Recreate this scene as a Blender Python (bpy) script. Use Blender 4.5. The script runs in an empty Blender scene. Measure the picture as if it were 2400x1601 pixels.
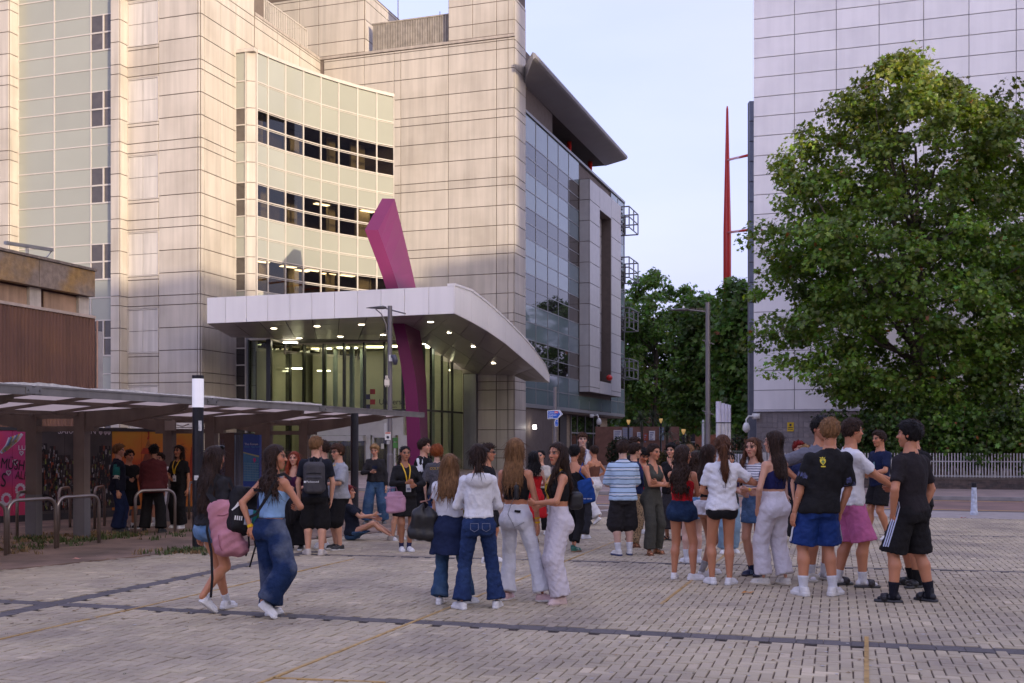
import bpy, math, random
import numpy as np
from mathutils import Matrix, Vector
SC = bpy.context.scene
COL = SC.collection
F, EYE, U0, V0, K = 2550.0, 1.6, 1200.0, 1039.0, 2400 / 2351.0   # focal length in photo pixels, eye height, horizon
cam_d = bpy.data.cameras.new('camera')
cam = bpy.data.objects.new('camera', cam_d)
COL.objects.link(cam)
cam.location = (0, 0, EYE)
cam.rotation_euler = (math.pi / 2, 0, 0)
cam_d.sensor_width = 36
cam_d.lens = F / 2400 * 36
cam_d.shift_y = (V0 - 800.5) / 2400
cam_d.clip_end = 3000
SC.camera = cam
SUN_EL, SUN_AZ = 8.0, 40.0            # azimuth measured from straight behind the camera towards the right
sv = Vector((math.sin(math.radians(SUN_AZ)) * math.cos(math.radians(SUN_EL)),
             -math.cos(math.radians(SUN_AZ)) * math.cos(math.radians(SUN_EL)), math.sin(math.radians(SUN_EL))))
world = bpy.data.worlds.new('World')
SC.world = world
world.use_nodes = True
wn, wl = world.node_tree.nodes, world.node_tree.links
for n in list(wn): wn.remove(n)
w_out = wn.new('ShaderNodeOutputWorld')
w_bg = wn.new('ShaderNodeBackground')
w_sky = wn.new('ShaderNodeTexSky')
w_sky.sky_type = 'NISHITA'
w_sky.sun_disc = False
w_sky.sun_elevation = math.radians(SUN_EL)
w_sky.sun_rotation = math.radians(180 - SUN_AZ)
w_sky.air_density, w_sky.dust_density, w_sky.ozone_density = 0.8, 7.5, 2.0
w_tc = wn.new('ShaderNodeTexCoord')
w_map = wn.new('ShaderNodeMapping'); w_map.inputs['Scale'].default_value = (1.6, 1.6, 5.0)
w_noi = wn.new('ShaderNodeTexNoise'); w_noi.inputs['Scale'].default_value = 1.7; w_noi.inputs['Detail'].default_value = 6
w_rng = wn.new('ShaderNodeMapRange'); w_rng.inputs[1].default_value = .3; w_rng.inputs[2].default_value = .75
w_rng.inputs[3].default_value = .36; w_rng.inputs[4].default_value = .46
w_mix = wn.new('ShaderNodeMix'); w_mix.data_type = 'RGBA'
w_mix.inputs['B'].default_value = (3.5, 3.3, 5.3, 1)
wl.new(w_tc.outputs['Generated'], w_map.inputs['Vector'])
wl.new(w_map.outputs['Vector'], w_noi.inputs['Vector'])
wl.new(w_noi.outputs['Fac'], w_rng.inputs[0])
wl.new(w_rng.outputs[0], w_mix.inputs['Factor'])
wl.new(w_sky.outputs['Color'], w_mix.inputs['A'])
wl.new(w_mix.outputs['Result'], w_bg.inputs['Color'])
w_bg.inputs['Strength'].default_value = 0.15
wl.new(w_bg.outputs['Background'], w_out.inputs['Surface'])
sun_d = bpy.data.lights.new('sun', 'SUN')
sun_d.energy = 1.85
sun_d.angle = math.radians(0.6)
sun_d.color = (1.0, .83, .61)
sun = bpy.data.objects.new('sun', sun_d)
COL.objects.link(sun)
sun.rotation_euler = sv.to_track_quat('Z', 'Y').to_euler()
vs = SC.view_settings
vs.view_transform = 'Standard'; vs.look = 'None'; vs.gamma = 1; vs.use_curve_mapping = False
vs.exposure = 1.55
SC.cycles.max_bounces = 8
SC.cycles.transparent_max_bounces = 12
SC.cycles.use_denoising = True
rnd = random.Random(7)
nrg = np.random.default_rng(11)
TH = math.radians(18.2)
E1 = np.array((math.cos(TH), -math.sin(TH)))     # along the fronts, to the right and nearer
E2 = np.array((math.sin(TH), math.cos(TH)))      # away from the camera
WM = {}
def px(u, v, Y): return (U0 * 0 + (u - U0) / F * Y, Y, EYE + (V0 - v) * Y / F)
def gpx(u, v):
    Y = EYE * F / (v - V0)
    return ((u - U0) / F * Y, Y)
def hit(u, O, X):
    """distance along a plan line O + s X that is seen in picture column u"""
    c = (u - U0) / F
    return (c * O[1] - O[0]) / (X[0] - c * X[1])
def tag(o, label=None, cat=None, group=None, kind=None):
    if label: o['label'] = label
    if cat: o['category'] = cat
    if group: o['group'] = group
    if kind: o['kind'] = kind
    return o
def link(o, world=None, parent=None):
    COL.objects.link(o)
    w = world if world is not None else Matrix.Identity(4)
    if parent is not None:
        o.parent = parent
        o.matrix_parent_inverse = WM[parent].inverted()
    o.matrix_basis = w
    WM[o] = w
    return o
def empty(name, loc, rz=0, **kw):
    o = bpy.data.objects.new(name, None)
    link(o, Matrix.Translation(loc) @ Matrix.Rotation(rz, 4, 'Z'))
    return tag(o, **kw)
def mesh_np(name, V, polys, mats, mi=None, smooth=False):
    me = bpy.data.meshes.new(name)
    V = np.asarray(V, np.float32).reshape(-1, 3)
    if isinstance(polys, np.ndarray):
        n, k = polys.shape
        loops = polys.astype(np.int32).ravel()
        starts = np.arange(n, dtype=np.int32) * k
    else:
        n = len(polys)
        lens = np.array([len(p) for p in polys], np.int32)
        loops = np.fromiter((i for p in polys for i in p), np.int32)
        starts = np.concatenate(([0], np.cumsum(lens)[:-1])).astype(np.int32) if n else np.zeros(0, np.int32)
    me.vertices.add(len(V)); me.vertices.foreach_set('co', V.ravel())
    me.loops.add(len(loops)); me.loops.foreach_set('vertex_index', loops)
    me.polygons.add(n); me.polygons.foreach_set('loop_start', starts)
    for m in (mats if isinstance(mats, (list, tuple)) else [mats]): me.materials.append(m)
    if mi is not None: me.polygons.foreach_set('material_index', np.asarray(mi, np.int32))
    me.polygons.foreach_set('use_smooth', np.full(n, bool(smooth)))
    me.update(calc_edges=True)
    me.validate()
    return me
def set_col(me, cols, name='Col'):
    a = me.color_attributes.new(name, 'FLOAT_COLOR', 'POINT')
    c = np.ones((len(me.vertices), 4), np.float32); c[:, :3] = cols
    a.data.foreach_set('color', c.ravel())
class MB:
    """collects boxes, tubes, prisms into one mesh"""
    def __init__(s): s.v = []; s.f = []; s.m = []
    def add(s, V, Fc, m=0):
        b = len(s.v)
        s.v.extend([tuple(map(float, p)) for p in V])
        s.f.extend([tuple(b + i for i in f) for f in Fc]); s.m.extend([m] * len(Fc))
        return s
    def hexa(s, P, m=0):      # 8 points: bottom ring 0-3, top ring 4-7
        return s.add(P, [(3, 2, 1, 0), (4, 5, 6, 7), (0, 1, 5, 4), (1, 2, 6, 5), (2, 3, 7, 6), (3, 0, 4, 7)], m)
    def box(s, c, d, m=0, R=None):
        hx, hy, hz = d[0] / 2, d[1] / 2, d[2] / 2
        P = [Vector(p) for p in ((-hx, -hy, -hz), (hx, -hy, -hz), (hx, hy, -hz), (-hx, hy, -hz), (-hx, -hy, hz), (hx, -hy, hz), (hx, hy, hz), (-hx, hy, hz))]
        if R is not None: P = [R @ p for p in P]
        return s.hexa([p + Vector(c) for p in P], m)
    def bar(s, a, b, w, h, m=0, up=(0, 0, 1)):
        a, b = Vector(a), Vector(b); d = (b - a).normalized(); up = Vector(up)
        x = d.cross(up)
        if x.length < 1e-4: x = d.cross(Vector((1, 0, 0)))
        x.normalize(); z = x.cross(d)
        x = x * w / 2; z = z * h / 2
        return s.hexa([a - x - z, a + x - z, b + x - z, b - x - z, a - x + z, a + x + z, b + x + z, b - x + z], m)
    def tube(s, pts, r, n=10, m=0, cap=True):
        pts = [Vector(p) for p in pts]
        rs = r if isinstance(r, (list, tuple)) else [r] * len(pts)
        V = []; Fc = []
        t0 = (pts[1] - pts[0]).normalized()
        ref = Vector((0, 0, 1)) if abs(t0.z) < .9 else Vector((1, 0, 0))
        x = t0.cross(ref).normalized()
        for i, p in enumerate(pts):
            t = (pts[min(i + 1, len(pts) - 1)] - pts[max(i - 1, 0)]).normalized()
            x = (x - t * x.dot(t)).normalized(); y = t.cross(x)
            for k in range(n):
                a = 2 * math.pi * k / n
                V.append(p + x * math.cos(a) * rs[i] + y * math.sin(a) * rs[i])
        for i in range(len(pts) - 1):
            for k in range(n):
                k2 = (k + 1) % n
                Fc.append((i * n + k, i * n + k2, (i + 1) * n + k2, (i + 1) * n + k))
        if cap:
            Fc.append(tuple(range(n))[::-1]); Fc.append(tuple((len(pts) - 1) * n + k for k in range(n)))
        return s.add(V, Fc, m)
    def prism(s, poly, z0, z1, m=0):    # poly: plan points counter-clockwise; z0/z1 numbers or lists
        n = len(poly)
        a = z0 if isinstance(z0, (list, tuple)) else [z0] * n
        b = z1 if isinstance(z1, (list, tuple)) else [z1] * n
        V = [(p[0], p[1], a[i]) for i, p in enumerate(poly)] + [(p[0], p[1], b[i]) for i, p in enumerate(poly)]
        Fc = [tuple(range(n))[::-1], tuple(range(n, 2 * n))] + [(i, (i + 1) % n, n + (i + 1) % n, n + i) for i in range(n)]
        return s.add(V, Fc, m)
    def build(s, name, mats, parent=None, world=None, smooth=False):
        me = mesh_np(name, np.array(s.v, np.float32), s.f, mats, s.m, smooth)
        return link(bpy.data.objects.new(name, me), world, parent)
def nodes_of(m):
    m.use_nodes = True
    nt = m.node_tree
    return nt.nodes, nt.links, nt.nodes['Principled BSDF']
_mc = {}
def mat(name, base, rough=.6, metal=0., var=.12, vscale=3., stretch=(1, 1, 1), bump=0., bscale=60., objvar=0., local=False,
        spec=.5, coat=0., attr=None, streak=0., dirt=None, dirt_amt=.4, dirt_scale=1.5, emit=None, estr=0., bstretch=None):
    if name in _mc: return _mc[name]
    m = bpy.data.materials.new(name); N, L, P = nodes_of(m)
    P.inputs['Roughness'].default_value = rough
    P.inputs['Metallic'].default_value = metal
    P.inputs['Specular IOR Level'].default_value = spec
    P.inputs['Coat Weight'].default_value = coat
    P.inputs['Coat Roughness'].default_value = .05
    if local:
        tc = N.new('ShaderNodeTexCoord'); vec = tc.outputs['Object']
    else:
        g = N.new('ShaderNodeNewGeometry'); vec = g.outputs['Position']
    def noise(scale, st, detail=4):
        mp = N.new('ShaderNodeMapping'); mp.inputs['Scale'].default_value = st
        L.new(vec, mp.inputs['Vector'])
        t = N.new('ShaderNodeTexNoise'); t.inputs['Scale'].default_value = scale; t.inputs['Detail'].default_value = detail
        L.new(mp.outputs['Vector'], t.inputs['Vector'])
        return t.outputs['Fac']
    def rng(x, a, b, lo=.3, hi=.7):
        r = N.new('ShaderNodeMapRange'); r.inputs[1].default_value = lo; r.inputs[2].default_value = hi
        r.inputs[3].default_value = a; r.inputs[4].default_value = b
        L.new(x, r.inputs[0]); return r.outputs[0]
    def mul(x, y):
        q = N.new('ShaderNodeMath'); q.operation = 'MULTIPLY'
        for i, s in enumerate((x, y)):
            if isinstance(s, (int, float)): q.inputs[i].default_value = s
            else: L.new(s, q.inputs[i])
        return q.outputs[0]
    val = rng(noise(vscale, stretch), 1 - var, 1 + var)
    if streak: val = mul(val, rng(noise(2.2, (1.6, 1.6, .09), 5), 1 - streak, 1.0, .35, .6))
    if objvar:
        oi = N.new('ShaderNodeObjectInfo'); val = mul(val, rng(oi.outputs['Random'], 1 - objvar, 1 + objvar, 0, 1))
    if attr:
        a = N.new('ShaderNodeAttribute'); a.attribute_name = attr; colsrc = a.outputs['Color']
    else:
        c = N.new('ShaderNodeRGB'); c.outputs[0].default_value = (*base, 1); colsrc = c.outputs[0]
    if dirt:
        mx = N.new('ShaderNodeMix'); mx.data_type = 'RGBA'; mx.inputs['B'].default_value = (*dirt, 1)
        L.new(colsrc, mx.inputs['A']); L.new(rng(noise(dirt_scale, (1, 1, 1), 7), 0, dirt_amt, .45, .68), mx.inputs['Factor'])
        colsrc = mx.outputs['Result']
    sc = N.new('ShaderNodeVectorMath'); sc.operation = 'SCALE'
    L.new(colsrc, sc.inputs[0]); L.new(val, sc.inputs['Scale'])
    L.new(sc.outputs[0], P.inputs['Base Color'])
    if bump:
        b = N.new('ShaderNodeBump'); b.inputs['Strength'].default_value = bump; b.inputs['Distance'].default_value = .02
        L.new(noise(bscale, bstretch or stretch, 5), b.inputs['Height']); L.new(b.outputs[0], P.inputs['Normal'])
    if emit:
        P.inputs['Emission Color'].default_value = (*emit, 1); P.inputs['Emission Strength'].default_value = estr
    _mc[name] = m
    return m
def glass(name, tint=(.75, .85, .8), gloss=(1, 1, 1), transp=.8, rough=.01, ior=1.6):
    """architectural pane: part see-through and tinted, part mirror (more of it at grazing angles)"""
    if name in _mc: return _mc[name]
    m = bpy.data.materials.new(name); m.use_nodes = True
    N, L = m.node_tree.nodes, m.node_tree.links
    for n in list(N): N.remove(n)
    out = N.new('ShaderNodeOutputMaterial')
    tr = N.new('ShaderNodeBsdfTransparent'); tr.inputs[0].default_value = (*[t * transp for t in tint], 1)
    gl = N.new('ShaderNodeBsdfGlossy'); gl.inputs[0].default_value = (*gloss, 1); gl.inputs['Roughness'].default_value = rough
    fr = N.new('ShaderNodeFresnel'); fr.inputs[0].default_value = ior
    mx = N.new('ShaderNodeMixShader')
    ge = N.new('ShaderNodeNewGeometry'); iv = N.new('ShaderNodeMath'); iv.operation = 'SUBTRACT'; iv.inputs[0].default_value = 1; L.new(ge.outputs['Backfacing'], iv.inputs[1])
    ml = N.new('ShaderNodeMath'); ml.operation = 'MULTIPLY'; L.new(iv.outputs[0], ml.inputs[0]); L.new(fr.outputs[0], ml.inputs[1])
    L.new(ml.outputs[0], mx.inputs[0]); L.new(tr.outputs[0], mx.inputs[1]); L.new(gl.outputs[0], mx.inputs[2])
    L.new(mx.outputs[0], out.inputs['Surface'])
    _mc[name] = m
    return m
def emis(name, col, s):
    if name in _mc: return _mc[name]
    m = bpy.data.materials.new(name); N, L, P = nodes_of(m)
    P.inputs['Base Color'].default_value = (*col, 1)
    P.inputs['Emission Color'].default_value = (*col, 1); P.inputs['Emission Strength'].default_value = s
    _mc[name] = m
    return m
class Frame:
    """a facade plane: origin in plan, X along it, N towards the outside"""
    def __init__(s, O, X):
        s.O = np.array(O, float); s.X = np.array(X, float) / np.hypot(*X); s.N = np.array((s.X[1], -s.X[0]))
    def M(s, a, z, d=0):
        p = s.O + s.X * a + s.N * d
        return Matrix(((s.X[0], -s.N[0], 0, p[0]), (s.X[1], -s.N[1], 0, p[1]), (0, 0, 1, z), (0, 0, 0, 1)))
    def P(s, a, z, d=0):
        p = s.O + s.X * a + s.N * d
        return (p[0], p[1], z)
    def s_at(s, u): return hit(u, s.O, s.X)
    def z_at(s, u, v):
        a = s.s_at(u); Y = s.O[1] + s.X[1] * a
        return EYE + (V0 - v) * Y / F
_bc = {}
def boxmesh(w, t, h, m, bev=0.):
    key = (round(w, 3), round(t, 3), round(h, 3), m.name, bev)
    if key not in _bc:
        if bev:
            b = bev
            V = [(0, 0, 0), (w, 0, 0), (w, 0, h), (0, 0, h), (0, -t + b, 0), (w, -t + b, 0), (w, -t + b, h), (0, -t + b, h), (b, -t, b), (w - b, -t, b), (w - b, -t, h - b), (b, -t, h - b)]
            Fc = [(8, 9, 10, 11), (4, 5, 9, 8), (5, 6, 10, 9), (6, 7, 11, 10), (7, 4, 8, 11), (0, 1, 5, 4), (1, 2, 6, 5), (2, 3, 7, 6), (3, 0, 4, 7)]
        else:
            V = [(0, -t, 0), (w, -t, 0), (w, 0, 0), (0, 0, 0), (0, -t, h), (w, -t, h), (w, 0, h), (0, 0, h)]
            Fc = [(3, 2, 1, 0), (4, 5, 6, 7), (0, 1, 5, 4), (1, 2, 6, 5), (2, 3, 7, 6), (3, 0, 4, 7)]
        _bc[key] = mesh_np('panel', V, Fc, m)
    return _bc[key]
def panel(parent, name, fr, a0, a1, z0, z1, m, t=.05, gap=.02, d=0., bev=0.):
    w, h = a1 - a0 - 2 * gap, z1 - z0 - 2 * gap
    if w < .01 or h < .01: return None
    o = bpy.data.objects.new(name, boxmesh(w, t, h, m, bev))
    return link(o, fr.M(a0 + gap, z0 + gap, d), parent)
def fbox(mb, fr, a0, a1, z0, z1, d0, d1, m=0):
    """box on a facade between depths d0 < d1 (outwards)"""
    return mb.hexa([fr.P(a0, z0, d1), fr.P(a1, z0, d1), fr.P(a1, z0, d0), fr.P(a0, z0, d0),
                    fr.P(a0, z1, d1), fr.P(a1, z1, d1), fr.P(a1, z1, d0), fr.P(a0, z1, d0)], m)
def text(name, s, size, world, m, parent=None, ext=.002, align='LEFT', space=1.):
    c = bpy.data.curves.new(name, 'FONT'); c.body = s; c.size = size; c.extrude = ext; c.align_x = align; c.space_character = space
    c.materials.append(m)
    tmp = bpy.data.objects.new(name, c)
    me = bpy.data.meshes.new_from_object(tmp)
    bpy.data.objects.remove(tmp); bpy.data.curves.remove(c)
    if not me.materials: me.materials.append(m)
    return link(bpy.data.objects.new(name, me), world, parent)
UPRIGHT = Matrix.Rotation(math.pi / 2, 4, 'X')
M_bed = mat('joint_sand', (.15, .112, .085), .95, var=.35, vscale=9)
M_pav = mat('paver_concrete', (.27, .245, .24), .85, var=.10, vscale=1.1, bump=.35, bscale=140, attr='Col', dirt=(.19, .155, .135), dirt_amt=.6, dirt_scale=.8)
M_dark = mat('dark_paver', (.105, .092, .09), .8, var=.2, vscale=20, bump=.3, bscale=120, objvar=.12)
M_brass = mat('brass_inlay', (.43, .27, .09), .5, .2, var=.25, vscale=12)
M_gnd = mat('ground_far', (.25, .21, .19), .9, var=.2, vscale=.6, bump=.2, bscale=30)
M_dirt = mat('dirty_asphalt', (.235, .16, .118), .95, var=.3, vscale=1.6, bump=.5, bscale=90, dirt=(.1, .075, .055), dirt_amt=.7, dirt_scale=1.1)
M_road = mat('red_road', (.24, .15, .125), .9, var=.15, vscale=1.4, bump=.3, bscale=80, dirt=(.1, .08, .075), dirt_amt=.5, dirt_scale=.5)
M_gran = mat('granite_edge', (.33, .29, .265), .85, var=.14, vscale=4, bump=.2, bscale=90)
M_kerb = mat('kerb_stone', (.25, .235, .23), .85, var=.15, vscale=3)
M_yel = mat('yellow_line', (.42, .27, .07), .8, var=.3, vscale=9)
M_joint = mat('panel_joint', (.13, .10, .085), .8)
g = MB(); g.add([(-500, -500, -.06), (500, -500, -.06), (500, 900, -.06), (-500, 900, -.06)], [(0, 1, 2, 3)])
tag(g.build('ground', M_gnd), kind='structure')
PA = math.radians(16.6)
GX, GY = np.array((math.cos(PA), -math.sin(PA))), np.array((math.sin(PA), math.cos(PA)))
PO = np.array((0., 7.))
LA, LB = np.array(gpx(0, 1336)), np.array(gpx(460, 1290))          # edge of the dirty strip under the shelter
ld = (LB - LA) / np.linalg.norm(LB - LA); ln = np.array((-ld[1], ld[0]))
R0 = np.array((10.6, 25.8))                                         # near edge of the road
g = MB()
g.add([(-40, -12, -.016), (40, -12, -.016), (40, 40, -.016), (-40, 40, -.016)], [(0, 1, 2, 3)])
plaza = tag(g.build('plaza_paving', M_bed), kind='structure')
bands = []     # (start, end, width): the lines of charcoal sets
def band_pts(p, q, w): bands.append((np.array(gpx(*p)), np.array(gpx(*q)), w))
band_pts((-600, 1379), (3000, 1558), .20)
band_pts((-60, 1453), (735, 1291.5), .21)
band_pts((600, 1296), (2460, 1342), .10)
band_pts((560, 1228), (2460, 1259), .09)
golds = [(np.array(gpx(*p)), np.array(gpx(*q))) for p, q in (((590, 1609), (1450, 1265.5)), ((1549, 1416), (1745, 1266)), ((2031, 1493), (2031, 1625)), ((-60, 1512), (830, 1310)), ((641, 1589), (905, 1600)))]
def seg_dist(P, a, b):
    d = b - a; L = np.linalg.norm(d); d = d / L
    t = (P - a) @ d
    n = np.abs((P - a) @ np.array((-d[1], d[0])))
    return np.where((t > -.05) & (t < L + .05), n, 9.)
W = .088
ii, jj = np.meshgrid(np.arange(-190, 190), np.arange(-40, 230), indexing='ij')
ii, jj = ii.ravel(), jj.ravel()
k4 = (ii - jj) % 4
def paver_set(sel, lx, ly):
    x0, y0 = ii[sel] * W, jj[sel] * W
    return np.stack([x0 + lx * W / 2, y0 + ly * W / 2], 1), np.tile((lx * W / 2 - .003, ly * W / 2 - .003), (sel.sum(), 1))
c1, h1 = paver_set(k4 == 0, 2, 1); c2, h2 = paver_set(k4 == 3, 1, 2)
h1[:, 0] -= .0015; h2[:, 0] -= .0022; h1 -= nrg.uniform(0, .0012, h1.shape); h2 -= nrg.uniform(0, .0012, h2.shape)          # the wide joints run away from the camera
pc = np.vstack([c1, c2]); ph = np.vstack([h1, h2])
pw = PO + pc[:, :1] * GX + pc[:, 1:] * GY
ok = (pw[:, 1] > 5.6) & (pw[:, 1] < 23.5) & (np.abs(pw[:, 0]) < .5 * pw[:, 1] + 4)
ok &= ((pw - LA) @ ln) < -.1
ok &= ((pw - R0) @ E2) < -2.75
for a, b, w in bands: ok &= seg_dist(pw, a, b) > w / 2 + .015
pc, ph, pw = pc[ok], ph[ok], pw[ok]
up = U0 + pw[:, 0] / pw[:, 1] * F
vis = (up > 0) & (up < 2400) & (EYE * F / pw[:, 1] + V0 < 1604)
order = np.argsort(np.where(vis, pw[:, 1], 99))
near, rest = order[:300], order[300:]
n = len(pw)
patch = .5 + .5 * np.sin(pw[:, 0] * 1.3 + 2 * np.sin(pw[:, 1] * .7)) * np.sin(pw[:, 1] * .9 + 1)
tone = (.88 + .2 * nrg.random(n) + .09 * patch) * np.where(nrg.random(n) < .025, 1.28, 1)
tint = np.stack([.42 * tone, .347 * tone * (.99 + .02 * nrg.random(n)), .238 * tone * (.98 + .05 * nrg.random(n))], 1)
dz = nrg.normal(0, .0016, n)
def paver_geo(idx, bev=.004):
    m = len(idx); V = np.zeros((m, 12, 3), np.float32)
    sx = np.array((-1, 1, 1, -1)); sy = np.array((-1, -1, 1, 1))
    for r, (ins, z) in enumerate(((0, -.015), (0, -bev), (bev, 0))):
        lx = (ph[idx, :1] - ins) * sx; ly = (ph[idx, 1:] - ins) * sy
        wx = pw[idx, :1] + lx * GX[0] + ly * GY[0]; wy = pw[idx, 1:] + lx * GX[1] + ly * GY[1]
        V[:, r * 4:r * 4 + 4, 0] = wx; V[:, r * 4:r * 4 + 4, 1] = wy
        V[:, r * 4:r * 4 + 4, 2] = z + dz[idx][:, None] + (nrg.normal(0, .0006, (m, 4)) if z > -.01 else 0)
    q = [(8, 9, 10, 11)] + [(a + i, a + (i + 1) % 4, a + 4 + (i + 1) % 4, a + 4 + i) for a in (0, 4) for i in range(4)]
    Fc = (np.arange(m)[:, None, None] * 12 + np.array(q)[None]).reshape(-1, 4)
    return V.reshape(-1, 3), Fc, np.repeat(tint[idx], 12, 0)
V, Fc, Cc = paver_geo(rest)
me = mesh_np('paver_field', V, Fc, M_pav); set_col(me, Cc)
tag(link(bpy.data.objects.new('paver_field', me), parent=plaza), kind='stuff')
for i in near:
    V, Fc, Cc = paver_geo(np.array([i]))
    me = mesh_np('paver', V, Fc, M_pav); set_col(me, Cc)
    link(bpy.data.objects.new('paver', me), parent=plaza)
for bi, (a, b, w) in enumerate(bands):
    d = (b - a); L = np.linalg.norm(d); d = d / L
    fr = Frame(a, d); nset = int(L / .212)
    if bi < 2:
        for i in range(nset):
            c = a + d * (i + .5) * .212
            if abs(c[0]) > .5 * c[1] + 3: continue
            o = bpy.data.objects.new('dark_paver', boxmesh(.207, w, .012, M_dark))
            link(o, fr.M(i * .212, -.012, -w / 2) @ Matrix.Translation((0, 0, rnd.uniform(-.001, .001))), plaza)
    else:
        g = MB()
        for i in range(nset): fbox(g, fr, i * .212, i * .212 + .207, -.012, rnd.uniform(-.001, .001), -w / 2, w / 2)
        tag(g.build('dark_band', M_dark, plaza), kind='stuff')
for a, b in golds:
    d = (b - a); L = np.linalg.norm(d); fr = Frame(a, d / L); t = 0
    g = MB()
    while t < L:
        l = min(rnd.uniform(.7, 1.4), L - t)
        fbox(g, fr, t, t + l - .004, -.012, .005, -.016, .016); t += l
    g.build('brass_strip', M_brass, plaza)
p0, p1 = LA - ld * 12, LA + ld * 16.5
g = MB(); q = [p0, p1, p1 + ln * 16, p0 + ln * 16]
g.prism([tuple(p) for p in q], -.015, .002)
tag(g.build('path', M_dirt), kind='structure')
RF = Frame(R0, E1)
def strip(name, t0, t1, m, z, s0=-70, s1=30, par=None):
    P = [R0 + E1 * s0 + E2 * t0, R0 + E1 * s1 + E2 * t0, R0 + E1 * s1 + E2 * t1, R0 + E1 * s0 + E2 * t1]
    g = MB(); g.prism([tuple(p) for p in P], z - .1, z)
    o = g.build(name, m, par)
    if par is None: tag(o, kind='structure')
    return o
strip('pavement', -2.7, -.25, M_gran, .0)
strip('kerb', -.25, 0, mat('gutter', (.09, .085, .085), .8, var=.2), .004)
road = strip('road', 0, 5.2, M_road, -.006)
strip('road_marking', .35, .45, M_yel, -.002, par=road)
strip('road_marking', 4.75, 4.85, M_yel, -.002, par=road)
strip('kerb', 5.2, 5.35, M_kerb, .1)
strip('footpath', 5.35, 60, mat('red_footpath', (.30, .225, .2), .9, var=.16, vscale=1.2, bump=.25, bscale=70, dirt=(.15, .12, .11), dirt_amt=.5), .096)
M_weed = mat('weed_leaf', (.06, .085, .02), .7, var=.4, vscale=20)
M_dry = mat('dry_grass', (.23, .15, .07), .8, var=.4, vscale=20)
def tufts(name, pts, h, nb, m):
    V = []; Fc = []
    for (x, y) in pts:
        for k in range(nb):
            a = rnd.uniform(0, 6.28); r = rnd.uniform(0, h * .9); hh = h * rnd.uniform(.4, 1)
            bx, by = x + rnd.gauss(0, h * .5), y + rnd.gauss(0, h * .5); w = h * .13
            c, s = math.cos(a), math.sin(a); b = len(V)
            V += [(bx - s * w, by + c * w, .001), (bx + s * w, by - c * w, .001), (bx + c * r * .5 + s * w * .7, by + s * r * .5 - c * w * .7, hh * .7), (bx + c * r * .5 - s * w * .7, by + s * r * .5 + c * w * .7, hh * .7), (bx + c * r, by + s * r, hh)]
            Fc += [(b, b + 1, b + 2, b + 3), (b + 3, b + 2, b + 4)]
    me = mesh_np(name, V, Fc, m); return tag(link(bpy.data.objects.new(name, me)), kind='stuff')
pts = []
for _ in range(420):
    i = rnd.randrange(n); p = pw[i] + GX * ph[i][0] * rnd.choice((-1, 1)) + GY * ph[i][1] * rnd.uniform(-1, 1)
    if p[1] < 17 and (p[0] > 0 or rnd.random() < .35): pts.append(p)
tufts('moss', pts, .016, 5, M_weed)
def around(u, v, k, r):
    x, y = gpx(u, v); return [(x + rnd.gauss(0, r), y + rnd.gauss(0, r)) for _ in range(k)]
pts = around(462, 1292, 30, .16) + around(430, 1294, 14, .25) + around(70, 1265, 16, .2) + around(190, 1268, 22, .22) + around(20, 1290, 10, .2) + around(240, 1258, 20, .3) + around(330, 1258, 14, .3) + around(120, 1275, 12, .35) + around(450, 1250, 20, .3) + around(680, 1265, 24, .22) + around(1960, 1262, 2, .3)
tufts('weeds', pts, .085, 9, M_weed)
pts = around(130, 1262, 40, .5) + around(60, 1290, 18, .35) + around(240, 1255, 30, .45) + around(420, 1297, 16, .25) + around(330, 1250, 14, .4)
tufts('dry_grass', pts, .07, 10, M_dry)
V = []; Fc = []
for _ in range(170):
    x, y = gpx(rnd.uniform(0, 700), rnd.uniform(1290, 1470)) if rnd.random() < .75 else gpx(rnd.uniform(700, 2400), rnd.uniform(1250, 1590))
    s = rnd.uniform(.008, .028); a = rnd.uniform(0, 6.28); b = len(V); c, t = math.cos(a) * s, math.sin(a) * s
    V += [(x - c, y - t, .004), (x + t * .5, y - c * .5, .007), (x + c, y + t, .006), (x - t * .5, y + c * .5, .012)]; Fc.append((b, b + 1, b + 2, b + 3))
tag(link(bpy.data.objects.new('fallen_leaves', mesh_np('fallen_leaves', V, Fc, M_dry))), kind='stuff')
for (u, v, m, lab) in ((1752, 1392, mat('leaf_orange', (.42, .17, .03), .7), 'curled orange leaf lying on the grey pavers near white trousers'), (2258, 1215, mat('leaf_red', (.3, .06, .03), .7), 'small red leaf lying beside the white bollard'), (180, 1312, mat('wrapper', (.7, .3, .22), .5), 'crumpled pink and white wrapper on the dirty ground by cycle racks')):
    x, y = gpx(u, v); g = MB()
    g.add([(x - .07, y, .006), (x - .02, y - .03, .02), (x + .03, y - .02, .012), (x + .08, y + .01, .03), (x + .02, y + .04, .015), (x - .03, y + .03, .03)], [(0, 1, 5), (1, 2, 4, 5), (2, 3, 4)])
    tag(g.build('litter', m), lab, 'litter')
V = []; Fc = []
for _ in range(150):
    x, y = gpx(rnd.uniform(100, 2400), rnd.uniform(1270, 1600)); s = rnd.uniform(.006, .02); b = len(V)
    V += [(x + s * math.cos(t) * rnd.uniform(.7, 1.2), y + s * math.sin(t) * rnd.uniform(.7, 1.2), .0045) for t in np.linspace(0, 5.6, 8)]; Fc.append(tuple(range(b, b + 8)))
tag(link(bpy.data.objects.new('gum_spots', mesh_np('gum_spots', V, Fc, mat('gum', (.46, .43, .41), .8, var=.4, vscale=3)))), kind='stuff')
M_clad = mat('cladding', (.49, .44, .385), .5, .0, var=.04, vscale=.5, streak=.16, objvar=.055, dirt=(.26, .22, .17), dirt_amt=.38, dirt_scale=.35)
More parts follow.
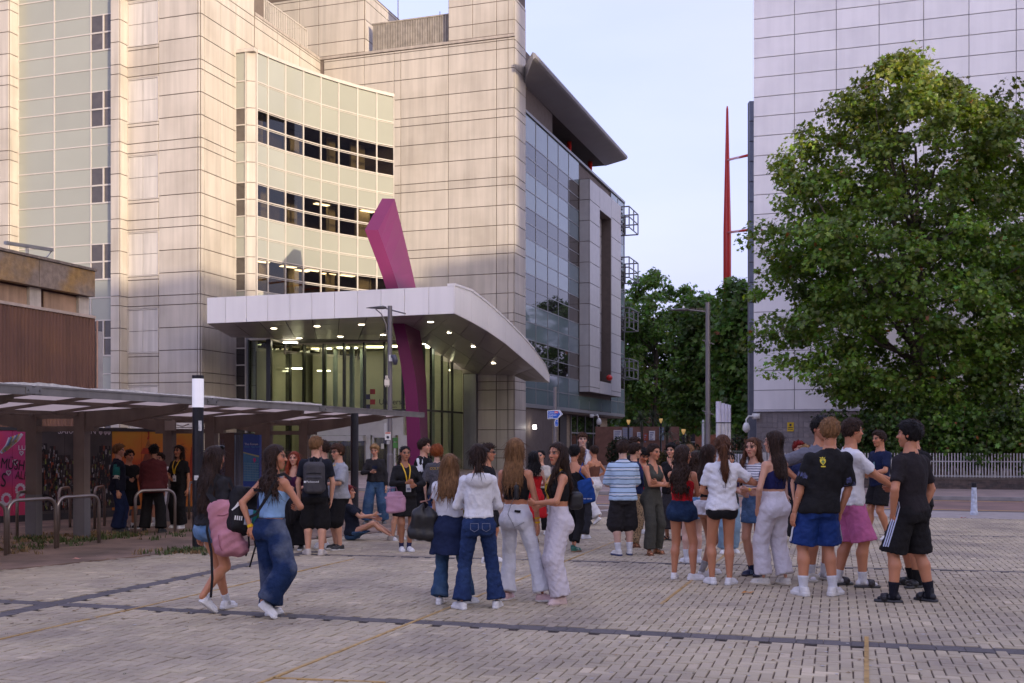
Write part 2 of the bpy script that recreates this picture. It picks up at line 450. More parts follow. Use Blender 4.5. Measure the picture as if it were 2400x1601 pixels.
M_clad2 = mat('cladding_pale', (.53, .49, .45), .45, var=.05, vscale=.8, streak=.2, objvar=.03)
M_ledge = mat('ledge', (.38, .33, .29), .6, var=.1, streak=.2)
M_mull = mat('mullion', (.50, .455, .41), .45, .1, var=.05)
M_span = mat('spandrel_glass', (.30, .305, .262), .12, var=.04, vscale=.4, objvar=.05, spec=.6)
M_span2 = mat('spandrel_glass_blue', (.17, .22, .24), .06, var=.05, vscale=.4, objvar=.08, spec=.8)
M_win = mat('window_glass', (.018, .016, .018), .02, var=.2, objvar=.3, spec=.9)
M_winb = mat('window_glass_brown', (.075, .062, .055), .08, var=.2, objvar=.25, spec=.7)
M_mulg = mat('mullion_grey', (.27, .27, .275), .4, .3, var=.05)
G_bay = glass('bay_glass', (.75, .72, .66), transp=.8)
M_room = mat('room_wall', (.20, .17, .13), .9, var=.3, vscale=.7)
M_roomf = mat('room_floor', (.10, .08, .07), .9, var=.3)
E_ceil = emis('ceiling_light', (1., .80, .5), 2.6)
C0 = np.array((-15.46, 54.0))
LF, RF1 = Frame(C0, E1), Frame(C0, E2)
C1 = C0 + E2 * RF1.s_at(749); MF = Frame(C1, E1)
aM = MF.s_at(1205); C2 = C1 + E1 * aM
QX = np.array((.343, 1.)); QX /= np.linalg.norm(QX); QF = Frame(C2, QX)
B = empty('university_building', (C0[0], C0[1], 0), label='large cream panelled university building with curved glass bay and white entrance canopy', cat='building')
TL = lambda k: 20.67 - 3.886 * k
def courses(zmin, zmax):
    z = []
    for k in range(-4, 7):
        t = TL(k); z += [t, t - .48, t - .48 - 1.135, t - .48 - 2.27]
    z = sorted({round(q, 3) for q in z if zmin < q < zmax} | {zmin, zmax})
    return [q for i, q in enumerate(z) if i == 0 or q - z[i - 1] > .12 or q == zmax]
def clad(fr, cols, zmin, zmax, name='cladding_panel', m=None, skip=None, d=0):
    zs = courses(zmin, zmax)
    for a0, a1 in zip(cols[:-1], cols[1:]):
        for z0, z1 in zip(zs[:-1], zs[1:]):
            if skip and skip((a0 + a1) / 2, (z0 + z1) / 2): continue
            panel(B, name, fr, a0, a1, z0, z1, m or M_clad, .05, .019, d, .006)
g = MB()
aF = LF.s_at(300)
fbox(g, LF, aF - .3, -.05, 0, 34, -6, 0)
fbox(g, LF, -32, aF - .3, 0, 34, -6, .34)
fbox(g, RF1, .05, 12.4, 0, 24.7, -6, 0)
aH = RF1.s_at(596)
fbox(g, RF1, .05, aH, 24.7, 34, -5, -.004)
fbox(g, MF, -7, aM - .05, 0, 24.7, -8, 0)
aT = MF.s_at(1051)
fbox(g, MF, aT, aM - .05, 24.7, 34, -1.95, -.004)
aU0, aU1 = MF.s_at(632), MF.s_at(854)
fbox(g, MF, aU0, aU1, 24.7, 28.7, -14, -.004)
fbox(g, MF, aU0 - 2, aU1 - 1.2, 28.7, 29.2, -13, -.6)
fbox(g, QF, .05, 2.0, 0, 34, -3.2, 0)
wall = g.build('wall', M_joint, B)
g = MB()
fbox(g, RF1, aH, 12.4, 24.7, 24.86, -.6, .07); fbox(g, MF, -.02, aM + .05, 24.72, 24.87, -.6, .07)
g.build('parapet', M_ledge, B)
l_cols = [LF.s_at(373), LF.s_at(467) if LF.s_at(467) < 0 else 0]
clad(LF, [LF.s_at(373), -.14, 0.0], 0.05, 27)
for k in range(-1, 6):
    z1, z0 = TL(k) - .62, TL(k) - 2.86
    a0, a1 = aF, LF.s_at(373)
    am = (a0 + a1) / 2; zm = (z0 + z1) / 2
    for (p, q) in ((a0 + .06, am), (am, a1 - .06)):
        for (r, s) in ((z0 + .05, zm), (zm, z1 - .05)):
            panel(B, 'blank_pane', LF, p, q, r, s, M_clad2, .045, .012)
    g = MB()
    for (p, q, r, s) in ((a0 + .01, a1, z1 - .045, z1), (a0 + .01, a1, z0, z0 + .045), (a0 + .01, a0 + .06, z0 + .045, z1 - .045), (a1 - .05, a1, z0 + .045, z1 - .045)):
        fbox(g, LF, p, q, r, s, 0, .075)
    g.build('blank_window_frame', M_mull, B)
    zz = [z1, TL(k) - .48, TL(k), TL(k) + .85, TL(k - 1) - 2.86]
    for r, s in zip(zz[:-1], zz[1:]): panel(B, 'cladding_panel', LF, a0, a1, r, s, M_clad, .05, .019, 0, .006)
panel(B, 'cladding_panel', LF, aF, LF.s_at(373), .05, TL(5) - 2.86, M_clad, .05, .019)
rc = [0, RF1.s_at(478), RF1.s_at(516), RF1.s_at(551)]
clad(RF1, rc, 0.05, 27)
clad(RF1, [RF1.s_at(551), RF1.s_at(594)], 22.1, 27)
clad(RF1, [RF1.s_at(596), RF1.s_at(649), RF1.s_at(700), 12.38], 22.1, 24.7)
def fin(uL, uM, uR, base):
    aR = LF.s_at(uR)
    P = LF.O + LF.X * aR
    for d in np.arange(.05, 3, .005):
        q = P + LF.N * d
        if q[0] / q[1] * F + U0 <= uM: break
    q = LF.O + LF.X * aR + LF.N * d
    w = -hit(uL, q, E1)
    ffr = Frame(q - E1 * w, E1)
    g = MB(); fbox(g, ffr, .03, w - .03, 0, 34, -d - .4, -.03); g.build('pilaster', M_joint, B)
    sfr = Frame(q, E2)
    for z0, z1 in zip(courses(.05, 27)[:-1], courses(.05, 27)[1:]):
        panel(B, 'pilaster_panel', ffr, 0, w - .03, z0, z1, M_clad, .04, .017, -.03, .006)
        panel(B, 'pilaster_panel', sfr, .03, d + .1, z0, z1, M_clad, .04, .017, -.03, .006)
fin(259, 281, 300, 0)
GF = Frame(C0 + LF.N * .38, E1)
gc = [GF.s_at(u) for u in (-75, -40, 44, 128, 214, 262)]
zr = []
for k in range(-3, 6):
    t = TL(k); zr.append([t, t - 1.16, t - 2.06, t - 2.96, t - 3.886])
g = MB()
for i, (a0, a1) in enumerate(zip(gc[:-1], gc[1:])):
    for rows in zr:
        for j, (z1, z0) in enumerate(zip(rows[:-1], rows[1:])):
            if z0 < .1 or z1 > 27: continue
            if i == 4 and j in (1, 2):
                am = a0 + (a1 - a0) * .62
                panel(B, 'window_pane', GF, a0, am, z0, z1, M_winb, .02, .035); panel(B, 'window_pane', GF, am, a1, z0, z1, M_winb, .02, .035)
                fbox(g, GF, am - .04, am + .04, z0, z1, -.02, .06)
                fbox(g, GF, a0, a1, z0 - .04, z0 + .04, -.02, .055)
            else: panel(B, 'spandrel_pane', GF, a0, a1, z0, z1, M_span, .02, .02)
for a in gc[1:-1]: fbox(g, GF, a - .035, a + .035, 0, 27, -.02, .05)
for rows in zr:
    for z in rows[:-1]:
        if 0 < z < 27: fbox(g, GF, gc[0], gc[-1], z - .03, z + .03, -.02, .046)
g.build('window_frame', M_mull, B)
a_p = GF.s_at(44)
q = GF.O + GF.X * a_p
for d in np.arange(.05, 3, .005):
    if (q + LF.N * d)[0] / (q + LF.N * d)[1] * F + U0 <= 22: break
qq = q + LF.N * d; pfr = Frame(qq - E1 * 1.1, E1); sfr = Frame(qq, E2)
g = MB(); fbox(g, pfr, .0, 1.07, 0, 34, -d - .3, -.03); g.build('pilaster', M_joint, B)
for z0, z1 in zip(courses(.05, 27)[:-1], courses(.05, 27)[1:]):
    panel(B, 'pilaster_panel', pfr, 0, 1.07, z0, z1, M_clad, .04, .017, -.03, .006)
    panel(B, 'pilaster_panel', sfr, .03, d, z0, z1, M_clad, .04, .017, -.03, .006)
mc = [MF.s_at(u) for u in (760, 854, 924, 940, 1051, 1164, 1191)] + [aM]
clad(MF, mc, 5.6, 24.68, skip=lambda a, z: a < MF.s_at(915) and z < 21.6)
clad(MF, [MF.s_at(1120)] + mc[5:], .05, 5.58)
for u0, u1 in ((1088, 1104), (1104, 1120)): panel(B, 'pilaster_panel', MF, MF.s_at(u0), MF.s_at(u1), .05, 5.58, M_mulg, .3 if u0 > 1100 else .1, .01)
clad(QF, [0, 1.97], 0.05, 27, name='cladding_panel')
clad(MF, [aT, MF.s_at(1108), MF.s_at(1164), MF.s_at(1191), aM], 24.9, 27.4, 'plant_room_panel', d=-.03)
clad(MF, [aU0, MF.s_at(702), MF.s_at(747), MF.s_at(837), aU1], 24.9, 28.6, 'plant_room_panel', d=-.03)
UF = Frame(MF.O + MF.X * aU1, E2)
clad(UF, [0.05, 3, 6, 9, 12], 24.9, 28.6, 'plant_room_panel')
g = MB()
r0, r1 = aH + .05, RF1.s_at(724)
nb = 30
for i in range(nb + 1):
    a = r0 + (r1 - r0) * i / nb
    w = .05 if i % 6 else .08
    fbox(g, RF1, a - w / 2, a + w / 2, 24.86, 26.05, -.18, -.12)
fbox(g, RF1, r0 - .04, r1 + .04, 26.05, 26.11, -.19, -.11)
fbox(g, RF1, r0 - .04, r1 + .04, 24.9, 24.95, -.17, -.13)
g.build('roof_railing', M_mull, B)
g = MB()
r0, r1 = MF.s_at(870), MF.s_at(1048)
for i in range(46):
    a = r0 + (r1 - r0) * i / 45
    fbox(g, MF, a - .035, a + .035, 24.95, 26.55, -.45, -.28)
fbox(g, MF, r0 - .1, r1, 26.55, 26.63, -.48, -.25); fbox(g, MF, r0 - .1, r1, 24.88, 24.95, -.48, -.25)
for a in (r0, r0 + 1.25, r0 + 2.6, r1 - 1.2): fbox(g, MF, a - .12, a + .12, 24.88, 26.5, -.6, -.49)
g.build('louvre_screen', mat('louvre', (.33, .29, .25), .6, var=.2, streak=.2), B)
g = MB()
for u, v0, v1, Y in ((933, 48, 0, 75), (905, 75, 44, 66), (1031, 57, 27, 64)):
    g.tube([px(u, v0, Y), px(u, v1 - (40 if v1 == 0 else 0), Y)], .04 if u == 933 else .025, 6)
g.build('antenna', mat('antenna', (.35, .33, .32), .5), B)
def plan(u, fr): a = fr.s_at(u); return fr.O + fr.X * a
Bst = plan(551, RF1)
BSF = Frame(Bst, E1); wS = hit(593, Bst, E1)
B0 = Bst + E1 * wS
B1 = plan(923, MF)
ch = B1 - B0; cl = np.linalg.norm(ch); half = math.radians(12.)
R = cl / 2 / math.sin(half); cdir = ch / cl
cen = (B0 + B1) / 2 - np.array((-cdir[1], cdir[0])) * R * math.cos(half)
ang0 = math.atan2(*(B0 - cen)[::-1]); ang1 = math.atan2(*(B1 - cen)[::-1])
def arc(t): a = ang0 + (ang1 - ang0) * t; return cen + R * np.array((math.cos(a), math.sin(a)))
tt = np.linspace(0, 1, 2001); uu = np.array([arc(t)[0] / arc(t)[1] * F + U0 for t in tt])
tj = [float(np.interp(u, uu, tt)) for u in (601, 627, 668, 710, 751, 793, 837, 882, 922.5)]
bz = [22.0, 20.5, 19.1]
for k in range(0, 4):
    w1 = 19.1 - 3.886 * k
    bz += [w1 - .88, w1 - 1.76, w1 - 2.82, w1 - 3.886]
bz = [z for z in bz if z > 6.4]
def is_win(z): return any(19.1 - 3.886 * k - 1.76 - .01 < z < 19.1 - 3.886 * k + .01 for k in range(5))
g = MB()
for i, (t0, t1) in enumerate(zip(tj[:-1], tj[1:])):
    p, q = arc(t0), arc(t1); fr = Frame(p, q - p); w = np.linalg.norm(q - p)
    for z1, z0 in zip(bz[:-1], bz[1:]):
        win = is_win((z0 + z1) / 2)
        panel(B, 'window_pane' if win else 'spandrel_pane', fr, 0, w, z0, z1, G_bay if win else M_span, .02, .03)
        fbox(g, fr, 0, w, z0 - .03, z0 + .03, -.05, .05); fbox(g, fr, 0, w, z0 - .1, z0 - .07, -.05, .04)
    for e in ((0, w) if i == 0 else (w,)): fbox(g, fr, e - .04, e + .04, 6.4, 22.0, -.06, .06)
    fbox(g, fr, 0, w, 22.0, 22.18, -.35, .09)
g.build('bay_frame', M_mull, B)
pst = Frame(arc(tj[0]), E1)
pil = Frame(BSF.O + E1 * hit(577, BSF.O, E1) + np.array((0, 0.)), arc(tj[0]) - (BSF.O + E1 * hit(577, BSF.O, E1)))
pw_ = np.linalg.norm(arc(tj[0]) - pil.O)
g = MB(); fbox(g, pil, .02, pw_, 0, 22.0, -.5, -.04); g.build('bay_pillar', M_joint, B)
PZ = None
for z1, z0 in zip([22.15, 20.5, 19.1, 18.2, 17.3] + [19.1 - 3.886 * k - x for k in range(1, 5) for x in (-1.06, 0, .88, 1.76)] + [1.2, .02], [20.5, 19.1, 18.2, 17.3] + [19.1 - 3.886 * k - x for k in range(1, 5) for x in (-1.06, 0, .88, 1.76)] + [1.2, .02]):
    if z1 > z0 + .1: panel(B, 'pillar_panel', pil, 0, pw_ - .03, z0, z1, M_clad if z0 > 7 else M_mulg, .05, .014, -.04, .006)
aS = hit(577, BSF.O, E1)
g = MB(); fbox(g, BSF, .0, aS, 0, 22.0, -.8, -.05); g.build('bay_side', M_joint, B); g = MB(); fbox(g, BSF, 0, aS + .5, 22.0, 22.18, -.8, .06); g.build('coping', M_mull, B)
zs = sorted(set([22.0, 20.5, 19.1] + [19.1 - 3.886 * k - x for k in range(0, 5) for x in (0, .88, 1.76, 2.82)] + [.05]), reverse=True)
g = MB()
for z1, z0 in zip(zs[:-1], zs[1:]):
    if z0 < 0: continue
    dark = is_win((z0 + z1) / 2)
    panel(B, 'window_pane' if dark or z1 < 7 else 'spandrel_pane', BSF, .04, aS - .04, z0, z1, (M_win if z1 < 7 else M_winb) if dark or z1 < 7 else M_span, .02, .035, -.03)
    fbox(g, BSF, 0, aS, z0 - .03, z0 + .03, -.05, .03)
for a in (.03, aS - .03): fbox(g, BSF, a - .03, a + .03, 0, 22, -.05, .036)
g.build('window_frame', M_mull, B)
inn = [arc(t) for t in np.linspace(0.01, 1, 12)]
corner = plan(749, RF1) + np.array((.05, -.05))
apoly = [tuple(p + np.array((-.1, .13)) * 1.) for p in inn] + [tuple(corner)]
apoly = apoly[::1]
g = MB()
def slab(z0, z1, m): 
    g.prism(apoly, z0, z1, m)
slab(21.8, 22.1, 0)
for k in range(0, 3):
    w1 = 19.1 - 3.886 * k
    slab(w1 - 2.9, w1 - 1.8, 0)
    slab(w1 + .02, w1 + .25, 0)
g.build('floor_slab', M_roomf, B)
g = MB()
for k in range(0, 3):
    w1 = 19.1 - 3.886 * k
    for (t, dd, w) in ((.12, 1.0, .5), (.36, 1.6, .7), (.62, 1.2, .6), (.82, .7, 1.1)):
        p = arc(t); dn = np.array((-.55, .83)); c = p + dn * dd
        c = c + nrg.normal(0, .15, 2)
        g.box((c[0], c[1], w1 - .8), (w, .12, 1.9), 0, Matrix.Rotation(.9, 3, 'Z'))
g.build('partition', mat('partition', (.42, .36, .24), .9, var=.3, vscale=1), B)
g = MB()
for k, cells in ((2, ((.3, .8), (.42, 1.3), (.47, .7), (.6, 1.1), (.72, .8), (.1, .8))), (1, ((.55, 1.), (.85, .6)))):
    w1 = 19.1 - 3.886 * k
    for t, dd in cells:
        c = arc(t) + np.array((-.55, .83)) * dd
        g.box((c[0], c[1], w1 - .03), (.9, .35, .03), 0, Matrix.Rotation(.75, 3, 'Z'))
g.build('ceiling_light', E_ceil, B)
aQ0, aQe = 2.0, QF.s_at(1464)
qc = [QF.s_at(u) for u in (1230, 1257, 1285, 1309.6, 1334, 1358)]
qz = [21.0]
for k in range(0, 5):
    w1 = 19.4 - 3.886 * k
    qz += [w1, w1 - .9, w1 - 1.8, w1 - 2.85]
qz = [z for z in qz if z > 4.2] + [3.93]
if qz[-2] - qz[-1] > 1.2: qz.insert(-1, (qz[-2] + qz[-1]) / 2)
def qwin(z): return any(19.4 - 3.886 * k - 1.8 - .01 < z < 19.4 - 3.886 * k + .01 for k in range(5))
g = MB(); fbox(g, QF, 2.0, aQe, 3.6, 20.95, -14, -.12); g.build('wall', M_joint, B)
g = MB()
qcols = list(zip(qc[:-1], qc[1:]))
af0, af1, ag0, ag1 = (QF.s_at(u) for u in (1358, 1382, 1410, 1433))
for i, (a0, a1) in enumerate(qcols + [(ag1, QF.s_at(1449)), (QF.s_at(1449), aQe)]):
    for z1, z0 in zip(qz[:-1], qz[1:]):
        win = qwin((z0 + z1) / 2)
        panel(B, 'window_pane' if win else 'spandrel_pane', QF, a0, a1, z0, z1, (M_winb if i == 4 else M_win) if win else M_span2, .02, .03, -.06)
        fbox(g, QF, a0, a1, z0 - .03, z0 + .03, -.1, -.02)
    fbox(g, QF, a0 - .035, a0 + .035, 3.9, 21.0, -.1, -.015)
fbox(g, QF, aQe - .06, aQe + .04, 3.9, 21., -.15, .0)
fbox(g, QF, 2.0, aQe, 21.0, 21.16, -.4, .05)
fbox(g, QF, 2.0, aQe, 3.72, 3.93, -.4, .03)
for a in (af0, af1, ag0):  # panes low down under the portal
    fbox(g, QF, a - .03, a + .03, 3.93, 4.6, -.1, -.02)
g.build('window_frame', M_mulg, B)
for a0, a1 in ((af0, af1), (af1, ag0), (ag0, ag1)): panel(B, 'spandrel_pane', QF, a0, a1, 3.95, 4.9, M_span2, .02, .03, -.06)
zp0, zp1 = QF.z_at(1395, 925), QF.z_at(1395, 452)
PO_ = .75
g = MB()
fbox(g, QF, af0, af1, zp0, zp1, -.2, PO_ - .05); fbox(g, QF, ag0, ag1, zp0, zp1, -.2, PO_ - .05)
fbox(g, QF, af1, ag0, zp1 - 1.6, zp1, -.2, PO_ - .05); fbox(g, QF, af1, ag0, zp0, zp0 + .9, -.2, PO_ - .05)
fbox(g, QF, af1, ag0, zp0, zp1, -.2, -.05)
g.build('portal_wall', M_joint, B)
M_port = mat('portal_panel', (.50, .48, .47), .45, var=.05, objvar=.04, streak=.06)
zpl = [zp1 - .02 - i * 1.43 for i in range(12)]; zpl = [z for z in zpl if z > zp0 + .2] + [zp0]
for z1, z0 in zip(zpl[:-1], zpl[1:]):
    for a0, a1 in ((af0, af1), (ag0, ag1)): panel(B, 'portal_panel', QF, a0, a1, z0, z1, M_port, .05, .02, PO_ - .05, .006)
    if z1 < zp1 - .5 and z0 > zp0 + .5: panel(B, 'portal_panel', QF, af1, ag0, z0, z1, M_port, .04, .02, -.05)
    sfr = Frame(QF.O + QF.X * ag0 + QF.N * (PO_ - .06), -np.array(QF.N))
    pfr2 = Frame(QF.O + QF.X * af0 + QF.N * 0, QF.N)
    panel(B, 'portal_panel', pfr2, .0, PO_ - .06, z0, z1, M_port, .03, .02, 0)
panel(B, 'portal_panel', QF, af1, ag0, zp1 - 1.6, zp1, M_port, .05, .02, PO_ - .05); panel(B, 'portal_panel', QF, af1, ag0, zp0, zp0 + .9, M_port, .05, .02, PO_ - .05)
M_red = mat('red_paint', (.66, .03, .02), .35, var=.06, coat=.3)
g = MB(); c = QF.P((af1 + ag0) / 2 + .6, zp0 + 1.25, PO_ + .12)
g.tube([(c[0], c[1], c[2] - .22), (c[0], c[1], c[2] - .12), (c[0], c[1], c[2]), (c[0], c[1], c[2] + .12), (c[0], c[1], c[2] + .22)], [.08, .2, .24, .2, .08], 12)
g.build('alarm_lamp', M_red, B, smooth=True)
g = MB()
wz = lambda d: 22.6 + (d + .1) / 1.7 * .4
prof = [(-.1, 22.6), (1.45, 22.93), (1.58, 23.0), (1.63, 23.12), (1.58, 23.25), (1.42, 23.33), (-.1, 23.6)]
a0s = [2.0 if d < .2 else -1.0 for d, z in prof]
V = [QF.P(a0s[i], z, d) for i, (d, z) in enumerate(prof)] + [QF.P(21.7, z, d) for d, z in prof]
nn = len(prof)
g.add(V, [tuple(range(nn)), tuple(range(nn, 2 * nn))[::-1]] + [(i, nn + i, nn + (i + 1) % nn, (i + 1) % nn) for i in range(nn)])
g.build('roof_wing', mat('roof_wing', (.30, .285, .285), .5, .2, var=.06, vscale=1), B)
g = MB(); fbox(g, QF, 2.2, 21.3, 21.16, 22.6, -6, -3.2); fbox(g, QF, 2.05, 21.65, 22.605, 23.58, -9, -.11); g.build('roof_store', mat('roof_dark', (.07, .06, .055), .8), B)
g = MB()
for a in (4.5, 9.5, 14.5, 20.2):
    p = QF.P(a, 21.1, -.9); g.tube([p, (p[0], p[1], 22.7)], .17, 10)
g.build('roof_post', M_red, B, smooth=True)
for v0, v1 in ((505, 552), (619, 665), (733, 778), (848, 890)):
    z1, z0 = QF.z_at(1464, v0), QF.z_at(1464, v1); g = MB()
    a0 = aQe - 3.2
    for z in (z0, (z0 + z1) / 2, z1):
        g.bar(QF.P(a0, z, 0), QF.P(a0, z, 1.1), .09, .09); g.bar(QF.P(a0, z, 1.1), QF.P(aQe, z, 1.1), .07, .07); g.bar(QF.P(aQe, z, 0), QF.P(aQe, z, 1.1), .09, .09)
    for a in (a0, (a0 + aQe) / 2, aQe):
        for d in ((.05, 1.1)): g.bar(QF.P(a, z0, d), QF.P(a, z1, d), .09, .09)
    for z in np.linspace(z0, z1, 6): fbox(g, QF, a0 + .3, a0 + 1.3, z, z + .12, .05, .3, 1)
    g.build('maintenance_cage', [mat('cage_metal', (.24, .24, .25), .4, .4), mat('cage_dark', (.04, .04, .05), .5)], B)
M_bbr = mat('buff_brick', (.33, .26, .19), .85, var=.2, vscale=2.5, bump=.4, bscale=10, stretch=(1, 1, 4), streak=.1)
g = MB(); fbox(g, QF, 2.0, aQe - 1, 0, 3.72, -8, -1.2)
g.build('street_wall', M_bbr, B)
g = MB()
for u0, u1 in ((1228, 1238), (1322, 1327), (1349, 1364)):
    g = MB(); fbox(g, QF, QF.s_at(u0), QF.s_at(u1), 0, 3.72, -1.25, -1.1); g.build('street_door', mat('dark_door', (.03, .022, .02), .5), B)
g = MB()
ua = QF.s_at(1374)
for i, (u0, u1) in enumerate(((1374, 1388), (1388, 1406), (1406, 1424), (1424, 1432), (1432, 1440))):
    panel(B, 'shop_pane', QF, QF.s_at(u0), QF.s_at(u1), .1, 3.7, M_win, .02, .04, -1.15)
    fbox(g, QF, QF.s_at(u0) - .04, QF.s_at(u0) + .04, 0, 3.72, -1.2, -1.08)
fbox(g, QF, ua, QF.s_at(1440), 2.3, 2.4, -1.2, -1.09)
g.build('shop_frame', M_mulg, B)
g = MB(); g.box(px(1253, 1001, 64.6), (.22, .1, .22)); g.build('wall_lamp', emis('wall_lamp', (1, .92, .85), 7), B)
g = MB()
c = px(1387, 975, 72); g.box(c, (.25, .5, .2)); g.tube([c, (c[0] + .36, c[1] - .3, c[2] + .06), (c[0] + .45, c[1] - .3, c[2] - .2)], .045, 8)
g.tube([(c[0] + .45, c[1] - .3, c[2] - z) for z in (.15, .3, .48, .6)], [.07, .15, .17, .06], 12)
cb = g.build('camera', mat('white_plastic', (.7, .69, .66), .4), smooth=True); tag(cb, 'white dome security camera on bracket over the dark shop front', 'security camera')
G_ent = glass('hall_glass', (.82, .86, .77), transp=.97, ior=1.28)
M_mdk = mat('hall_mullion', (.018, .018, .018), .35)
g1 = np.array(px(583, 0, 56.56)[:2]); g2 = np.array(px(633, 0, 56.3)[:2])
g5 = np.array(px(985, 0, 57.)[:2]); g3 = g5 - E1 * -hit(678, g5, E1); g6 = np.array(px(1087, 0, 63.)[:2])
HZ = 6.98
def wallglass(p, q, us, z1a, z1b, m=G_ent, dep=.2):
    fr = Frame(p, q - p); L = np.linalg.norm(q - p)
    aa = [0] + [fr.s_at(u) for u in us] + [L]
    g = MB()
    for a0, a1 in zip(aa[:-1], aa[1:]):
        za, zb = z1a + (z1b - z1a) * a0 / L, z1a + (z1b - z1a) * a1 / L
        zt = min(za, zb) - .02
        zd = 2.75
        panel(B, 'hall_pane', fr, a0, a1, 3.35 if True else 0, zt, m, .02, .03)
        panel(B, 'hall_pane', fr, a0, a1, .1, 3.35, m, .02, .03)
        fbox(g, fr, a0, a1, 3.30, 3.40, -.05, .04)
    for a in aa:
        zt = z1a + (z1b - z1a) * a / L
        fbox(g, fr, a - .04, a + .04, 0, zt, -dep, .05)
    g.build('hall_mullion', M_mdk, B)
wallglass(g1, g2, [], HZ, HZ); wallglass(g2, g3, [], HZ, HZ)
wallglass(g3, g5, [711, 758, 805.5, 853, 901, 943], HZ, HZ)
wallglass(g5, g6, [1010, 1036, 1060], HZ, 5.85, dep=.06)
M_hall = mat('hall_wall', (.46, .445, .36), .9, var=.12, vscale=.5)
g = MB()
HB = Frame(g5 + E2 * 4.2, E1)
fbox(g, HB, -8.6, -.12, 0, 6.9, -.2, 0)
fbox(g, RF1, 4.5, 12.3, 0, 6.9, .0, .03); fbox(g, MF, MF.s_at(930), MF.s_at(1086), 0, 5.8, 0, .03)
g.build('hall_wall', M_hall, B)
g = MB(); g.prism([tuple(p) for p in (g1, g2, g3, g5, g6, g6 + E2 * 1, g1 + E2 * 8)], 6.95, 7.05); g.build('hall_ceiling', mat('hall_ceiling', (.5, .47, .4), .9), B)
g = MB()
for k in range(5):
    p = g3 + E1 * (.9 + k * 1.6) + E2 * 2.0
    g.box((p[0], p[1], 6.9), (1.1, .3, .05))
for p in (g2 + E2 * 1.2 + E1 * .5, g3 + E2 * 1., g3 + E2 * 3.2 + E1 * .4, g5 - E1 * .6 + E2 * 1.4, g5 - E1 * .6 + E2 * 3., g5 - E1 * .6 + E2 * 4.8): g.box((p[0], p[1], 6.9 if p[1] < 60.2 else 5.75), (.7, .35, .05))  # extra glowing panels, added to brighten both ends of the hall
for u, v, Y in ((644, 845, 58.6), (1091, 898, 66), (1200, 969, 60.5), (826, 830, 60.5), (1034, 856, 60)):
    pass
g.build('hall_fill_light', emis('hall_fill_light', (1., .9, .68), 5.), B)
g = MB()
for d in (1.6, 2.9):
    for a in (-6.3, -4.6, -.4):
        p = HB.P(a, 0, d); g.tube([p, (p[0], p[1], 6.9)], .14, 10)
g.build('hall_post', mat('hall_post', (.25, .3, .27), .5), B)
HG = Frame(g3, E1)
M_ink = mat('sign_ink', (.02, .018, .03), .5); M_sr = mat('sign_red', (.30, .03, .03), .5); M_sn = mat('sign_navy', (.03, .025, .07), .5)
zz = lambda v: HG.z_at(880, v)
sg = MB()
for (u0, u1, v0, v1, m) in ((868, 880, 912, 924, 0), (858.5, 868, 924, 936, 1), (868, 880, 936, 948, 0), (858.5, 868, 948, 960.5, 1), (868, 880, 960.5, 972, 0)):
    fbox(sg, HG, HG.s_at(u0), HG.s_at(u1), zz(v1), zz(v0), .03, .045, m)
sg.build('sign_emblem', [M_sr, M_sn], B)
text('sign_lettering', 'University', .42, HG.M(HG.s_at(889), zz(948.5), .05) @ UPRIGHT, M_ink, B, .004)
text('sign_lettering', 'of London', .12, HG.M(HG.s_at(911), zz(956.5), .05) @ UPRIGHT, M_ink, B, .004)
M_wht = mat('white_trim', (.60, .585, .57), .45, var=.06)
dz = lambda v: HG.z_at(900, v)
g = MB()
fbox(g, HG, HG.s_at(735), HG.s_at(950), 2.02, 3.3, .0, .25)
fbox(g, HG, HG.s_at(738), HG.s_at(862), 1.72, 2.0, .1, .6)
for u0, u1 in ((862, 873), (938, 958)): fbox(g, HG, HG.s_at(u0), HG.s_at(u1), 0, 2.02, .0, .25)
fbox(g, HG, HG.s_at(735), HG.s_at(862), .0, .12, .1, .3)
g.build('door_surround', M_wht, B)
for u0, u1 in ((745, 772), (772, 800), (800, 829), (829, 862)):
    d = panel(B, 'sliding_door', HG, HG.s_at(u0), HG.s_at(u1), .1, 1.72, glass('door_glass', (.8, .78, .65), transp=.7), .03, .03, .2)
    g = MB()
    for a in (HG.s_at(u0) + .03, HG.s_at(u1) - .06): fbox(g, HG, a, a + .04, .1, 1.72, .2, .26)
    g.build('door_stile', mat('door_metal', (.36, .31, .24), .4, .4), d)
g = MB()
for (a, b, z0, z1) in ((877, 881, 0, 2.0), (927, 931, 0, 2.0), (877, 931, 1.9, 2.02)): fbox(g, HG, HG.s_at(a), HG.s_at(b), z0, z1, .05, .24)
sd = g.build('side_door', M_wht, B)
panel(sd, 'door_pane', HG, HG.s_at(881), HG.s_at(927), .05, 1.9, glass('door_glass', (.8, .78, .65)), .02, .02, .1)
for (u0, u1, v0, v1, c, nm) in ((915, 922, 1025, 1057, (.4, .2, .05), 0), (898, 905, 1040, 1052, (.7, .68, .6), 0), (926, 937, 1026, 1035, (.1, .3, .08), 0), (926, 937, 1037, 1050, (.05, .15, .4), 0)):
    g = MB(); fbox(g, HG, HG.s_at(u0), HG.s_at(u1), dz(v1), dz(v0), .26, .27); g.build('door_notice', mat('notice%d' % u0, c, .6), B)
FLb, FRb = np.array(px(485, 758, 49.8)), np.array(px(1064, 735.5, 46.))
FLb[2] = FRb[2] = 7.08
topz = lambda u, v, Y: px(u, v, Y)
Sb = [(1064, 736), (1104, 755), (1142, 777), (1184, 806), (1219, 836), (1251, 863), (1276, 888), (1287, 897)]
St = [(1064, 669.5), (1102, 683), (1142, 712), (1184, 750), (1219, 785), (1251, 821), (1276, 855), (1288, 884)]
Yc = [46, 48.2, 50.4, 52.9, 54.9, 56.7, 57.8, 58.2]
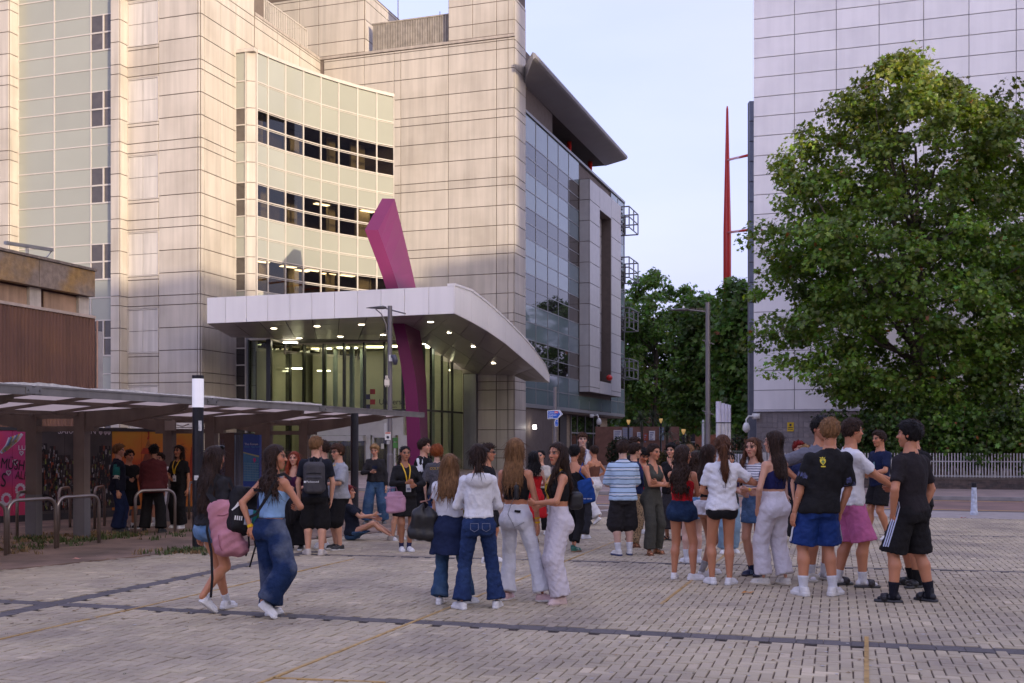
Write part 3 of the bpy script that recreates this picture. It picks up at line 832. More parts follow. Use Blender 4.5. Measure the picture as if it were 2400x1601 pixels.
S = [np.array(px(u, v, Y)) for (u, v), Y in zip(Sb, Yc)]; T = [np.array(px(u, v, Y)) for (u, v), Y in zip(St, Yc)]
S[0][2] = 7.08; tz = T[0][2]
FLt = FLb.copy(); FLt[2] = tz; T[0][:2] = S[0][:2]
for i in range(len(T)): T[i][:2] = S[i][:2]
I = [np.array((*g5, HZ)), np.array((*(g5 * .5 + g6 * .5), 6.42)), np.array((*g6, 5.85)), np.array(px(1118, 878, 62.35)), np.array(px(1160, 879, 62.0)), np.array(px(1203, 880, 61.8)), np.array(px(1231, 893, 60.3)), S[-1] + np.array((-.05, .1, 0))]
can = MB()
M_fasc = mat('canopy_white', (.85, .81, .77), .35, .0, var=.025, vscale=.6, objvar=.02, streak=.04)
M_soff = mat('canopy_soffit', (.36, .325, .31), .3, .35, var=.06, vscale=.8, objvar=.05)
lift = np.array((0, 0, .06))
Lb = np.array((*g1, HZ + .06)) + np.array((-.6, -1.2, 0))
core = MB()
core.add([FLb + lift, S[0] + lift, I[0] + lift, np.array((*g3, HZ)) + lift, np.array((*g2, HZ)) + lift, Lb + lift], [(0, 1, 2, 3, 4, 5)])
for i in range(len(S) - 1): core.add([S[i] + lift * 3, S[i + 1] + lift * 3, I[i + 1] + lift * 3, I[i] + lift * 3], [(0, 1, 2, 3)])
core.add([FLt - lift, T[0] - lift, I[0] + lift * 18, Lb + lift * 18], [(0, 1, 2, 3)])
for i in range(len(S) - 1): core.add([T[i] - lift, T[i + 1] - lift, I[i + 1] + lift * 3, I[i] + lift * (18 if i == 0 else 8)], [(0, 1, 2, 3)])
cano = core.build('canopy', mat('canopy_core', (.1, .09, .085), .7), B)
def quad_panel(name, P, m, parent, out, t=.05, gap=.012):
    P = [np.array(p, float) for p in P]; c = sum(P) / 4
    Q = []
    for i, p in enumerate(P):
        a = P[(i + 1) % 4] - p; b = P[i - 1] - p
        a /= np.linalg.norm(a) + 1e-9; b /= np.linalg.norm(b) + 1e-9
        Q.append(p + (a + b) * gap)
    o = np.array(out, float)
    g = MB(); g.hexa([*Q, *[q + o * t for q in Q]])
    return g.build(name, m, parent)
uf = [485, 528, 577.5, 627.5, 679.5, 731, 784, 838, 893, 948, 1005, 1064]
ffr = Frame(FLb[:2], FRb[:2] - FLb[:2])
fa = [0] + [ffr.s_at(u) for u in uf[1:-1]] + [np.linalg.norm(FRb[:2] - FLb[:2])]
for a0, a1 in zip(fa[:-1], fa[1:]): panel(cano, 'fascia_panel', ffr, a0, a1, 7.08, tz, M_fasc, .06, .01, -.06)
g = MB(); fbox(g, ffr, .02, fa[-1] - .02, 7.1, tz - .02, -.3, -.06); g.build('fascia_back', mat('canopy_core', (.1, .09, .085)), cano)
for i in range(len(S) - 1):
    d = S[i + 1][:2] - S[i][:2]; nrm = np.array((d[1], -d[0], 0)); nrm /= np.linalg.norm(nrm)
    nsub = 1
    quad_panel('fascia_panel', (S[i], S[i + 1], T[i + 1], T[i]), M_fasc, cano, nrm, .03, .008)
    g = MB(); k = np.array((0, 0, .10 if i < 5 else .04)); g.hexa([T[i] - nrm * .3, T[i + 1] - nrm * .3, T[i + 1] + nrm * .06, T[i] + nrm * .06] + [q + k for q in (T[i] - nrm * .3, T[i + 1] - nrm * .3, T[i + 1] + nrm * .06, T[i] + nrm * .06)])
    g.build('canopy_gutter', M_fasc, cano)
from mathutils.bvhtree import BVHTree
backL, backR = np.array((*g2, HZ)), I[0]
bt = []
def bil(P, s, t): return (P[0] * (1 - s) + P[1] * s) * (1 - t) + (P[3] * (1 - s) + P[2] * s) * t
LP = [FLb, S[0], I[0], Lb - lift]
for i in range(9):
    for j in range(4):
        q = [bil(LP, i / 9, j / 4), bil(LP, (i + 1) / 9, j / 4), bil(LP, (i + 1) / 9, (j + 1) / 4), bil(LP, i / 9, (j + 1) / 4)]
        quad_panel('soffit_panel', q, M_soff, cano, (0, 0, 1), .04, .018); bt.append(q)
for i in range(len(S) - 1):
    for j in range(3):
        q = [S[i] * (1 - j / 3) + I[i] * j / 3, S[i + 1] * (1 - j / 3) + I[i + 1] * j / 3, S[i + 1] * (1 - (j + 1) / 3) + I[i + 1] * (j + 1) / 3, S[i] * (1 - (j + 1) / 3) + I[i] * (j + 1) / 3]
        quad_panel('soffit_panel', q, M_soff, cano, (0, 0, 1), .04, .018); bt.append(q)
vv = [tuple(p) for q in bt for p in q]
bvh = BVHTree.FromPolygons(vv, [(4 * i, 4 * i + 1, 4 * i + 2, 4 * i + 3) for i in range(len(bt))])
E_dl = emis('downlight', (1., .86, .62), 5.)
for u, v in ((642, 770), (743, 765), (847, 761), (701.5, 793), (798, 789), (898, 785), (1009, 755), (1055, 780.5), (1111, 813), (1158, 852)):
    d = Vector(((u - U0) / F, 1, (V0 - v) / F)).normalized()
    h = bvh.ray_cast(Vector((0, 0, EYE)), d)
    if h[0] is None: continue
    g = MB(); p = h[0]; g.tube([(p[0], p[1], p[2] - .008), (p[0], p[1], p[2] + .02)], .14, 14); g.build('downlight', E_dl, cano)
M_mag = mat('magenta_paint', (.125, .010, .064), .42, spec=.22, var=.07, vscale=.8, dirt=(.14, .014, .07), dirt_amt=.4, dirt_scale=.9, bump=.05, bscale=4)
zl = [0, 3.4, 5.0, 7.0, 8.7, 11.3]
um = [992, 980, 970, 948, 933, 886]; ul = [957, 950, 940.5, 921, 904, 855]
zr_ = [0, 3.4, 5.0, 7.0, 9.0, 13.4]; ur = [1004, 1001, 997, 984, 975.5, 925]
g = MB(); YM, YR = 49.5, 52.5
ML = [px(u, 0, YM)[:1] + (YM, z) for u, z in zip(um, zl)]; LL = [px(u, 0, YM - .05)[:1] + (YM - .05, z) for u, z in zip(ul, zl)]
RL = [px(u, 0, YR)[:1] + (YR, z) for u, z in zip(ur, zr_)]
BLk = [tuple(np.array(l) + np.array(r) - np.array(m)) for l, r, m in zip(LL, RL, ML)]
def smooth_path(P, n=5):
    P = np.array(P); t = np.arange(len(P)); out = []
    for q in np.linspace(0, len(P) - 1, (len(P) - 1) * n + 1):
        i = min(int(q), len(P) - 2); f = q - i
        p0, p1, p2, p3 = P[max(i - 1, 0)], P[i], P[i + 1], P[min(i + 2, len(P) - 1)]
        out.append(.5 * (2 * p1 + (p2 - p0) * f + (2 * p0 - 5 * p1 + 4 * p2 - p3) * f * f + (3 * p1 - p0 - 3 * p2 + p3) * f ** 3))
    return out
rings = list(zip(smooth_path(LL), smooth_path(ML), smooth_path(RL), smooth_path(BLk)))
V = [p for r in rings for p in r]; Fc = []
for i in range(len(rings) - 1):
    for k in range(4): Fc.append((i * 4 + k, i * 4 + (k + 1) % 4, i * 4 + 4 + (k + 1) % 4, i * 4 + 4 + k))
Fc += [(3, 2, 1, 0), tuple((len(rings) - 1) * 4 + k for k in range(4))]
g.add(V, Fc)
tag(g.build('sculptural_column', M_mag), 'tall leaning magenta column piercing the white canopy with slanted top', 'column')
M_tow = mat('tower_panel', (.80, .765, .75), .38, .25, var=.03, vscale=.4, objvar=.03, streak=.05, dirt=(.4, .38, .42), dirt_amt=.18, dirt_scale=.6)
TF = Frame(np.array(px(1766, 0, 50.)[:2]), E1)
TW = empty('panelled_tower', (TF.O[0], TF.O[1], 0), label='tall windowless tower clad in pale lilac metal panels behind the plane tree', cat='building')
g = MB(); fbox(g, TF, .02, 30, 3.05, 36, -13, -.04); fbox(g, TF, .12, 30, 0, 3.05, -13, -.12)
g.build('wall', mat('tower_joint', (.33, .30, .31), .8), TW)
ta = [0.0] + [TF.s_at(u) for u in (1862, 1960, 2060.5, 2164.7, 2271, 2381.7)]
ta += [ta[-1] + 1.9 * i for i in range(1, 4)]
tz_ = [3.13 + .897 * k for k in range(0, 26)]
for a0, a1 in zip(ta[:-1], ta[1:]):
    for z0, z1 in zip(tz_[:-1], tz_[1:]): panel(TW, 'cladding_panel', TF, a0, a1, z0, z1, M_tow, .04, .014, -.03, .006)
g = MB(); fbox(g, TF, 0, 28, 3.05, 3.13, -.1, .04); g.build('drip_edge', mat('drip', (.5, .48, .5), .4), TW)
M_tile = mat('wall_tile', (.235, .205, .20), .5, var=.08, vscale=2, objvar=.12)
nt_ = 0
for i in range(32):
    for j in range(9):
        panel(TW, 'tile', TF, .14 + i * .232, .14 + (i + 1) * .232, 3.02 - (j + 1) * .232, 3.02 - j * .232, M_tile, .03, .006, -.11)
g = MB()
for i in range(32, 100):
    for j in range(9): fbox(g, TF, .146 + i * .232, .14 + (i + 1) * .232 - .006, 3.02 - (j + 1) * .232 + .006, 3.02 - j * .232 - .006, -.12, -.08)
for i in range(0, 100):
    for j in range(9, 13): fbox(g, TF, .146 + i * .232, .14 + (i + 1) * .232 - .006, max(0, 3.02 - (j + 1) * .232 + .006), 3.02 - j * .232 - .006, -.12, -.08)
tag(g.build('tile_field', M_tile, TW), kind='stuff')
g = MB(); fbox(g, TF, TF.s_at(2005), TF.s_at(2062), 0, TF.z_at(2030, 1000), -.08, .06); dr = g.build('service_door', mat('door_grey', (.27, .265, .28), .5, var=.06), TW)
g = MB(); fbox(g, TF, TF.s_at(2019), TF.s_at(2029), TF.z_at(2020, 1058), TF.z_at(2020, 1047), .062, .07); g.build('door_notice', mat('notice_pale', (.55, .55, .57), .5), dr)
g = MB(); fbox(g, TF, TF.s_at(1845), TF.s_at(1860), TF.z_at(1850, 1011), TF.z_at(1850, 990), -.08, -.05)
nb_ = tag(g.build('warning_notice', mat('notice_yellow', (.62, .40, .01), .5)), 'yellow warning notice fixed to the grey tiled tower base', 'notice')
g = MB(); fbox(g, TF, TF.s_at(1850), TF.s_at(1855), TF.z_at(1850, 999), TF.z_at(1850, 993), -.05, -.045); fbox(g, TF, TF.s_at(1847), TF.s_at(1858), TF.z_at(1850, 1003), TF.z_at(1850, 1001.5), -.05, -.045); fbox(g, TF, TF.s_at(1847), TF.s_at(1858), TF.z_at(1850, 1007), TF.z_at(1850, 1005.5), -.05, -.045)
g.build('printed_mark', M_ink, nb_)
g = MB(); a, b = px(1756.5, 0, 53), px(1775, 0, 53); zt = EYE + (V0 - 237) * 53 / F
g.box(((a[0] + b[0]) / 2, 53.2, zt / 2), (b[0] - a[0], .4, zt)); sb_ = g.build('stair_shaft', mat('shaft_joint', (.14, .15, .18), .7), TW)
for k in range(11):
    z1 = zt - .05 - k * .98
    g = MB(); g.box(((a[0] + b[0]) / 2, 52.97, z1 - .46), (b[0] - a[0], .06, .92)); g.build('shaft_panel', mat('shaft_panel', (.27, .31, .38), .35, .2, objvar=.06), sb_)
g = MB(); c = px(1766, 976, 50.2); g.box((c[0] + .05, c[1] - .3, c[2]), (.3, .3, .25))
g.tube([(c[0], c[1] - .4, c[2]), (c[0] - .3, c[1] - .4, c[2]), (c[0] - .42, c[1] - .4, c[2] - .15), (c[0] - .42, c[1] - .4, c[2] - .35)], .04, 8)
g.tube([(c[0] - .42, c[1] - .4, c[2] - z) for z in (.3, .45, .62, .75)], [.09, .16, .17, .05], 12)
tag(g.build('camera', mat('white_plastic', (.7, .69, .66), .4), smooth=True), 'white dome security camera on the corner of the tiled tower base', 'security camera')
Ym = 69.
g = MB(); zt = EYE + (V0 - 249) * Ym / F
x0 = px(1704.5, 0, Ym)[0]; g.tube([(x0, Ym, 0), (x0, Ym, 15), (x0 + .0, Ym, zt - .2), (x0, Ym, zt)], [.26, .25, .075, .04], 16)
mast = tag(g.build('red_mast', M_red, smooth=True), 'tall tapering bright red steel mast rising behind the street trees', 'mast')
for (v0, v1) in ((375, 362), (545, 538)):
    g = MB(); g.tube([px(1706, v0, Ym), px(1762, v1, 58.)], .075, 10); g.build('strut', M_red, mast, smooth=True)
M_far = mat('shade_building_face', (.30, .27, .25), .8, var=.15, vscale=.2)
sh = Vector((sv.x, sv.y)).normalized(); perp = Vector((-sh.y, sh.x))
tan = math.tan(math.radians(SUN_EL))
D = 55.
def shade_block(t0, t1, zshadow, Yd, lab):  # unseen blocks behind the camera, added and sized to cast the shade
    """a block whose roof edge throws its shadow at height zshadow at plan distance Yd along the sun line"""
    h = zshadow + (D + Yd) * tan
    a = sh * D + perp * t0; b = sh * D + perp * t1
    g = MB(); g.prism([(a.x, a.y), (b.x, b.y), (b.x + sh.x * 14, b.y + sh.y * 14), (a.x + sh.x * 14, a.y + sh.y * 14)][::1], 0, h)
    o = g.build('shade_building', M_far); tag(o, lab, 'building')
    g = MB()
    ax = Frame((b.x, b.y), (a - b)) if False else None
    return o
shade_block(-70, 26, 10.2, 51, 'unseen block added behind the camera to shade the square')
shade_block(26.01, 36.8, 8.0, 49, 'unseen lower block added behind the camera, letting sun reach the tree top')
shade_block(36.81, 40.2, 12.6, 47.4, 'unseen narrow block added behind the camera to shade the facade corner')
shade_block(40.21, 95, 40, 31, 'unseen tall block added behind the camera to shade the lilac tower')
M_st = mat('shelter_paint', (.175, .13, .102), .55, var=.12, vscale=1.6, streak=.25, dirt=(.11, .075, .055), dirt_amt=.4, dirt_scale=3)
M_st2 = mat('fascia_metal', (.21, .195, .185), .5, .1, var=.15, vscale=3, streak=.2)
M_poly = bpy.data.materials.new('roof_sheet'); N, L, P = nodes_of(M_poly)
P.inputs['Base Color'].default_value = (.62, .56, .5, 1); P.inputs['Roughness'].default_value = .6
tl = N.new('ShaderNodeBsdfTranslucent'); tl.inputs[0].default_value = (.80, .72, .66, 1); mx = N.new('ShaderNodeMixShader'); mx.inputs[0].default_value = .8
L.new(P.outputs[0], mx.inputs[1]); L.new(tl.outputs[0], mx.inputs[2]); L.new(mx.outputs[0], N['Material Output'].inputs['Surface'])
F0 = np.array((-5.18, 17.7)); SF = Frame(F0, E2)        # front edge line, outward = E1
SH = empty('cycle_shelter', (-7.3, 18.4, 0), label='long weathered grey steel cycle shelter with cantilevered translucent roof', cat='shelter')
ftop = lambda d: 2.36 + d * .1 if d > -2.7 else 2.36 - 5.4 * .1 - d * .1 - .0   # butterfly roof
def froof(d): return 2.30 - .10 * min(abs(d), abs(5.4 + d))
segs = [(-12, -7.7), (-7.66, -3.6), (-3.54, .5), (.54, 4.38), (4.42, 9.67)]
for a0, a1 in segs:
    g = MB(); fbox(g, SF, a0, a1, 2.235, 2.355, -.05, .0); fbox(g, SF, a0, a1, 2.335, 2.36, -.12, .012); g.build('fascia', M_st2, SH)
    g = MB(); fbox(g, SF, a0, a1, 2.235, 2.355, -5.42, -5.37); g.build('fascia', M_st2, SH)
g = MB()
for a in (-3.57, .52, 4.4): fbox(g, SF, a - .14, a + .14, 2.25, 2.335, -.03, .012)
for a in (-3.66, -3.46, .4, .64, 4.3, 4.5):
    p = SF.P(a, 2.295, .014); g.tube([p, (p[0] + E1[0] * .015, p[1] + E1[1] * .015, p[2])], .018, 8)
g.build('joint_bracket', mat('bracket_metal', (.22, .21, .2), .4, .5), SH)
g = MB(); V = []; Fc = []
xs = np.arange(-12, 4.4, .09)
for i, a in enumerate(xs):
    h = .012 + .02 * max(0, math.sin(a * 2.1 + 1.3 * math.sin(a * .8))) + rnd.uniform(0, .012)
    if -4 < a < -2.6: h += .03 * math.sin((a + 4) / 1.4 * math.pi)
    V += [SF.P(a, 2.352, .0), SF.P(a, 2.356 + h, -.02), SF.P(a, 2.35, -.2)]
for i in range(len(xs) - 1):
    b = i * 3; Fc += [(b, b + 3, b + 4, b + 1), (b + 1, b + 4, b + 5, b + 2)]
g.add(V, Fc); g.build('roof_felt', mat('roof_felt', (.5, .47, .43), .9, var=.2, vscale=14), SH)
fr_t = [-7.64, -3.82, 0, 3.82, 7.63]
for t in fr_t:
    for d in (-2.2, -3.2):
        g = MB(); fbox(g, SF, t - .075, t + .075, 0, 2.14, d - .11, d + .11); pst_ = g.build('post', M_st, SH)
        g = MB(); fbox(g, SF, t - .078, t + .078, 0.002, .72, d - .113, d + .113); g.build('post_sleeve', mat('sleeve_paint', (.15, .14, .145), .6, var=.1, streak=.2), pst_)
    for sgn in (0, 1):
        pr = [(-2.2, 2.14), (-2.1, 1.90), (-1.9, 1.86), (-.25, 2.12), (-.14, 2.17), (-.12, 2.23), (-2.3, 2.13)]
        g = MB(); V = []
        for e in (-.05, .05):
            for d, z in pr: V.append(SF.P(t + e, z, d if not sgn else -5.4 - d))
        k = len(pr); g.add(V, [tuple(range(k)), tuple(range(k, 2 * k))[::-1]] + [(i, (i + 1) % k, k + (i + 1) % k, k + i) for i in range(k)])
        g.build('cantilever_beam', M_st, SH)
    g = MB(); fbox(g, SF, t - .06, t + .06, 1.80, 1.89, -3.5, -1.9); fbox(g, SF, t - .05, t + .05, 2.02, 2.14, -3.3, -2.1)
    for d in (-3.42, -1.98): p = SF.P(t, 1.845, d); g.tube([(p[0] - .07 * E2[0], p[1] - .07 * E2[1], p[2]), (p[0] + .07 * E2[0], p[1] + .07 * E2[1], p[2])], .022, 8)
    g.build('cross_bar', M_st, SH)
for d in (-1.12, -2.25, -3.15, -4.28):
    g = MB(); zc = froof(d) ; fbox(g, SF, -12, 9.6, zc - .005, zc + .05, d - .03, d + .03); g.build('purlin', M_st, SH)
for t in np.arange(-12, 9.6, 1.27):
    for (da, db) in ((-.06, -2.65), (-2.75, -5.35)):
        g = MB(); g.bar(SF.P(t, froof(da) + .03, da), SF.P(t, froof(db) + .03, db), .05, .045); g.build('rafter', M_st, SH)
for i, t in enumerate(np.arange(-12, 9.6, 1.27)):
    t1 = min(t + 1.27, 9.62)
    for (da, db) in ((-.06, -1.12), (-1.12, -2.25), (-2.25, -2.7), (-2.7, -3.15), (-3.15, -4.28), (-4.28, -5.35)):
        za, zb = froof(da) + .055, froof(db) + .055
        g = MB(); g.hexa([SF.P(t + .01, za, da - .005), SF.P(t1 - .01, za, da - .005), SF.P(t1 - .01, zb, db + .005), SF.P(t + .01, zb, db + .005), SF.P(t + .01, za + .01, da - .005), SF.P(t1 - .01, za + .01, da - .005), SF.P(t1 - .01, zb + .01, db + .005), SF.P(t + .01, zb + .01, db + .005)])
        g.build('roof_sheet', M_poly, SH)
g = MB(); c = SF.P(3.75, 1.97, -2.95); g.box((c[0] - .12, c[1] - .1, c[2]), (.2, .12, .22)); g.tube([(c[0], c[1] - .1, c[2]), (c[0] + .12, c[1] - .1, c[2] - .03), (c[0] + .25, c[1] - .08, c[2] + .02)], .012, 6)
g.build('junction_box', mat('beige_box', (.30, .245, .21), .5), SH)
M_ss = mat('steel_stand', (.33, .29, .265), .28, .85, var=.1, vscale=6)
def stand(p, q, h, lab):
    p, q = np.array(p), np.array(q); d = (q - p); L = np.linalg.norm(d); d /= L; r = .16; pts = [(*p, -.02), (*p, h - r)]
    for a in np.linspace(0, math.pi / 2, 7)[1:]: c = p + d * r * (1 - math.cos(a)); pts.append((*c, h - r + r * math.sin(a)))
    for a in np.linspace(0, math.pi / 2, 7): c = q - d * r * (1 - math.sin(a)); pts.append((*c, h - r + r * math.cos(a)))
    pts.append((*q, -.02)); g = MB(); g.tube(pts, .026, 12)
    tag(g.build('cycle_stand', M_ss, smooth=True), lab, 'bike rack', 'steel cycle stands by the shelter')
for u0, v0, u1, v1, lab in ((-90, 1312, 13, 1302, 'curved steel cycle stand cut off by the left picture edge'),
                            (19, 1299, 130, 1286, 'wide steel cycle stand before the shelter post beside pink mural'), (135, 1284, 232, 1273, 'steel cycle stand in front of the dark skyline mural'),
                            (317, 1254, 410, 1249, 'steel cycle stand behind the person in the maroon jacket')):
    stand(gpx(u0, v0), gpx(u1, v1), .77, lab)
for u0, v0, lab in ((40, 1262, 'steel cycle stand seen end-on between pink mural and shelter post'), (138, 1244, 'steel cycle stand seen end-on before the dark mural'), (222, 1240, 'steel cycle stand seen end-on right of the second shelter post'), (443, 1218, 'steel cycle stand seen end-on before the orange mural')):
    x, y = gpx(u0, v0); stand((x, y), (x - .1, y + .75), .77, lab)
A_, Bm = np.array(gpx(0, 1226)), np.array(gpx(455, 1200))
HF = Frame(A_, Bm - A_)
HD = empty('mural_hoarding', (A_[0], A_[1], 0), label='painted site hoarding of pink, dark skyline and orange murals behind the cycle shelter', cat='hoarding')
hs = lambda u: HF.s_at(u)
hz = lambda u, v: HF.z_at(u, v)
M_pink = mat('mural_pink', (.68, .055, .14), .6, var=.12, vscale=2, dirt=(.25, .06, .30), dirt_amt=.7, dirt_scale=.8)
M_sky = mat('mural_grey', (.075, .062, .058), .65, var=.25, vscale=2.5)
M_org = bpy.data.materials.new('mural_orange'); N, L, P = nodes_of(M_org); P.inputs['Roughness'].default_value = .55
ge = N.new('ShaderNodeNewGeometry'); sp = N.new('ShaderNodeSeparateXYZ'); L.new(ge.outputs['Position'], sp.inputs[0])
no = N.new('ShaderNodeTexNoise'); no.inputs['Scale'].default_value = 2.2; no.inputs['Detail'].default_value = 6; L.new(ge.outputs['Position'], no.inputs['Vector'])
ad = N.new('ShaderNodeMath'); ad.operation = 'MULTIPLY_ADD'; ad.inputs[1].default_value = .9; L.new(no.outputs['Fac'], ad.inputs[0]); L.new(sp.outputs['Z'], ad.inputs[2])
rp = N.new('ShaderNodeValToRGB'); rp.color_ramp.elements[0].position = .1; rp.color_ramp.elements[0].color = (.55, .20, .02, 1); rp.color_ramp.elements[1].position = 1.
rp.color_ramp.elements[1].color = (.56, .33, .02, 1)
for p, c in ((.38, (.62, .16, .015, 1)), (.58, (.55, .07, .012, 1)), (.74, (.64, .17, .015, 1))):
    e = rp.color_ramp.elements.new(p); e.color = c
dv = N.new('ShaderNodeMath'); dv.operation = 'DIVIDE'; dv.inputs[1].default_value = 2.5; L.new(ad.outputs[0], dv.inputs[0]); L.new(dv.outputs[0], rp.inputs[0]); L.new(rp.outputs[0], P.inputs['Base Color'])
edges = [-130, -50, 27, 85, 150, 205, 261, 330, 395, 470]
hm = [M_pink, M_pink, M_pink, M_sky, M_sky, M_sky, M_org, M_org, M_org]
boards = []
for (u0, u1), m in zip(zip(edges[:-1], edges[1:]), hm):
    boards.append(panel(HD, 'hoarding_board', HF, hs(u0), hs(u1), .12, 1.88, m, .03, .004, 0))
g = MB(); fbox(g, HF, hs(-130), hs(470), 0, .14, -.04, .04); fbox(g, HF, hs(-130), hs(470), 1.86, 1.93, -.05, .045); g.build('rail', mat('hoarding_rail', (.05, .045, .045), .7), HD)
def pm(c, nm): return mat('mural_' + nm, c, .6, var=.2, vscale=8)
P_w, P_b, P_k = pm((.7, .62, .66), 'white'), pm((.1, .3, .6), 'blue'), pm((.02, .015, .02), 'black')
def stroke(g, P, w, d, m=0):
    for (u0, v0), (u1, v1) in zip(P[:-1], P[1:]):
        a = np.array((hs(u0), hz(u0, v0))); b = np.array((hs(u1), hz(u1, v1))); t = b - a; l = np.linalg.norm(t)
        if l < 1e-5: continue
        t /= l; nn_ = np.array((-t[1], t[0])) * w / 2; a = a - t * w * .3; b = b + t * w * .3
        q = [a - nn_, b - nn_, b + nn_, a + nn_]
        g.add([HF.P(x, z, d) for x, z in q], [(0, 1, 2, 3)], m)
g = MB()
for k in range(7):
    stroke(g, [(1 + k * 2.2, 1060 - k * 1.3), (13 + k * 4.4, 1046 - k * 2.5), (20 + k * 4.8, 1028 - k * 1.6)], .06, .036, k % 3)
g.build('mural_feathers', [P_w, P_b, pm((.7, .45, .05), 'gold')], boards[1])
for s, u, v, sz in (('MÜSH', -2, 1097, .30), ('S', -2, 1140, .40), ('ALF.', 33, 1122, .24)):
    text('mural_tag', s, sz, HF.M(hs(u), hz(u, v), .04) @ Matrix.Rotation(.12, 4, 'Y') @ Matrix.Scale(.62, 4, (1, 0, 0)) @ UPRIGHT, P_k, boards[2], .001)
g = MB()
for (u, v, r) in ((48, 1062, 5), (34, 1083, 7), (18, 1108, 6)):
    H_ = [(u + r * .8 * (16 * math.sin(t) ** 3) / 16, v - r * (13 * math.cos(t) - 5 * math.cos(2 * t) - 2 * math.cos(3 * t) - math.cos(4 * t)) / 16) for t in np.linspace(0, 6.28, 22)]
    stroke(g, H_, .022, .037)
for (u, v) in ((13, 1170), (46, 1148)):
    for t in np.linspace(0, 6.28, 15): stroke(g, [(u + 8 * math.cos(t), v + 10 * math.sin(t)), (u + 11.5 * math.cos(t), v + 14 * math.sin(t))], .04, .036)
g.build('mural_hearts', P_w, boards[2])
text('mural_tag', 'LUVE', .14, HF.M(hs(40), hz(40, 1055), .04) @ UPRIGHT, P_w, boards[2], .001)
cols = [pm(c, 's%d' % i) for i, c in enumerate(((.012, .010, .010), (.03, .022, .018), (.30, .06, .02), (.38, .36, .36), (.22, .26, .05), (.10, .08, .075), (.09, .03, .02)))]
g = MB(); x = hs(84)
while x < hs(258):
    w = rnd.uniform(.10, .34); top = 1.05 + .55 * rnd.random() ** 1.6
    if rnd.random() < .2: g.add([HF.P(x, .2, .033), HF.P(x + w, .2, .033), HF.P(x + w, top - .25, .033), HF.P(x + w * .5, top + .15, .033), HF.P(x, top - .25, .033)], [(0, 1, 2, 3, 4)], 0)
    else: g.add([HF.P(x, .2, .033), HF.P(x + w, .2, .033), HF.P(x + w, top, .033), HF.P(x, top, .033)], [(0, 1, 2, 3)], rnd.choice((0, 0, 1)))
    for _ in range(int(70 * w / .2)):
        zz_ = rnd.uniform(.2, top - .05); a = x + rnd.uniform(0, w * .9); hh = rnd.uniform(.02, .12); ww = rnd.uniform(.008, .04)
        g.add([HF.P(a, zz_, .0345), HF.P(a + ww, zz_, .0345), HF.P(a + ww, zz_ + hh, .0345), HF.P(a, zz_ + hh, .0345)], [(0, 1, 2, 3)], rnd.choice((2, 3, 5, 5, 1, 0, 6, 6, 4, 5)))
    x += w * rnd.uniform(.45, .9)
tag(g.build('mural_skyline', cols, boards[4]), kind='stuff')
text('mural_tag', 'SARAH JAN', .17, HF.M(hs(133), hz(133, 1016.5), .04) @ UPRIGHT, P_w, boards[4], .001)
g = MB()
for u in (234, 245, 253):
    stroke(g, [(u + 3 * (16 * math.sin(t) ** 3) / 16, 1014 - 4 * (13 * math.cos(t) - 5 * math.cos(2 * t) - 2 * math.cos(3 * t) - math.cos(4 * t)) / 16) for t in np.linspace(0, 6.28, 14)], .03, .037)
g.build('mural_hearts', P_w, boards[5])
g = MB(); cr = 0
for (u0, u1, v0, v1) in ((327, 360, 1050, 1064), (331, 356, 1064, 1085), (338, 352, 1030, 1050), (342, 348, 1012, 1030), (315, 350, 1088, 1100), (320, 345, 1100, 1130), (440, 452, 1048, 1120), (418, 432, 1075, 1120)):
    a0, a1 = hs(u0), hs(u1); g.add([HF.P(a0, hz(u0, v1), .034), HF.P(a1, hz(u1, v1), .034), HF.P(a1 - .05, hz(u1, v0), .034), HF.P(a0 + .07, hz(u0, v0), .034)], [(0, 1, 2, 3)], cr % 3); cr += 1
g.build('mural_ruin', [pm((.42, .05, .012), 'rust'), pm((.22, .05, .02), 'rust2'), pm((.36, .13, .03), 'rust3')], boards[7])
g = MB(); p = px(514, 0, 27.5); q = px(549, 0, 26.4); r = px(574, 0, 27.3)
g.prism([p[:2], q[:2], r[:2], (p[0] + .8, p[1] + 1.2)], 0, 1.86)
kio = tag(g.build('advert_kiosk', mat('kiosk_dark', (.012, .012, .022), .25, var=.3, vscale=3)), 'dark advert kiosk with pale blue waterfall poster beside the blue totem', 'kiosk')
g = MB(); fk = Frame(q[:2], np.array(r[:2]) - np.array(q[:2])); fk2 = Frame(p[:2], np.array(q[:2]) - np.array(p[:2]))
for k in range(9):
    a = k * .055; V = [fk.P(a + .015 * math.sin(z * 5 + k), z, .012) for z in np.linspace(.1, 1.8, 9)] + [fk.P(a + .012 + .02 * (k == 0) + .012 * math.sin(z * 5 + k), z, .012) for z in np.linspace(1.8, .1, 9)]
    g.add(V, [tuple(range(18))], 0 if k < 2 else 1)
for k in range(8):
    a = .05 + k * .06; V = [fk2.P(a + .012 * math.sin(z * 6 + k), z, .012) for z in np.linspace(.1, 1.5 + .1 * (k % 3), 7)] + [fk2.P(a + .014 + .01 * math.sin(z * 6 + k), z, .012) for z in np.linspace(1.5 + .1 * (k % 3), .1, 7)]
    g.add(V, [tuple(range(14))], 1)
g.build('poster', [mat('poster_pale', (.38, .55, .72), .3), mat('poster_blue', (.05, .10, .2), .3)], kio)
TT = Frame(np.array(px(570, 0, 26.5)[:2]), np.array((.985, -.17)))
tz1 = TT.z_at(590, 1018)
g = MB(); fbox(g, TT, 0, TT.s_at(608), 0, tz1, -.18, 0)
tot = tag(g.build('map_totem', mat('totem_blue', (.008, .055, .35), .3, var=.05)), 'blue wayfinding totem with map reading The Forum', 'totem')
wt = TT.s_at(608)
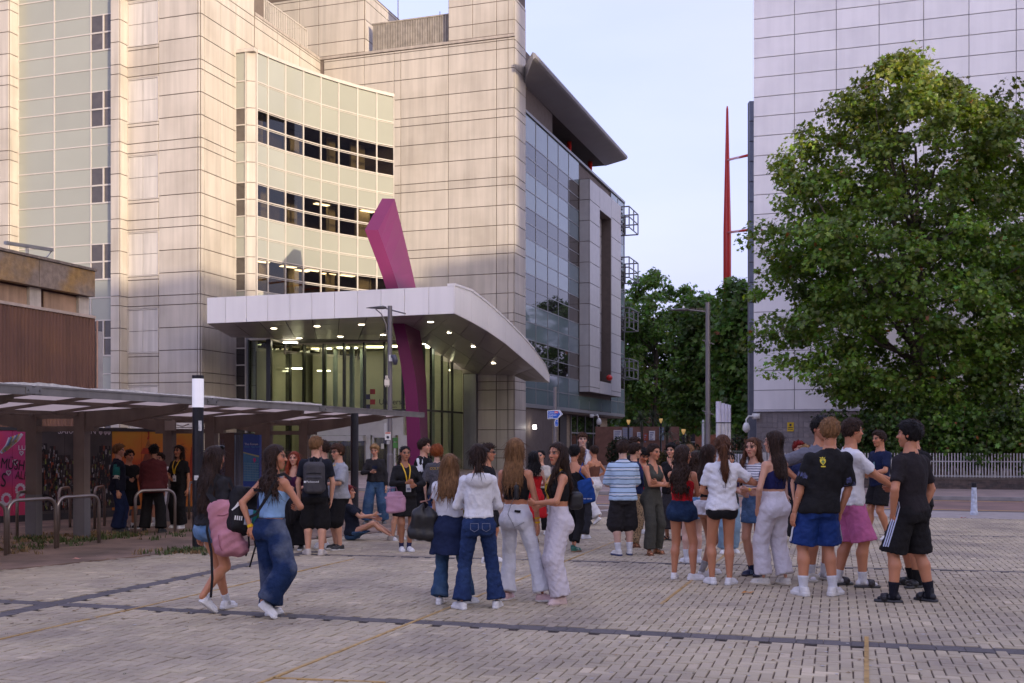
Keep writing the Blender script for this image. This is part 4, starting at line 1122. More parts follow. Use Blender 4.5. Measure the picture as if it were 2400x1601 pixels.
def tpoly(P, d, m, nm):
    g = MB(); g.add([TT.P(wt * x, EYE + 0 * x + z, d) for x, z in P], [tuple(range(len(P)))]); return g.build(nm, m, tot)
Zt = lambda v: TT.z_at(590, v) - EYE
tpoly([(.02, Zt(1128)), (.98, Zt(1128)), (.98, Zt(1068)), (.02, Zt(1060))], .003, mat('map_blue', (.06, .22, .40), .4, var=.15, vscale=9), 'map')
tpoly([(.02, Zt(1062)), (.98, Zt(1072)), (.98, Zt(1068)), (.4, Zt(1063)), (.02, Zt(1059))], .004, mat('map_sand', (.5, .5, .2), .4), 'map_shore')
tpoly([(.6, Zt(1075)), (.75, Zt(1073)), (.8, Zt(1080)), (.68, Zt(1085))], .005, mat('map_pink', (.6, .05, .25), .4), 'map_marker')
g = MB()
for i in range(9):
    x = .05 + .1 * i; g.add([TT.P(wt * x, EYE + Zt(1126), .0045), TT.P(wt * (x + .012), EYE + Zt(1126), .0045), TT.P(wt * (x + .03), EYE + Zt(1086), .0045), TT.P(wt * (x + .018), EYE + Zt(1086), .0045)], [(0, 1, 2, 3)])
for i in range(8):
    z = EYE + Zt(1126) + i * .06; g.add([TT.P(wt * .03, z, .0046), TT.P(wt * .97, z - .02, .0046), TT.P(wt * .97, z - .012, .0046), TT.P(wt * .03, z + .008, .0046)], [(0, 1, 2, 3)])
g.build('map_streets', mat('map_line', (.25, .42, .5), .4), tot)
M_tw = mat('lettering_white', (.75, .75, .75), .5)
text('lettering', 'The Forum', .078, TT.M(wt * .08, TT.z_at(575, 1043.5), .004) @ UPRIGHT, M_tw, tot, .001)
text('lettering', 'Elmer Approach', .062, TT.M(wt * .08, TT.z_at(575, 1049), .004) @ UPRIGHT, mat('lettering_blue', (.08, .3, .62), .5), tot, .001)
BF = Frame(np.array(px(222, 0, 36.)[:2]) - E2 * 30, E2)
BE = 30.
BB = empty('brown_building', (*(BF.O + E2 * 26), 0), label='low brown corrugated building with lichen stained concrete parapet at far left', cat='building')
bz_ = lambda v: EYE + (V0 - v) * 36 / F
zA, zB, zC = bz_(632), bz_(697), bz_(744)
M_conc = mat('parapet_concrete', (.25, .195, .155), .95, var=.22, vscale=6, bump=.6, bscale=40, dirt=(.34, .19, .04), dirt_amt=.75, dirt_scale=.9)
M_brn = mat('corrugated_brown', (.15, .072, .052), .6, var=.1, vscale=1, streak=.2, dirt=(.22, .10, .04), dirt_amt=.3, dirt_scale=.7)
g = MB(); fbox(g, BF, 0, BE - .15, 0, zC, -9, -.2); fbox(g, BF, 0, BE - .25, zC, zA - .3, -9, -.35); g.build('wall', mat('brown_wall', (.10, .05, .04), .8), BB)
for i in range(10):
    a1 = BE - i * 2.55; panel(BB, 'parapet_slab', BF, a1 - 2.55, a1, zB, zA - .06, M_conc, .3, .012, -.28)
g = MB(); fbox(g, BF, 0, BE + .04, zA - .06, zA + .02, -.6, .08); fbox(g, BF, BE - .3, BE - .0, zB, zA - .06, -5, -.29); g.build('coping', mat('coping', (.2, .16, .13), .9, var=.3, vscale=8), BB)
M_clr = mat('clerestory', (.40, .26, .17), .7, var=.15, vscale=2, streak=.35)
for i in range(12):
    a1 = BE - .55 - i * 2.2
    panel(BB, 'clerestory_panel', BF, a1 - 1.5, a1, zC + .06, zB - .03, M_clr, .04, .02, -.3)
    panel(BB, 'pier', BF, a1 + .02, a1 + .5, zC + .02, zB - .01, mat('pier_pale', (.5, .44, .38), .7, var=.15, streak=.2), .12, .0, -.3)
g = MB(); fbox(g, BF, 0, BE + .02, zC - .04, zC + .05, -.4, .03); g.build('sill', mat('sill_pale', (.45, .36, .3), .7, var=.2), BB)
g = MB(); a = BE - .02; V = []; prof_ = []
x = BE
while x > 12:
    prof_ += [(x, 0), (x - .05, 0), (x - .075, -.04), (x - .125, -.04), (x - .15, 0)]; x -= .15
V = [BF.P(x, 0, d) for x, d in prof_] + [BF.P(x, zC - .04, d) for x, d in prof_]; k = len(prof_)
g.add(V, [(i + 1, i, k + i, k + i + 1) for i in range(k - 1)]); g.build('corrugated_cladding', M_brn, BB)
g = MB(); fbox(g, BF, BE + .0, BE + .03, 0, zC, -9, -.01); g.build('end_wall', M_brn, BB)
g = MB(); g.tube([BF.P(BE + .06, 0, .05), BF.P(BE + .06, zC - .1, .05)], .03, 8); g.build('cable', mat('cable_pink', (.45, .27, .2), .6), BB)
g = MB(); q0 = BF.P(BE + .28, 0, .02); fbox(g, BF, BE + .12, BE + .4, 0, bz_(775), -.2, .0); g.build('downpipe', mat('downpipe', (.35, .33, .33), .5, var=.1), BB)
g = MB(); a = BF.P(BE - 3.5, zA + .3, -.4); b = BF.P(BE - 1.5, zA + .42, -.4)
g.bar(a, b, .1, .1); g.tube([BF.P(BE - 2.6, zA, -.4), BF.P(BE - 2.6, zA + .4, -.4)], .05, 8); g.tube([b, BF.P(BE - 1.75, zA + .15, -.4), BF.P(BE - 2.3, zA + .04, -.4)], .02, 6); g.tube([BF.P(BE - 4, zA, -.3), BF.P(BE - 4, zA + .12, -.3)], .07, 8)
g.build('floodlight_arm', mat('grey_metal', (.3, .29, .28), .4, .5), BB)
M_pole = mat('pole_grey', (.17, .155, .16), .45, .3, var=.06, vscale=2)
M_blk = mat('black_post', (.012, .012, .017), .3, var=.3, vscale=4, coat=.2)
x, y = gpx(464, 1289); zt = EYE + (V0 - 880) * y / F; zm = EYE + (V0 - 955) * y / F
g = MB(); g.tube([(x, y, 0), (x, y, zm)], .083, 18)
bl = g.build('bollard_light', M_blk, smooth=False); tag(bl, 'tall black lamp column with glowing white cylinder top by the cycle shelter', 'street lamp')
g = MB(); g.tube([(x, y, zm), (x, y, zt - .05)], .085, 20); g.build('lamp_diffuser', mat('lamp_diffuser', (.78, .76, .80), .3, var=.02, emit=(.9, .88, 1.), estr=.12), bl, smooth=False)
g = MB(); g.tube([(x, y, zt - .05), (x, y, zt)], .088, 20); g.build('lamp_cap', M_blk, bl)
g = MB()
for (z0, z1, a0, a1, m) in ((zm - .35, zm - .2, -1.2, -.6, 0), (zm - 1.3, zm - 1.12, -1.2, -.5, 1), (1.05, 1.12, -2.0, -1.2, 0)):
    V = [(x + .0845 * math.cos(a), y + .0845 * math.sin(a), z) for z in (z0, z1) for a in np.linspace(a0, a1, 5)]
    g.add(V, [(i, i + 1, 6 + i, 5 + i) for i in range(4)], m)
g.build('sticker', [mat('sticker_white', (.6, .6, .6), .6, var=.3, vscale=20), mat('sticker_red', (.3, .02, .02), .6)], bl)
x, y = px(831, 0, 23.2)[:2]
g = MB(); g.tube([(x, y, 0), (x, y, 2.24)], .084, 18); g.box((x, y, .02), (.3, .3, .04))
tag(g.build('black_post', M_blk), 'plain black round post standing under the far end of the shelter roof', 'post')
def lamp(u, v_top, Y, lab, arm_u, arm_v, spikes=False):
    x = px(u, 0, Y)[0]; zt = EYE + (V0 - v_top) * Y / F
    L_ = empty('street_lamp', (x, Y, 0), label=lab, cat='street lamp', group='grey street lamps along the street')
    g = MB(); g.tube([(x, Y, 0), (x, Y, 1.2), (x, Y, 1.25), (x, Y, zt)], [.105, .105, .085, .078], 14); g.build('pole', M_pole, L_, smooth=False)
    a = px(arm_u, arm_v, Y); za = EYE + (V0 - arm_v - 4) * Y / F
    g = MB(); g.tube([(x + (.55 if not spikes else .1), Y, za - (.14 if not spikes else 0)), (x, Y, za), (a[0] + .6, Y, a[2] + .02)], .025, 8)
    if not spikes: g.tube([(x - .1, Y, za - .9), (x - .14, Y, za - .5), (x - .3, Y, za - .15), (x - .5, Y, za + .02)], .02, 8)
    g.build('arm', M_pole, L_)
    g = MB(); V = []
    for k, (f, w, h) in enumerate(((0, .03, .01), (.15, .1, .035), (.4, .14, .06), (.62, .13, .08), (.75, .05, .05))):
        for q in range(10):
            t = 2 * math.pi * q / 10; V.append((a[0] + f * .95, Y + w * math.cos(t), a[2] + h * math.sin(t) * (1 if math.sin(t) > 0 else .5)))
    g.add(V, [(i * 10 + q, i * 10 + (q + 1) % 10, i * 10 + 10 + (q + 1) % 10, i * 10 + 10 + q) for i in range(4) for q in range(10)] + [tuple(range(10))[::-1], tuple(range(40, 50))])
    g.build('lamp_head', mat('lamp_dark', (.07, .065, .065), .4, .3), L_, smooth=True)
    g = MB(); g.tube([(a[0] + .52, Y, a[2] + .06), (a[0] + .52, Y, a[2] + .15)], [.045, .03], 8); g.build('photocell', mat('white_plastic', (.7, .69, .66), .4), L_)
    if spikes:
        g = MB()
        for k in range(22):
            xx = a[0] + .75 + k * (x - a[0] - .8) / 22
            g.tube([(xx, Y + .02 * (k % 2), za + .02), (xx + rnd.uniform(-.03, .03), Y + .04 * (k % 2), za + .14)], .007, 4)
        g.build('bird_spikes', M_st, L_)
    return L_, x, Y
L1, x, Y = lamp(914, 717, 38., 'grey street lamp with camera and white boxes in front of the magenta column', 858, 722)
zf = lambda v: EYE + (V0 - v) * 38. / F
g = MB(); g.box((x + .04, Y - .14, zf(840)), (.12, .1, .22)); g.build('camera_bracket', mat('white_plastic', (.7, .69, .66), .4), L1)
g = MB(); g.tube([(x + .06, Y - .2, zf(836)), (x + .16, Y - .2, zf(836)), (x + .2, Y - .2, zf(846)), (x + .2, Y - .2, zf(856))], [.05, .09, .1, .06], 10); g.build('camera', mat('camera_dark', (.06, .06, .09), .3), L1, smooth=True)
g = MB(); g.box((x - .09, Y - .14, zf(897)), (.17, .08, .2)); 
for k in range(3): g.tube([(x - .14 + k * .05, Y - .14, zf(897) - .1), (x - .14 + k * .05, Y - .14, zf(897) - .16)], .012, 6); g.tube([(x - .14 + k * .05, Y - .14, zf(897) + .1), (x - .14 + k * .05, Y - .14, zf(897) + .15)], .012, 6)
g.tube([(x - .1, Y - .14, zf(888)), (x - .1, Y - .14, zf(881))], .05, 10); g.build('radio_box', mat('radio_cream', (.72, .66, .55), .5), L1)
g = MB(); g.box((x - .06, Y - .12, zf(1022)), (.2, .02, .28)); bx = g.build('sign_plate', mat('white_plastic', (.7, .69, .66), .4), L1)
g = MB(); g.box((x - .06, Y - .132, zf(1015)), (.18, .004, .06)); g.tube([(x - .06, Y - .132, zf(1025)), (x - .06, Y - .134, zf(1025))], .05, 12, 1); g.build('printed_mark', [mat('mark_red', (.55, .2, .15), .5), M_ink], bx)
g = MB(); g.box((x - .05, Y - .12, zf(1037)), (.1, .02, .12)); g.box((x - .14, Y - .1, zf(1006)), (.1, .05, .42)); g.build('strap_box', mat('strap', (.4, .39, .38), .4, .4), L1)
L2, x2, Y2 = lamp(1659, 709, 38., 'grey street lamp with bird spikes on its arm before the distant trees', 1567, 727, True)
g = MB(); 
for v in (803, 968):
    z = EYE + (V0 - v) * 38 / F; g.tube([(x2 - .2, Y2 - .05, z + .08), (x2 + .2, Y2 - .05, z - .06)], .02, 6); g.tube([(x2, Y2, z - .06), (x2, Y2, z + .06)], .1, 10)
g.build('clamp', M_pole, L2)
Ys = 35.
x = px(1301, 0, Ys)[0]; zf = lambda v: EYE + (V0 - v) * Ys / F
SP = empty('signpost', (x, Ys, 0), label='dark signpost with blue cycle route arrow sign reading Central Seafront', cat='signpost')
g = MB(); g.tube([(x, Ys, 0), (x, Ys, zf(907))], .058, 12); g.build('post', M_pole, SP)
M_sb = mat('sign_blue', (.01, .10, .52), .35, var=.03); M_sw = mat('sign_white', (.68, .70, .74), .4)
u0, u1, u2 = 1283.5, 1309, 1319
def sp_poly(P, y, m, nm, par=None, t=.012):
    g = MB(); n_ = len(P); V = [(px(u, 0, Ys)[0], Ys - y, zf(v)) for u, v in P] + [(px(u, 0, Ys)[0], Ys - y + t, zf(v)) for u, v in P]
    g.add(V, [tuple(range(n_)), tuple(range(n_, 2 * n_))[::-1]] + [(i, n_ + i, n_ + (i + 1) % n_, (i + 1) % n_) for i in range(n_)]); return g.build(nm, m, par or SP)
arrow = sp_poly([(1283, 982.5), (1307, 981.5), (1319, 971), (1312, 961), (1282.5, 962.5)], .075, M_sw, 'sign_plate')
sp_poly([(1284.5, 981), (1306, 980), (1316.5, 971), (1311, 963), (1284, 964)], .08, M_sb, 'sign_face', arrow, .004)
sp_poly([(1307, 979.5), (1309.5, 979.2), (1315, 971), (1311, 963.5), (1308.5, 963.7), (1313, 971)], .083, M_sw, 'sign_chevron', arrow, .003)
sp_poly([(1299.5, 969), (1308, 968.6), (1307.5, 963.8), (1299.2, 964.2)], .083, mat('sign_rail_red', (.62, .06, .07), .4), 'rail_symbol', arrow, .003)
sp_poly([(1301, 967.6), (1306.5, 965.2), (1306, 966.5), (1303, 968)], .086, M_sw, 'rail_mark', arrow, .002)
def stxt(s, u, v, size, par): text('lettering', s, size, Matrix.Translation((px(u, 0, Ys)[0], Ys - .085, zf(v))) @ UPRIGHT, M_sw, par, .001)
stxt('Central', 1285.5, 969.2, .075, arrow); stxt('Seafront', 1285.5, 974.7, .075, arrow)
g = MB()
for k in (0, 1, 2.6): 
    cx, cz = px(1288 + k * 2.4, 0, Ys)[0], zf(978.5)
    g.tube([(cx + .02 * math.cos(t), Ys - .084, cz + .02 * math.sin(t)) for t in np.linspace(0, 6.28, 11)], .005, 4)
g.bar((px(1288, 0, Ys)[0], Ys - .084, zf(978.5)), (px(1290.4, 0, Ys)[0], Ys - .084, zf(977)), .006, .006); g.build('cycle_symbol', M_sw, arrow)
lo = sp_poly([(1300, 1000), (1308, 999.5), (1308, 983), (1301.5, 983), (1299, 990)], .075, M_sw, 'sign_plate'); sp_poly([(1301.5, 998.5), (1307.3, 998.3), (1307.3, 984.3), (1302.5, 984.3), (1300.6, 990)], .08, M_sb, 'sign_face', lo, .004)
stxt('16', 1302.5, 989, .06, lo); stxt('1', 1303, 997, .06, lo)
ST = empty('tube_stele', (*px(1696, 0, 40)[:2], 0), label='stele of four upright white tubes with a dark band by the tower', cat='stele')
for u, r, v in ((1684, .10, 941), (1694, .075, 945), (1702, .07, 947), (1709.5, .06, 949)):
    p = px(u, 0, 40.); zt = EYE + (V0 - v) * 40 / F; zb = EYE + (V0 - 991) * 40 / F
    g = MB(); g.tube([(p[0], 40, 0), (p[0], 40, zb - .02)], r * .95, 16); g.tube([(p[0], 40, zb - .02), (p[0], 40, zb + .02)], r * 1.02, 16, 1); g.tube([(p[0], 40, zb + .02), (p[0], 40, zt)], r, 16, 2)
    g.build('tube', [mat('tube_grey', (.56, .54, .55), .35), M_blk, mat('tube_white', (.62, .60, .70), .3)], ST, smooth=False)
x = px(1648, 0, 36)[0]; g = MB(); g.tube([(x, 36, 0), (x, 36, EYE + (V0 - 992) * 36 / F)], .045, 10); g.tube([(x, 36, EYE + (V0 - 990) * 36 / F), (x, 36, EYE + (V0 - 984) * 36 / F)], [.045, .02], 8)
tag(g.build('thin_pole', mat('pole_pale', (.33, .35, .38), .4, .3)), 'thin pale grey pole with pointed cap left of the tall lamp', 'pole')
x, y = gpx(2283, 1207); h = EYE + (V0 - 1132) * y / F
g = MB(); g.tube([(x, y, 0), (x, y, .06), (x, y, .1), (x, y, h - .1)], [.085, .085, .07, .055], 12); g.tube([(x, y, h - .1), (x, y, h)], .058, 12, 1)
tag(g.build('bollard', [mat('bollard_white', (.5, .54, .62), .5, var=.35, vscale=12), M_blk]), 'scuffed white metal bollard with black top at the kerb', 'bollard')
WF = Frame(np.array(px(2250, 0, 35.8)[:2]), E1)
wa0, wa1 = WF.s_at(1768), WF.s_at(2470)
LW = empty('low_brick_wall', (*WF.O, 0), label='low dark brick wall along the footpath below the white palisade fence', cat='wall')
g = MB(); fbox(g, WF, wa0, wa1, 0, .40, -.24, -.015); g.build('mortar', mat('mortar', (.10, .085, .075), .95), LW)
g = MB()
for r in range(6):
    a = wa0 - (.11 if r % 2 else 0)
    while a < wa1:
        fbox(g, WF, a + .005, a + .215, .1 + r * .075 * .8 - .06, .1 + r * .075 * .8 - .005, -.03, rnd.uniform(-.003, .003), rnd.randrange(3)); a += .225
tag(g.build('brick_courses', [mat('brick_a', (.085, .062, .055), .9, var=.25, vscale=7), mat('brick_b', (.11, .08, .07), .9, var=.25, vscale=7), mat('brick_c', (.065, .052, .05), .9, var=.25, vscale=7)], LW), kind='stuff')
g = MB(); fbox(g, WF, wa0, wa1, .40, .47, -.27, .02); g.build('coping', mat('brick_coping', (.10, .08, .07), .9, var=.2, vscale=6), LW)
PF = empty('palisade_fence', (*WF.P(0, .47, -.12),), label='white steel palisade fence on the low brick wall in front of the shrubs', cat='fence')
M_fen = mat('fence_white', (.42, .40, .39), .5, .1, var=.12, vscale=6)
fb = mesh_np('bar', [(-.017, -.012, 0), (.017, -.012, 0), (.017, .012, 0), (-.017, .012, 0), (-.017, -.012, .8), (.017, -.012, .8), (.017, .012, .8), (-.017, .012, .8)], [(3, 2, 1, 0), (4, 5, 6, 7), (0, 1, 5, 4), (1, 2, 6, 5), (2, 3, 7, 6), (3, 0, 4, 7)], M_fen)
a = wa0
while a < wa1:
    link(bpy.data.objects.new('bar', fb), WF.M(a, .475, -.12), PF); a += .094
for z in (.52, 1.0):
    g = MB(); fbox(g, WF, wa0, wa1, z - .02, z + .02, -.155, -.135); g.build('rail', M_fen, PF)
for u in (1790, 1990, 2130, 2298, 2450):
    g = MB(); a = WF.s_at(u); fbox(g, WF, a - .03, a + .03, .47, 1.28, -.2, -.16); g.build('post', M_fen, PF)
YR_ = 52.
RF2 = Frame(np.array(px(1600, 0, 53.)[:2]), E1)
g = MB()
for i in range(60):
    a = i * .1; fbox(g, RF2, a - .012, a + .012, 0.1, 1.25, -.02, .02)
fbox(g, RF2, 0, 6, 1.2, 1.25, -.02, .02); fbox(g, RF2, 0, 6, .15, .2, -.02, .02)
tag(g.build('street_railing', mat('railing_green', (.16, .17, .13), .5)), 'thin pale upright railing beyond the road under the dark trees', 'railing')
RF3 = Frame(np.array(px(1722, 0, 46.)[:2]), E1); g = MB()
for i in range(9): fbox(g, RF3, i * .12, i * .12 + .075, .1, 1.15, -.02, .02)
tag(g.build('white_barrier', mat('barrier_white', (.62, .61, .62), .5)), 'short white slatted barrier beside the foot of the white tubes', 'barrier')
M_rb = mat('red_brick', (.16, .062, .042), .9, var=.25, vscale=4, bump=.3, bscale=14)
KF = Frame(np.array(px(1440, 0, 112.)[:2]), (1., 0.))
KB = empty('red_brick_building', (*KF.O, 0), label='red brick building with arched windows behind the trees at the street end', cat='building')
g = MB(); fbox(g, KF, -6, 20, 0, 7.5, -8, 0); g.build('wall', M_rb, KB)
for i in range(5):
    a = -2 + i * 4.2; g = MB(); V = [KF.P(a, .9, .03), KF.P(a + 1.9, .9, .03)] + [KF.P(a + .95 + .95 * math.cos(t), 2.6 + .95 * math.sin(t), .03) for t in np.linspace(0, math.pi, 9)]
    g.add(V, [tuple(range(len(V)))]); w_ = g.build('window', mat('arch_window', (.015, .015, .02), .1), KB)
    g = MB(); fbox(g, KF, a, a + 1.9, 1.7, 1.78, .03, .06); fbox(g, KF, a + .9, a + .98, .9, 3.4, .03, .06); g.build('glazing_bar', mat('bar_pale', (.3, .3, .32), .5), w_)
g = MB(); fbox(g, KF, -6, 20, 4.1, 4.3, 0, .1); g.build('string_course', mat('brick_pale', (.24, .15, .1), .8), KB)
NF = Frame(np.array(px(1430, 0, 74.)[:2]), (1., -.05))
nz = lambda v: NF.z_at(1520, v)
NW = empty('notice_wall', (*NF.O, 0), label='low brown wall with white notice boards at the end of the street', cat='wall')
g = MB(); fbox(g, NF, -1, NF.s_at(1592), 0, nz(1000), -.4, 0); g.build('wall', mat('notice_brick', (.20, .10, .075), .9, var=.2, vscale=3), NW)
for u0, u1, v0, v1, c in ((1438, 1457, 1008, 1031, (.55, .53, .55)), (1459, 1483, 1002, 1030, (.27, .26, .29)), (1493, 1506, 1013, 1032, (.58, .57, .6)), (1508, 1518, 1016, 1032, (.32, .06, .03)), (1521, 1535, 1010, 1032, (.62, .61, .64)), (1545, 1556, 1002, 1032, (.2, .26, .34))):
    g = MB(); fbox(g, NF, NF.s_at(u0), NF.s_at(u1), nz(v1), nz(v0), 0, .08); nb_ = g.build('notice_board', mat('board%d' % u0, c, .5, var=.08, vscale=4), NW)
    g = MB()
    for k in range(4):
        z = nz(v0 + 4 + k * 5); fbox(g, NF, NF.s_at(u0 + 2), NF.s_at(u1 - 3 - (k * 2) % 5), z - .05, z + .03, .08, .085)
    g.build('printed_mark', mat('mark_grey', (.2, .22, .32), .6), nb_)
for u, v, Y, lb in ((1473, 986, 66, 'small lit park lantern beside the tall spiky palm'), (1602, 1008, 60, 'small lit park lantern right of the notice boards'), (1549, 983, 70, 'small lit park lantern half hidden by leaves above the notice boards')):
    p = px(u, v, Y); g = MB(); g.tube([(p[0], Y, 0), (p[0], Y, p[2] - .25)], .06, 8)
    lt = tag(g.build('lantern', M_blk), lb, 'lantern', 'lit lanterns under the trees')
    g = MB(); g.tube([(p[0], Y, p[2] - .25), (p[0], Y, p[2] - .1), (p[0], Y, p[2] + .05)], [.03, .10, .12], 10); g.build('lamp_bowl', emis('lantern', (.8, .5, .16), .1), lt, smooth=True)
M_bark = mat('bark', (.085, .065, .05), .95, var=.35, vscale=4, bump=.5, bscale=10)
def leaf_mat(name):
    m = bpy.data.materials.new(name); N, L, P = nodes_of(m)
    a = N.new('ShaderNodeAttribute'); a.attribute_name = 'Col'
    L.new(a.outputs['Color'], P.inputs['Base Color']); P.inputs['Roughness'].default_value = .42; P.inputs['Specular IOR Level'].default_value = .45
    t = N.new('ShaderNodeBsdfTranslucent'); sc = N.new('ShaderNodeVectorMath'); sc.operation = 'MULTIPLY'; sc.inputs[1].default_value = (1.5, 1.7, .6)
    L.new(a.outputs['Color'], sc.inputs[0]); L.new(sc.outputs[0], t.inputs[0])
    mx = N.new('ShaderNodeMixShader'); mx.inputs[0].default_value = .34
    L.new(P.outputs[0], mx.inputs[1]); L.new(t.outputs[0], mx.inputs[2]); L.new(mx.outputs[0], N['Material Output'].inputs['Surface'])
    return m
M_leaf = leaf_mat('leaf')
LEAF = np.array([(0, -.5, 0), (.18, -.22, .02), (.5, -.22, .07), (.26, .05, .03), (.34, .36, .07), (.1, .24, .0), (0, .56, -.02), (-.1, .24, .0), (-.34, .36, .07), (-.26, .05, .03), (-.5, -.22, .07), (-.18, -.22, .02)], np.float32)
OVAL = np.array([(0, -.5, 0), (.24, -.15, .05), (.2, .2, .04), (0, .55, 0), (-.2, .2, .04), (-.24, -.15, .05)], np.float32)
def leaves(name, C, outw, size, cols, shape, parent, rng):
    n = len(C); k = len(shape)
    nor = outw * .55 + rng.normal(0, .55, (n, 3)) + np.array((0, 0, .5)); nor /= np.linalg.norm(nor, axis=1, keepdims=True)
    r = rng.normal(0, 1, (n, 3)) + np.array((0, 0, -.6)); x = np.cross(nor, r); x /= np.linalg.norm(x, axis=1, keepdims=True); y = np.cross(nor, x)
    s = (size * rng.uniform(.55, 1.4, n))[:, None, None]
    V = C[:, None, :] + s * (x[:, None, :] * shape[None, :, :1] + y[:, None, :] * shape[None, :, 1:2] + nor[:, None, :] * shape[None, :, 2:])
    me = mesh_np(name, V.reshape(-1, 3), np.arange(n * k).reshape(n, k), M_leaf)
    set_col(me, np.repeat(cols, k, 0))
    return link(bpy.data.objects.new(name, me), parent=parent)
def leafcols(n, base, var, rng, orange=.0, yellow=None):
    c = np.array(base)[None] * (1 + var * rng.normal(0, 1, (n, 1))) * (1 + .12 * rng.normal(0, 1, (n, 3)))
    c = np.clip(c, .006, 1)
    if yellow is not None: c = c * (1 - yellow[:, None]) + np.array((.17, .15, .022)) * yellow[:, None] * (1 + .2 * rng.normal(0, 1, (n, 1)))  # yellow painted into the upper leaves for sunlight on the crown
    o = rng.random(n) < orange
    c[o] = np.array((.26, .09, .03)) * rng.uniform(.6, 1.3, (o.sum(), 1))
    return np.clip(c, .004, 1)
def crown_clumps(prof, n, rng, depth=.75, seed_noise=.5):
    """prof: list of (z, radius, x offset); clump centres in a shell of the crown"""
    z = np.array([p[0] for p in prof]); r = np.array([p[1] for p in prof]); xo = np.array([p[2] for p in prof])
    w = r + .3; zz = rng.choice(np.linspace(z[0], z[-1], 200), n, p=np.interp(np.linspace(z[0], z[-1], 200), z, w) / np.interp(np.linspace(z[0], z[-1], 200), z, w).sum()) + rng.normal(0, .1, n)
    a = rng.uniform(0, 2 * np.pi, n); rad = np.interp(zz, z, r) * np.sqrt(rng.uniform(.2, 1.06, n)) * (1 + .13 * np.sin(3 * a + zz) + rng.normal(0, .06, n))
    return np.stack([np.interp(zz, z, xo) + rad * np.cos(a), depth * rad * np.sin(a), zz], 1), np.stack([np.cos(a), np.sin(a), .2 + 0 * a], 1)
def tree(name, base, prof, ncl, nleaf, lsize, csize, label, group, seed, base_col, shape=LEAF, orange=.0, trunk=.22, sunlit_top=None, limbs=9, depth=.75, cat='tree'):
    rng = np.random.default_rng(seed); rr = random.Random(seed)
    T_ = empty(name, (base[0], base[1], 0), label=label, cat=cat, group=group)
    C, out = crown_clumps(prof, ncl, rng, depth)
    C += np.array((base[0], base[1], 0))
    idx = rng.integers(0, ncl, nleaf); cs = csize * rng.uniform(.6, 1.3, ncl)
    dirs = rng.normal(0, 1, (nleaf, 3)); dirs /= np.linalg.norm(dirs, axis=1, keepdims=True)
    d = dirs * (rng.random(nleaf) ** .4)[:, None] * np.array((1, 1, .62))
    P = C[idx] + d * cs[idx][:, None]
    P[:, 2] -= .25 * cs[idx] * (d[:, 0] ** 2 + d[:, 1] ** 2)
    y = None
    if sunlit_top is not None: y = np.clip((P[:, 2] - sunlit_top[0]) / (sunlit_top[1] - sunlit_top[0]), 0, 1) * rng.uniform(.1, .8, nleaf)
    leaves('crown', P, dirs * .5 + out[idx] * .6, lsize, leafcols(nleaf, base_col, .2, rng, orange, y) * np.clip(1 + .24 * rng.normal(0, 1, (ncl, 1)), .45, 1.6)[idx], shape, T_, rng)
    zt = prof[-1][0]; g = MB(); xo = prof[len(prof) // 2][2]
    path = [(base[0], base[1], -.05), (base[0] + .02, base[1], prof[0][0]), (base[0] + xo * .4 + .1, base[1], prof[0][0] + (zt - prof[0][0]) * .35), (base[0] + xo * .8 + prof[-1][2] * .2, base[1], zt * .8)]
    g.tube(path, [trunk, trunk * .8, trunk * .55, trunk * .15], 10)
    for k in range(limbs):
        i = rng.integers(0, ncl); c = C[i]; f = rr.uniform(.15, .75)
        s = np.array(path[1]) * (1 - f) + np.array(path[3]) * f; m_ = s * .45 + c * .55 + np.array((0, 0, -.3))
        g.tube([s, m_, c], [trunk * .35 * (1 - f * .5), trunk * .18, .015], 6)
    g.build('trunk', M_bark, T_, smooth=True)
    return T_
Yt = 39.
def prof_px(rows, Y, u0):
    return [(EYE + (V0 - v * K) * Y / F, (r - l) / 2 * K * Y / F, ((l + r) / 2 * K - u0) * Y / F) for v, l, r in rows]
rows = [(985, 2010, 2260), (940, 1960, 2330), (890, 1855, 2390), (830, 1810, 2440), (760, 1755, 2450), (690, 1765, 2450), (620, 1745, 2440), (560, 1735, 2430), (500, 1790, 2420), (440, 1815, 2400), (390, 1825, 2400), (330, 1865, 2380), (270, 1893, 2345), (215, 1928, 2280), (175, 1980, 2205), (140, 2045, 2135)]
ub = 2150
tree('plane_tree', (px(ub, 0, Yt)[0], Yt), prof_px(rows, Yt, ub), 900, 90000, .175, .66, 'large plane tree in full leaf in front of the lilac tower', None, 5, (.112, .18, .025), orange=.004, trunk=.26, sunlit_top=(8.5, 14.5), limbs=40, depth=.75)
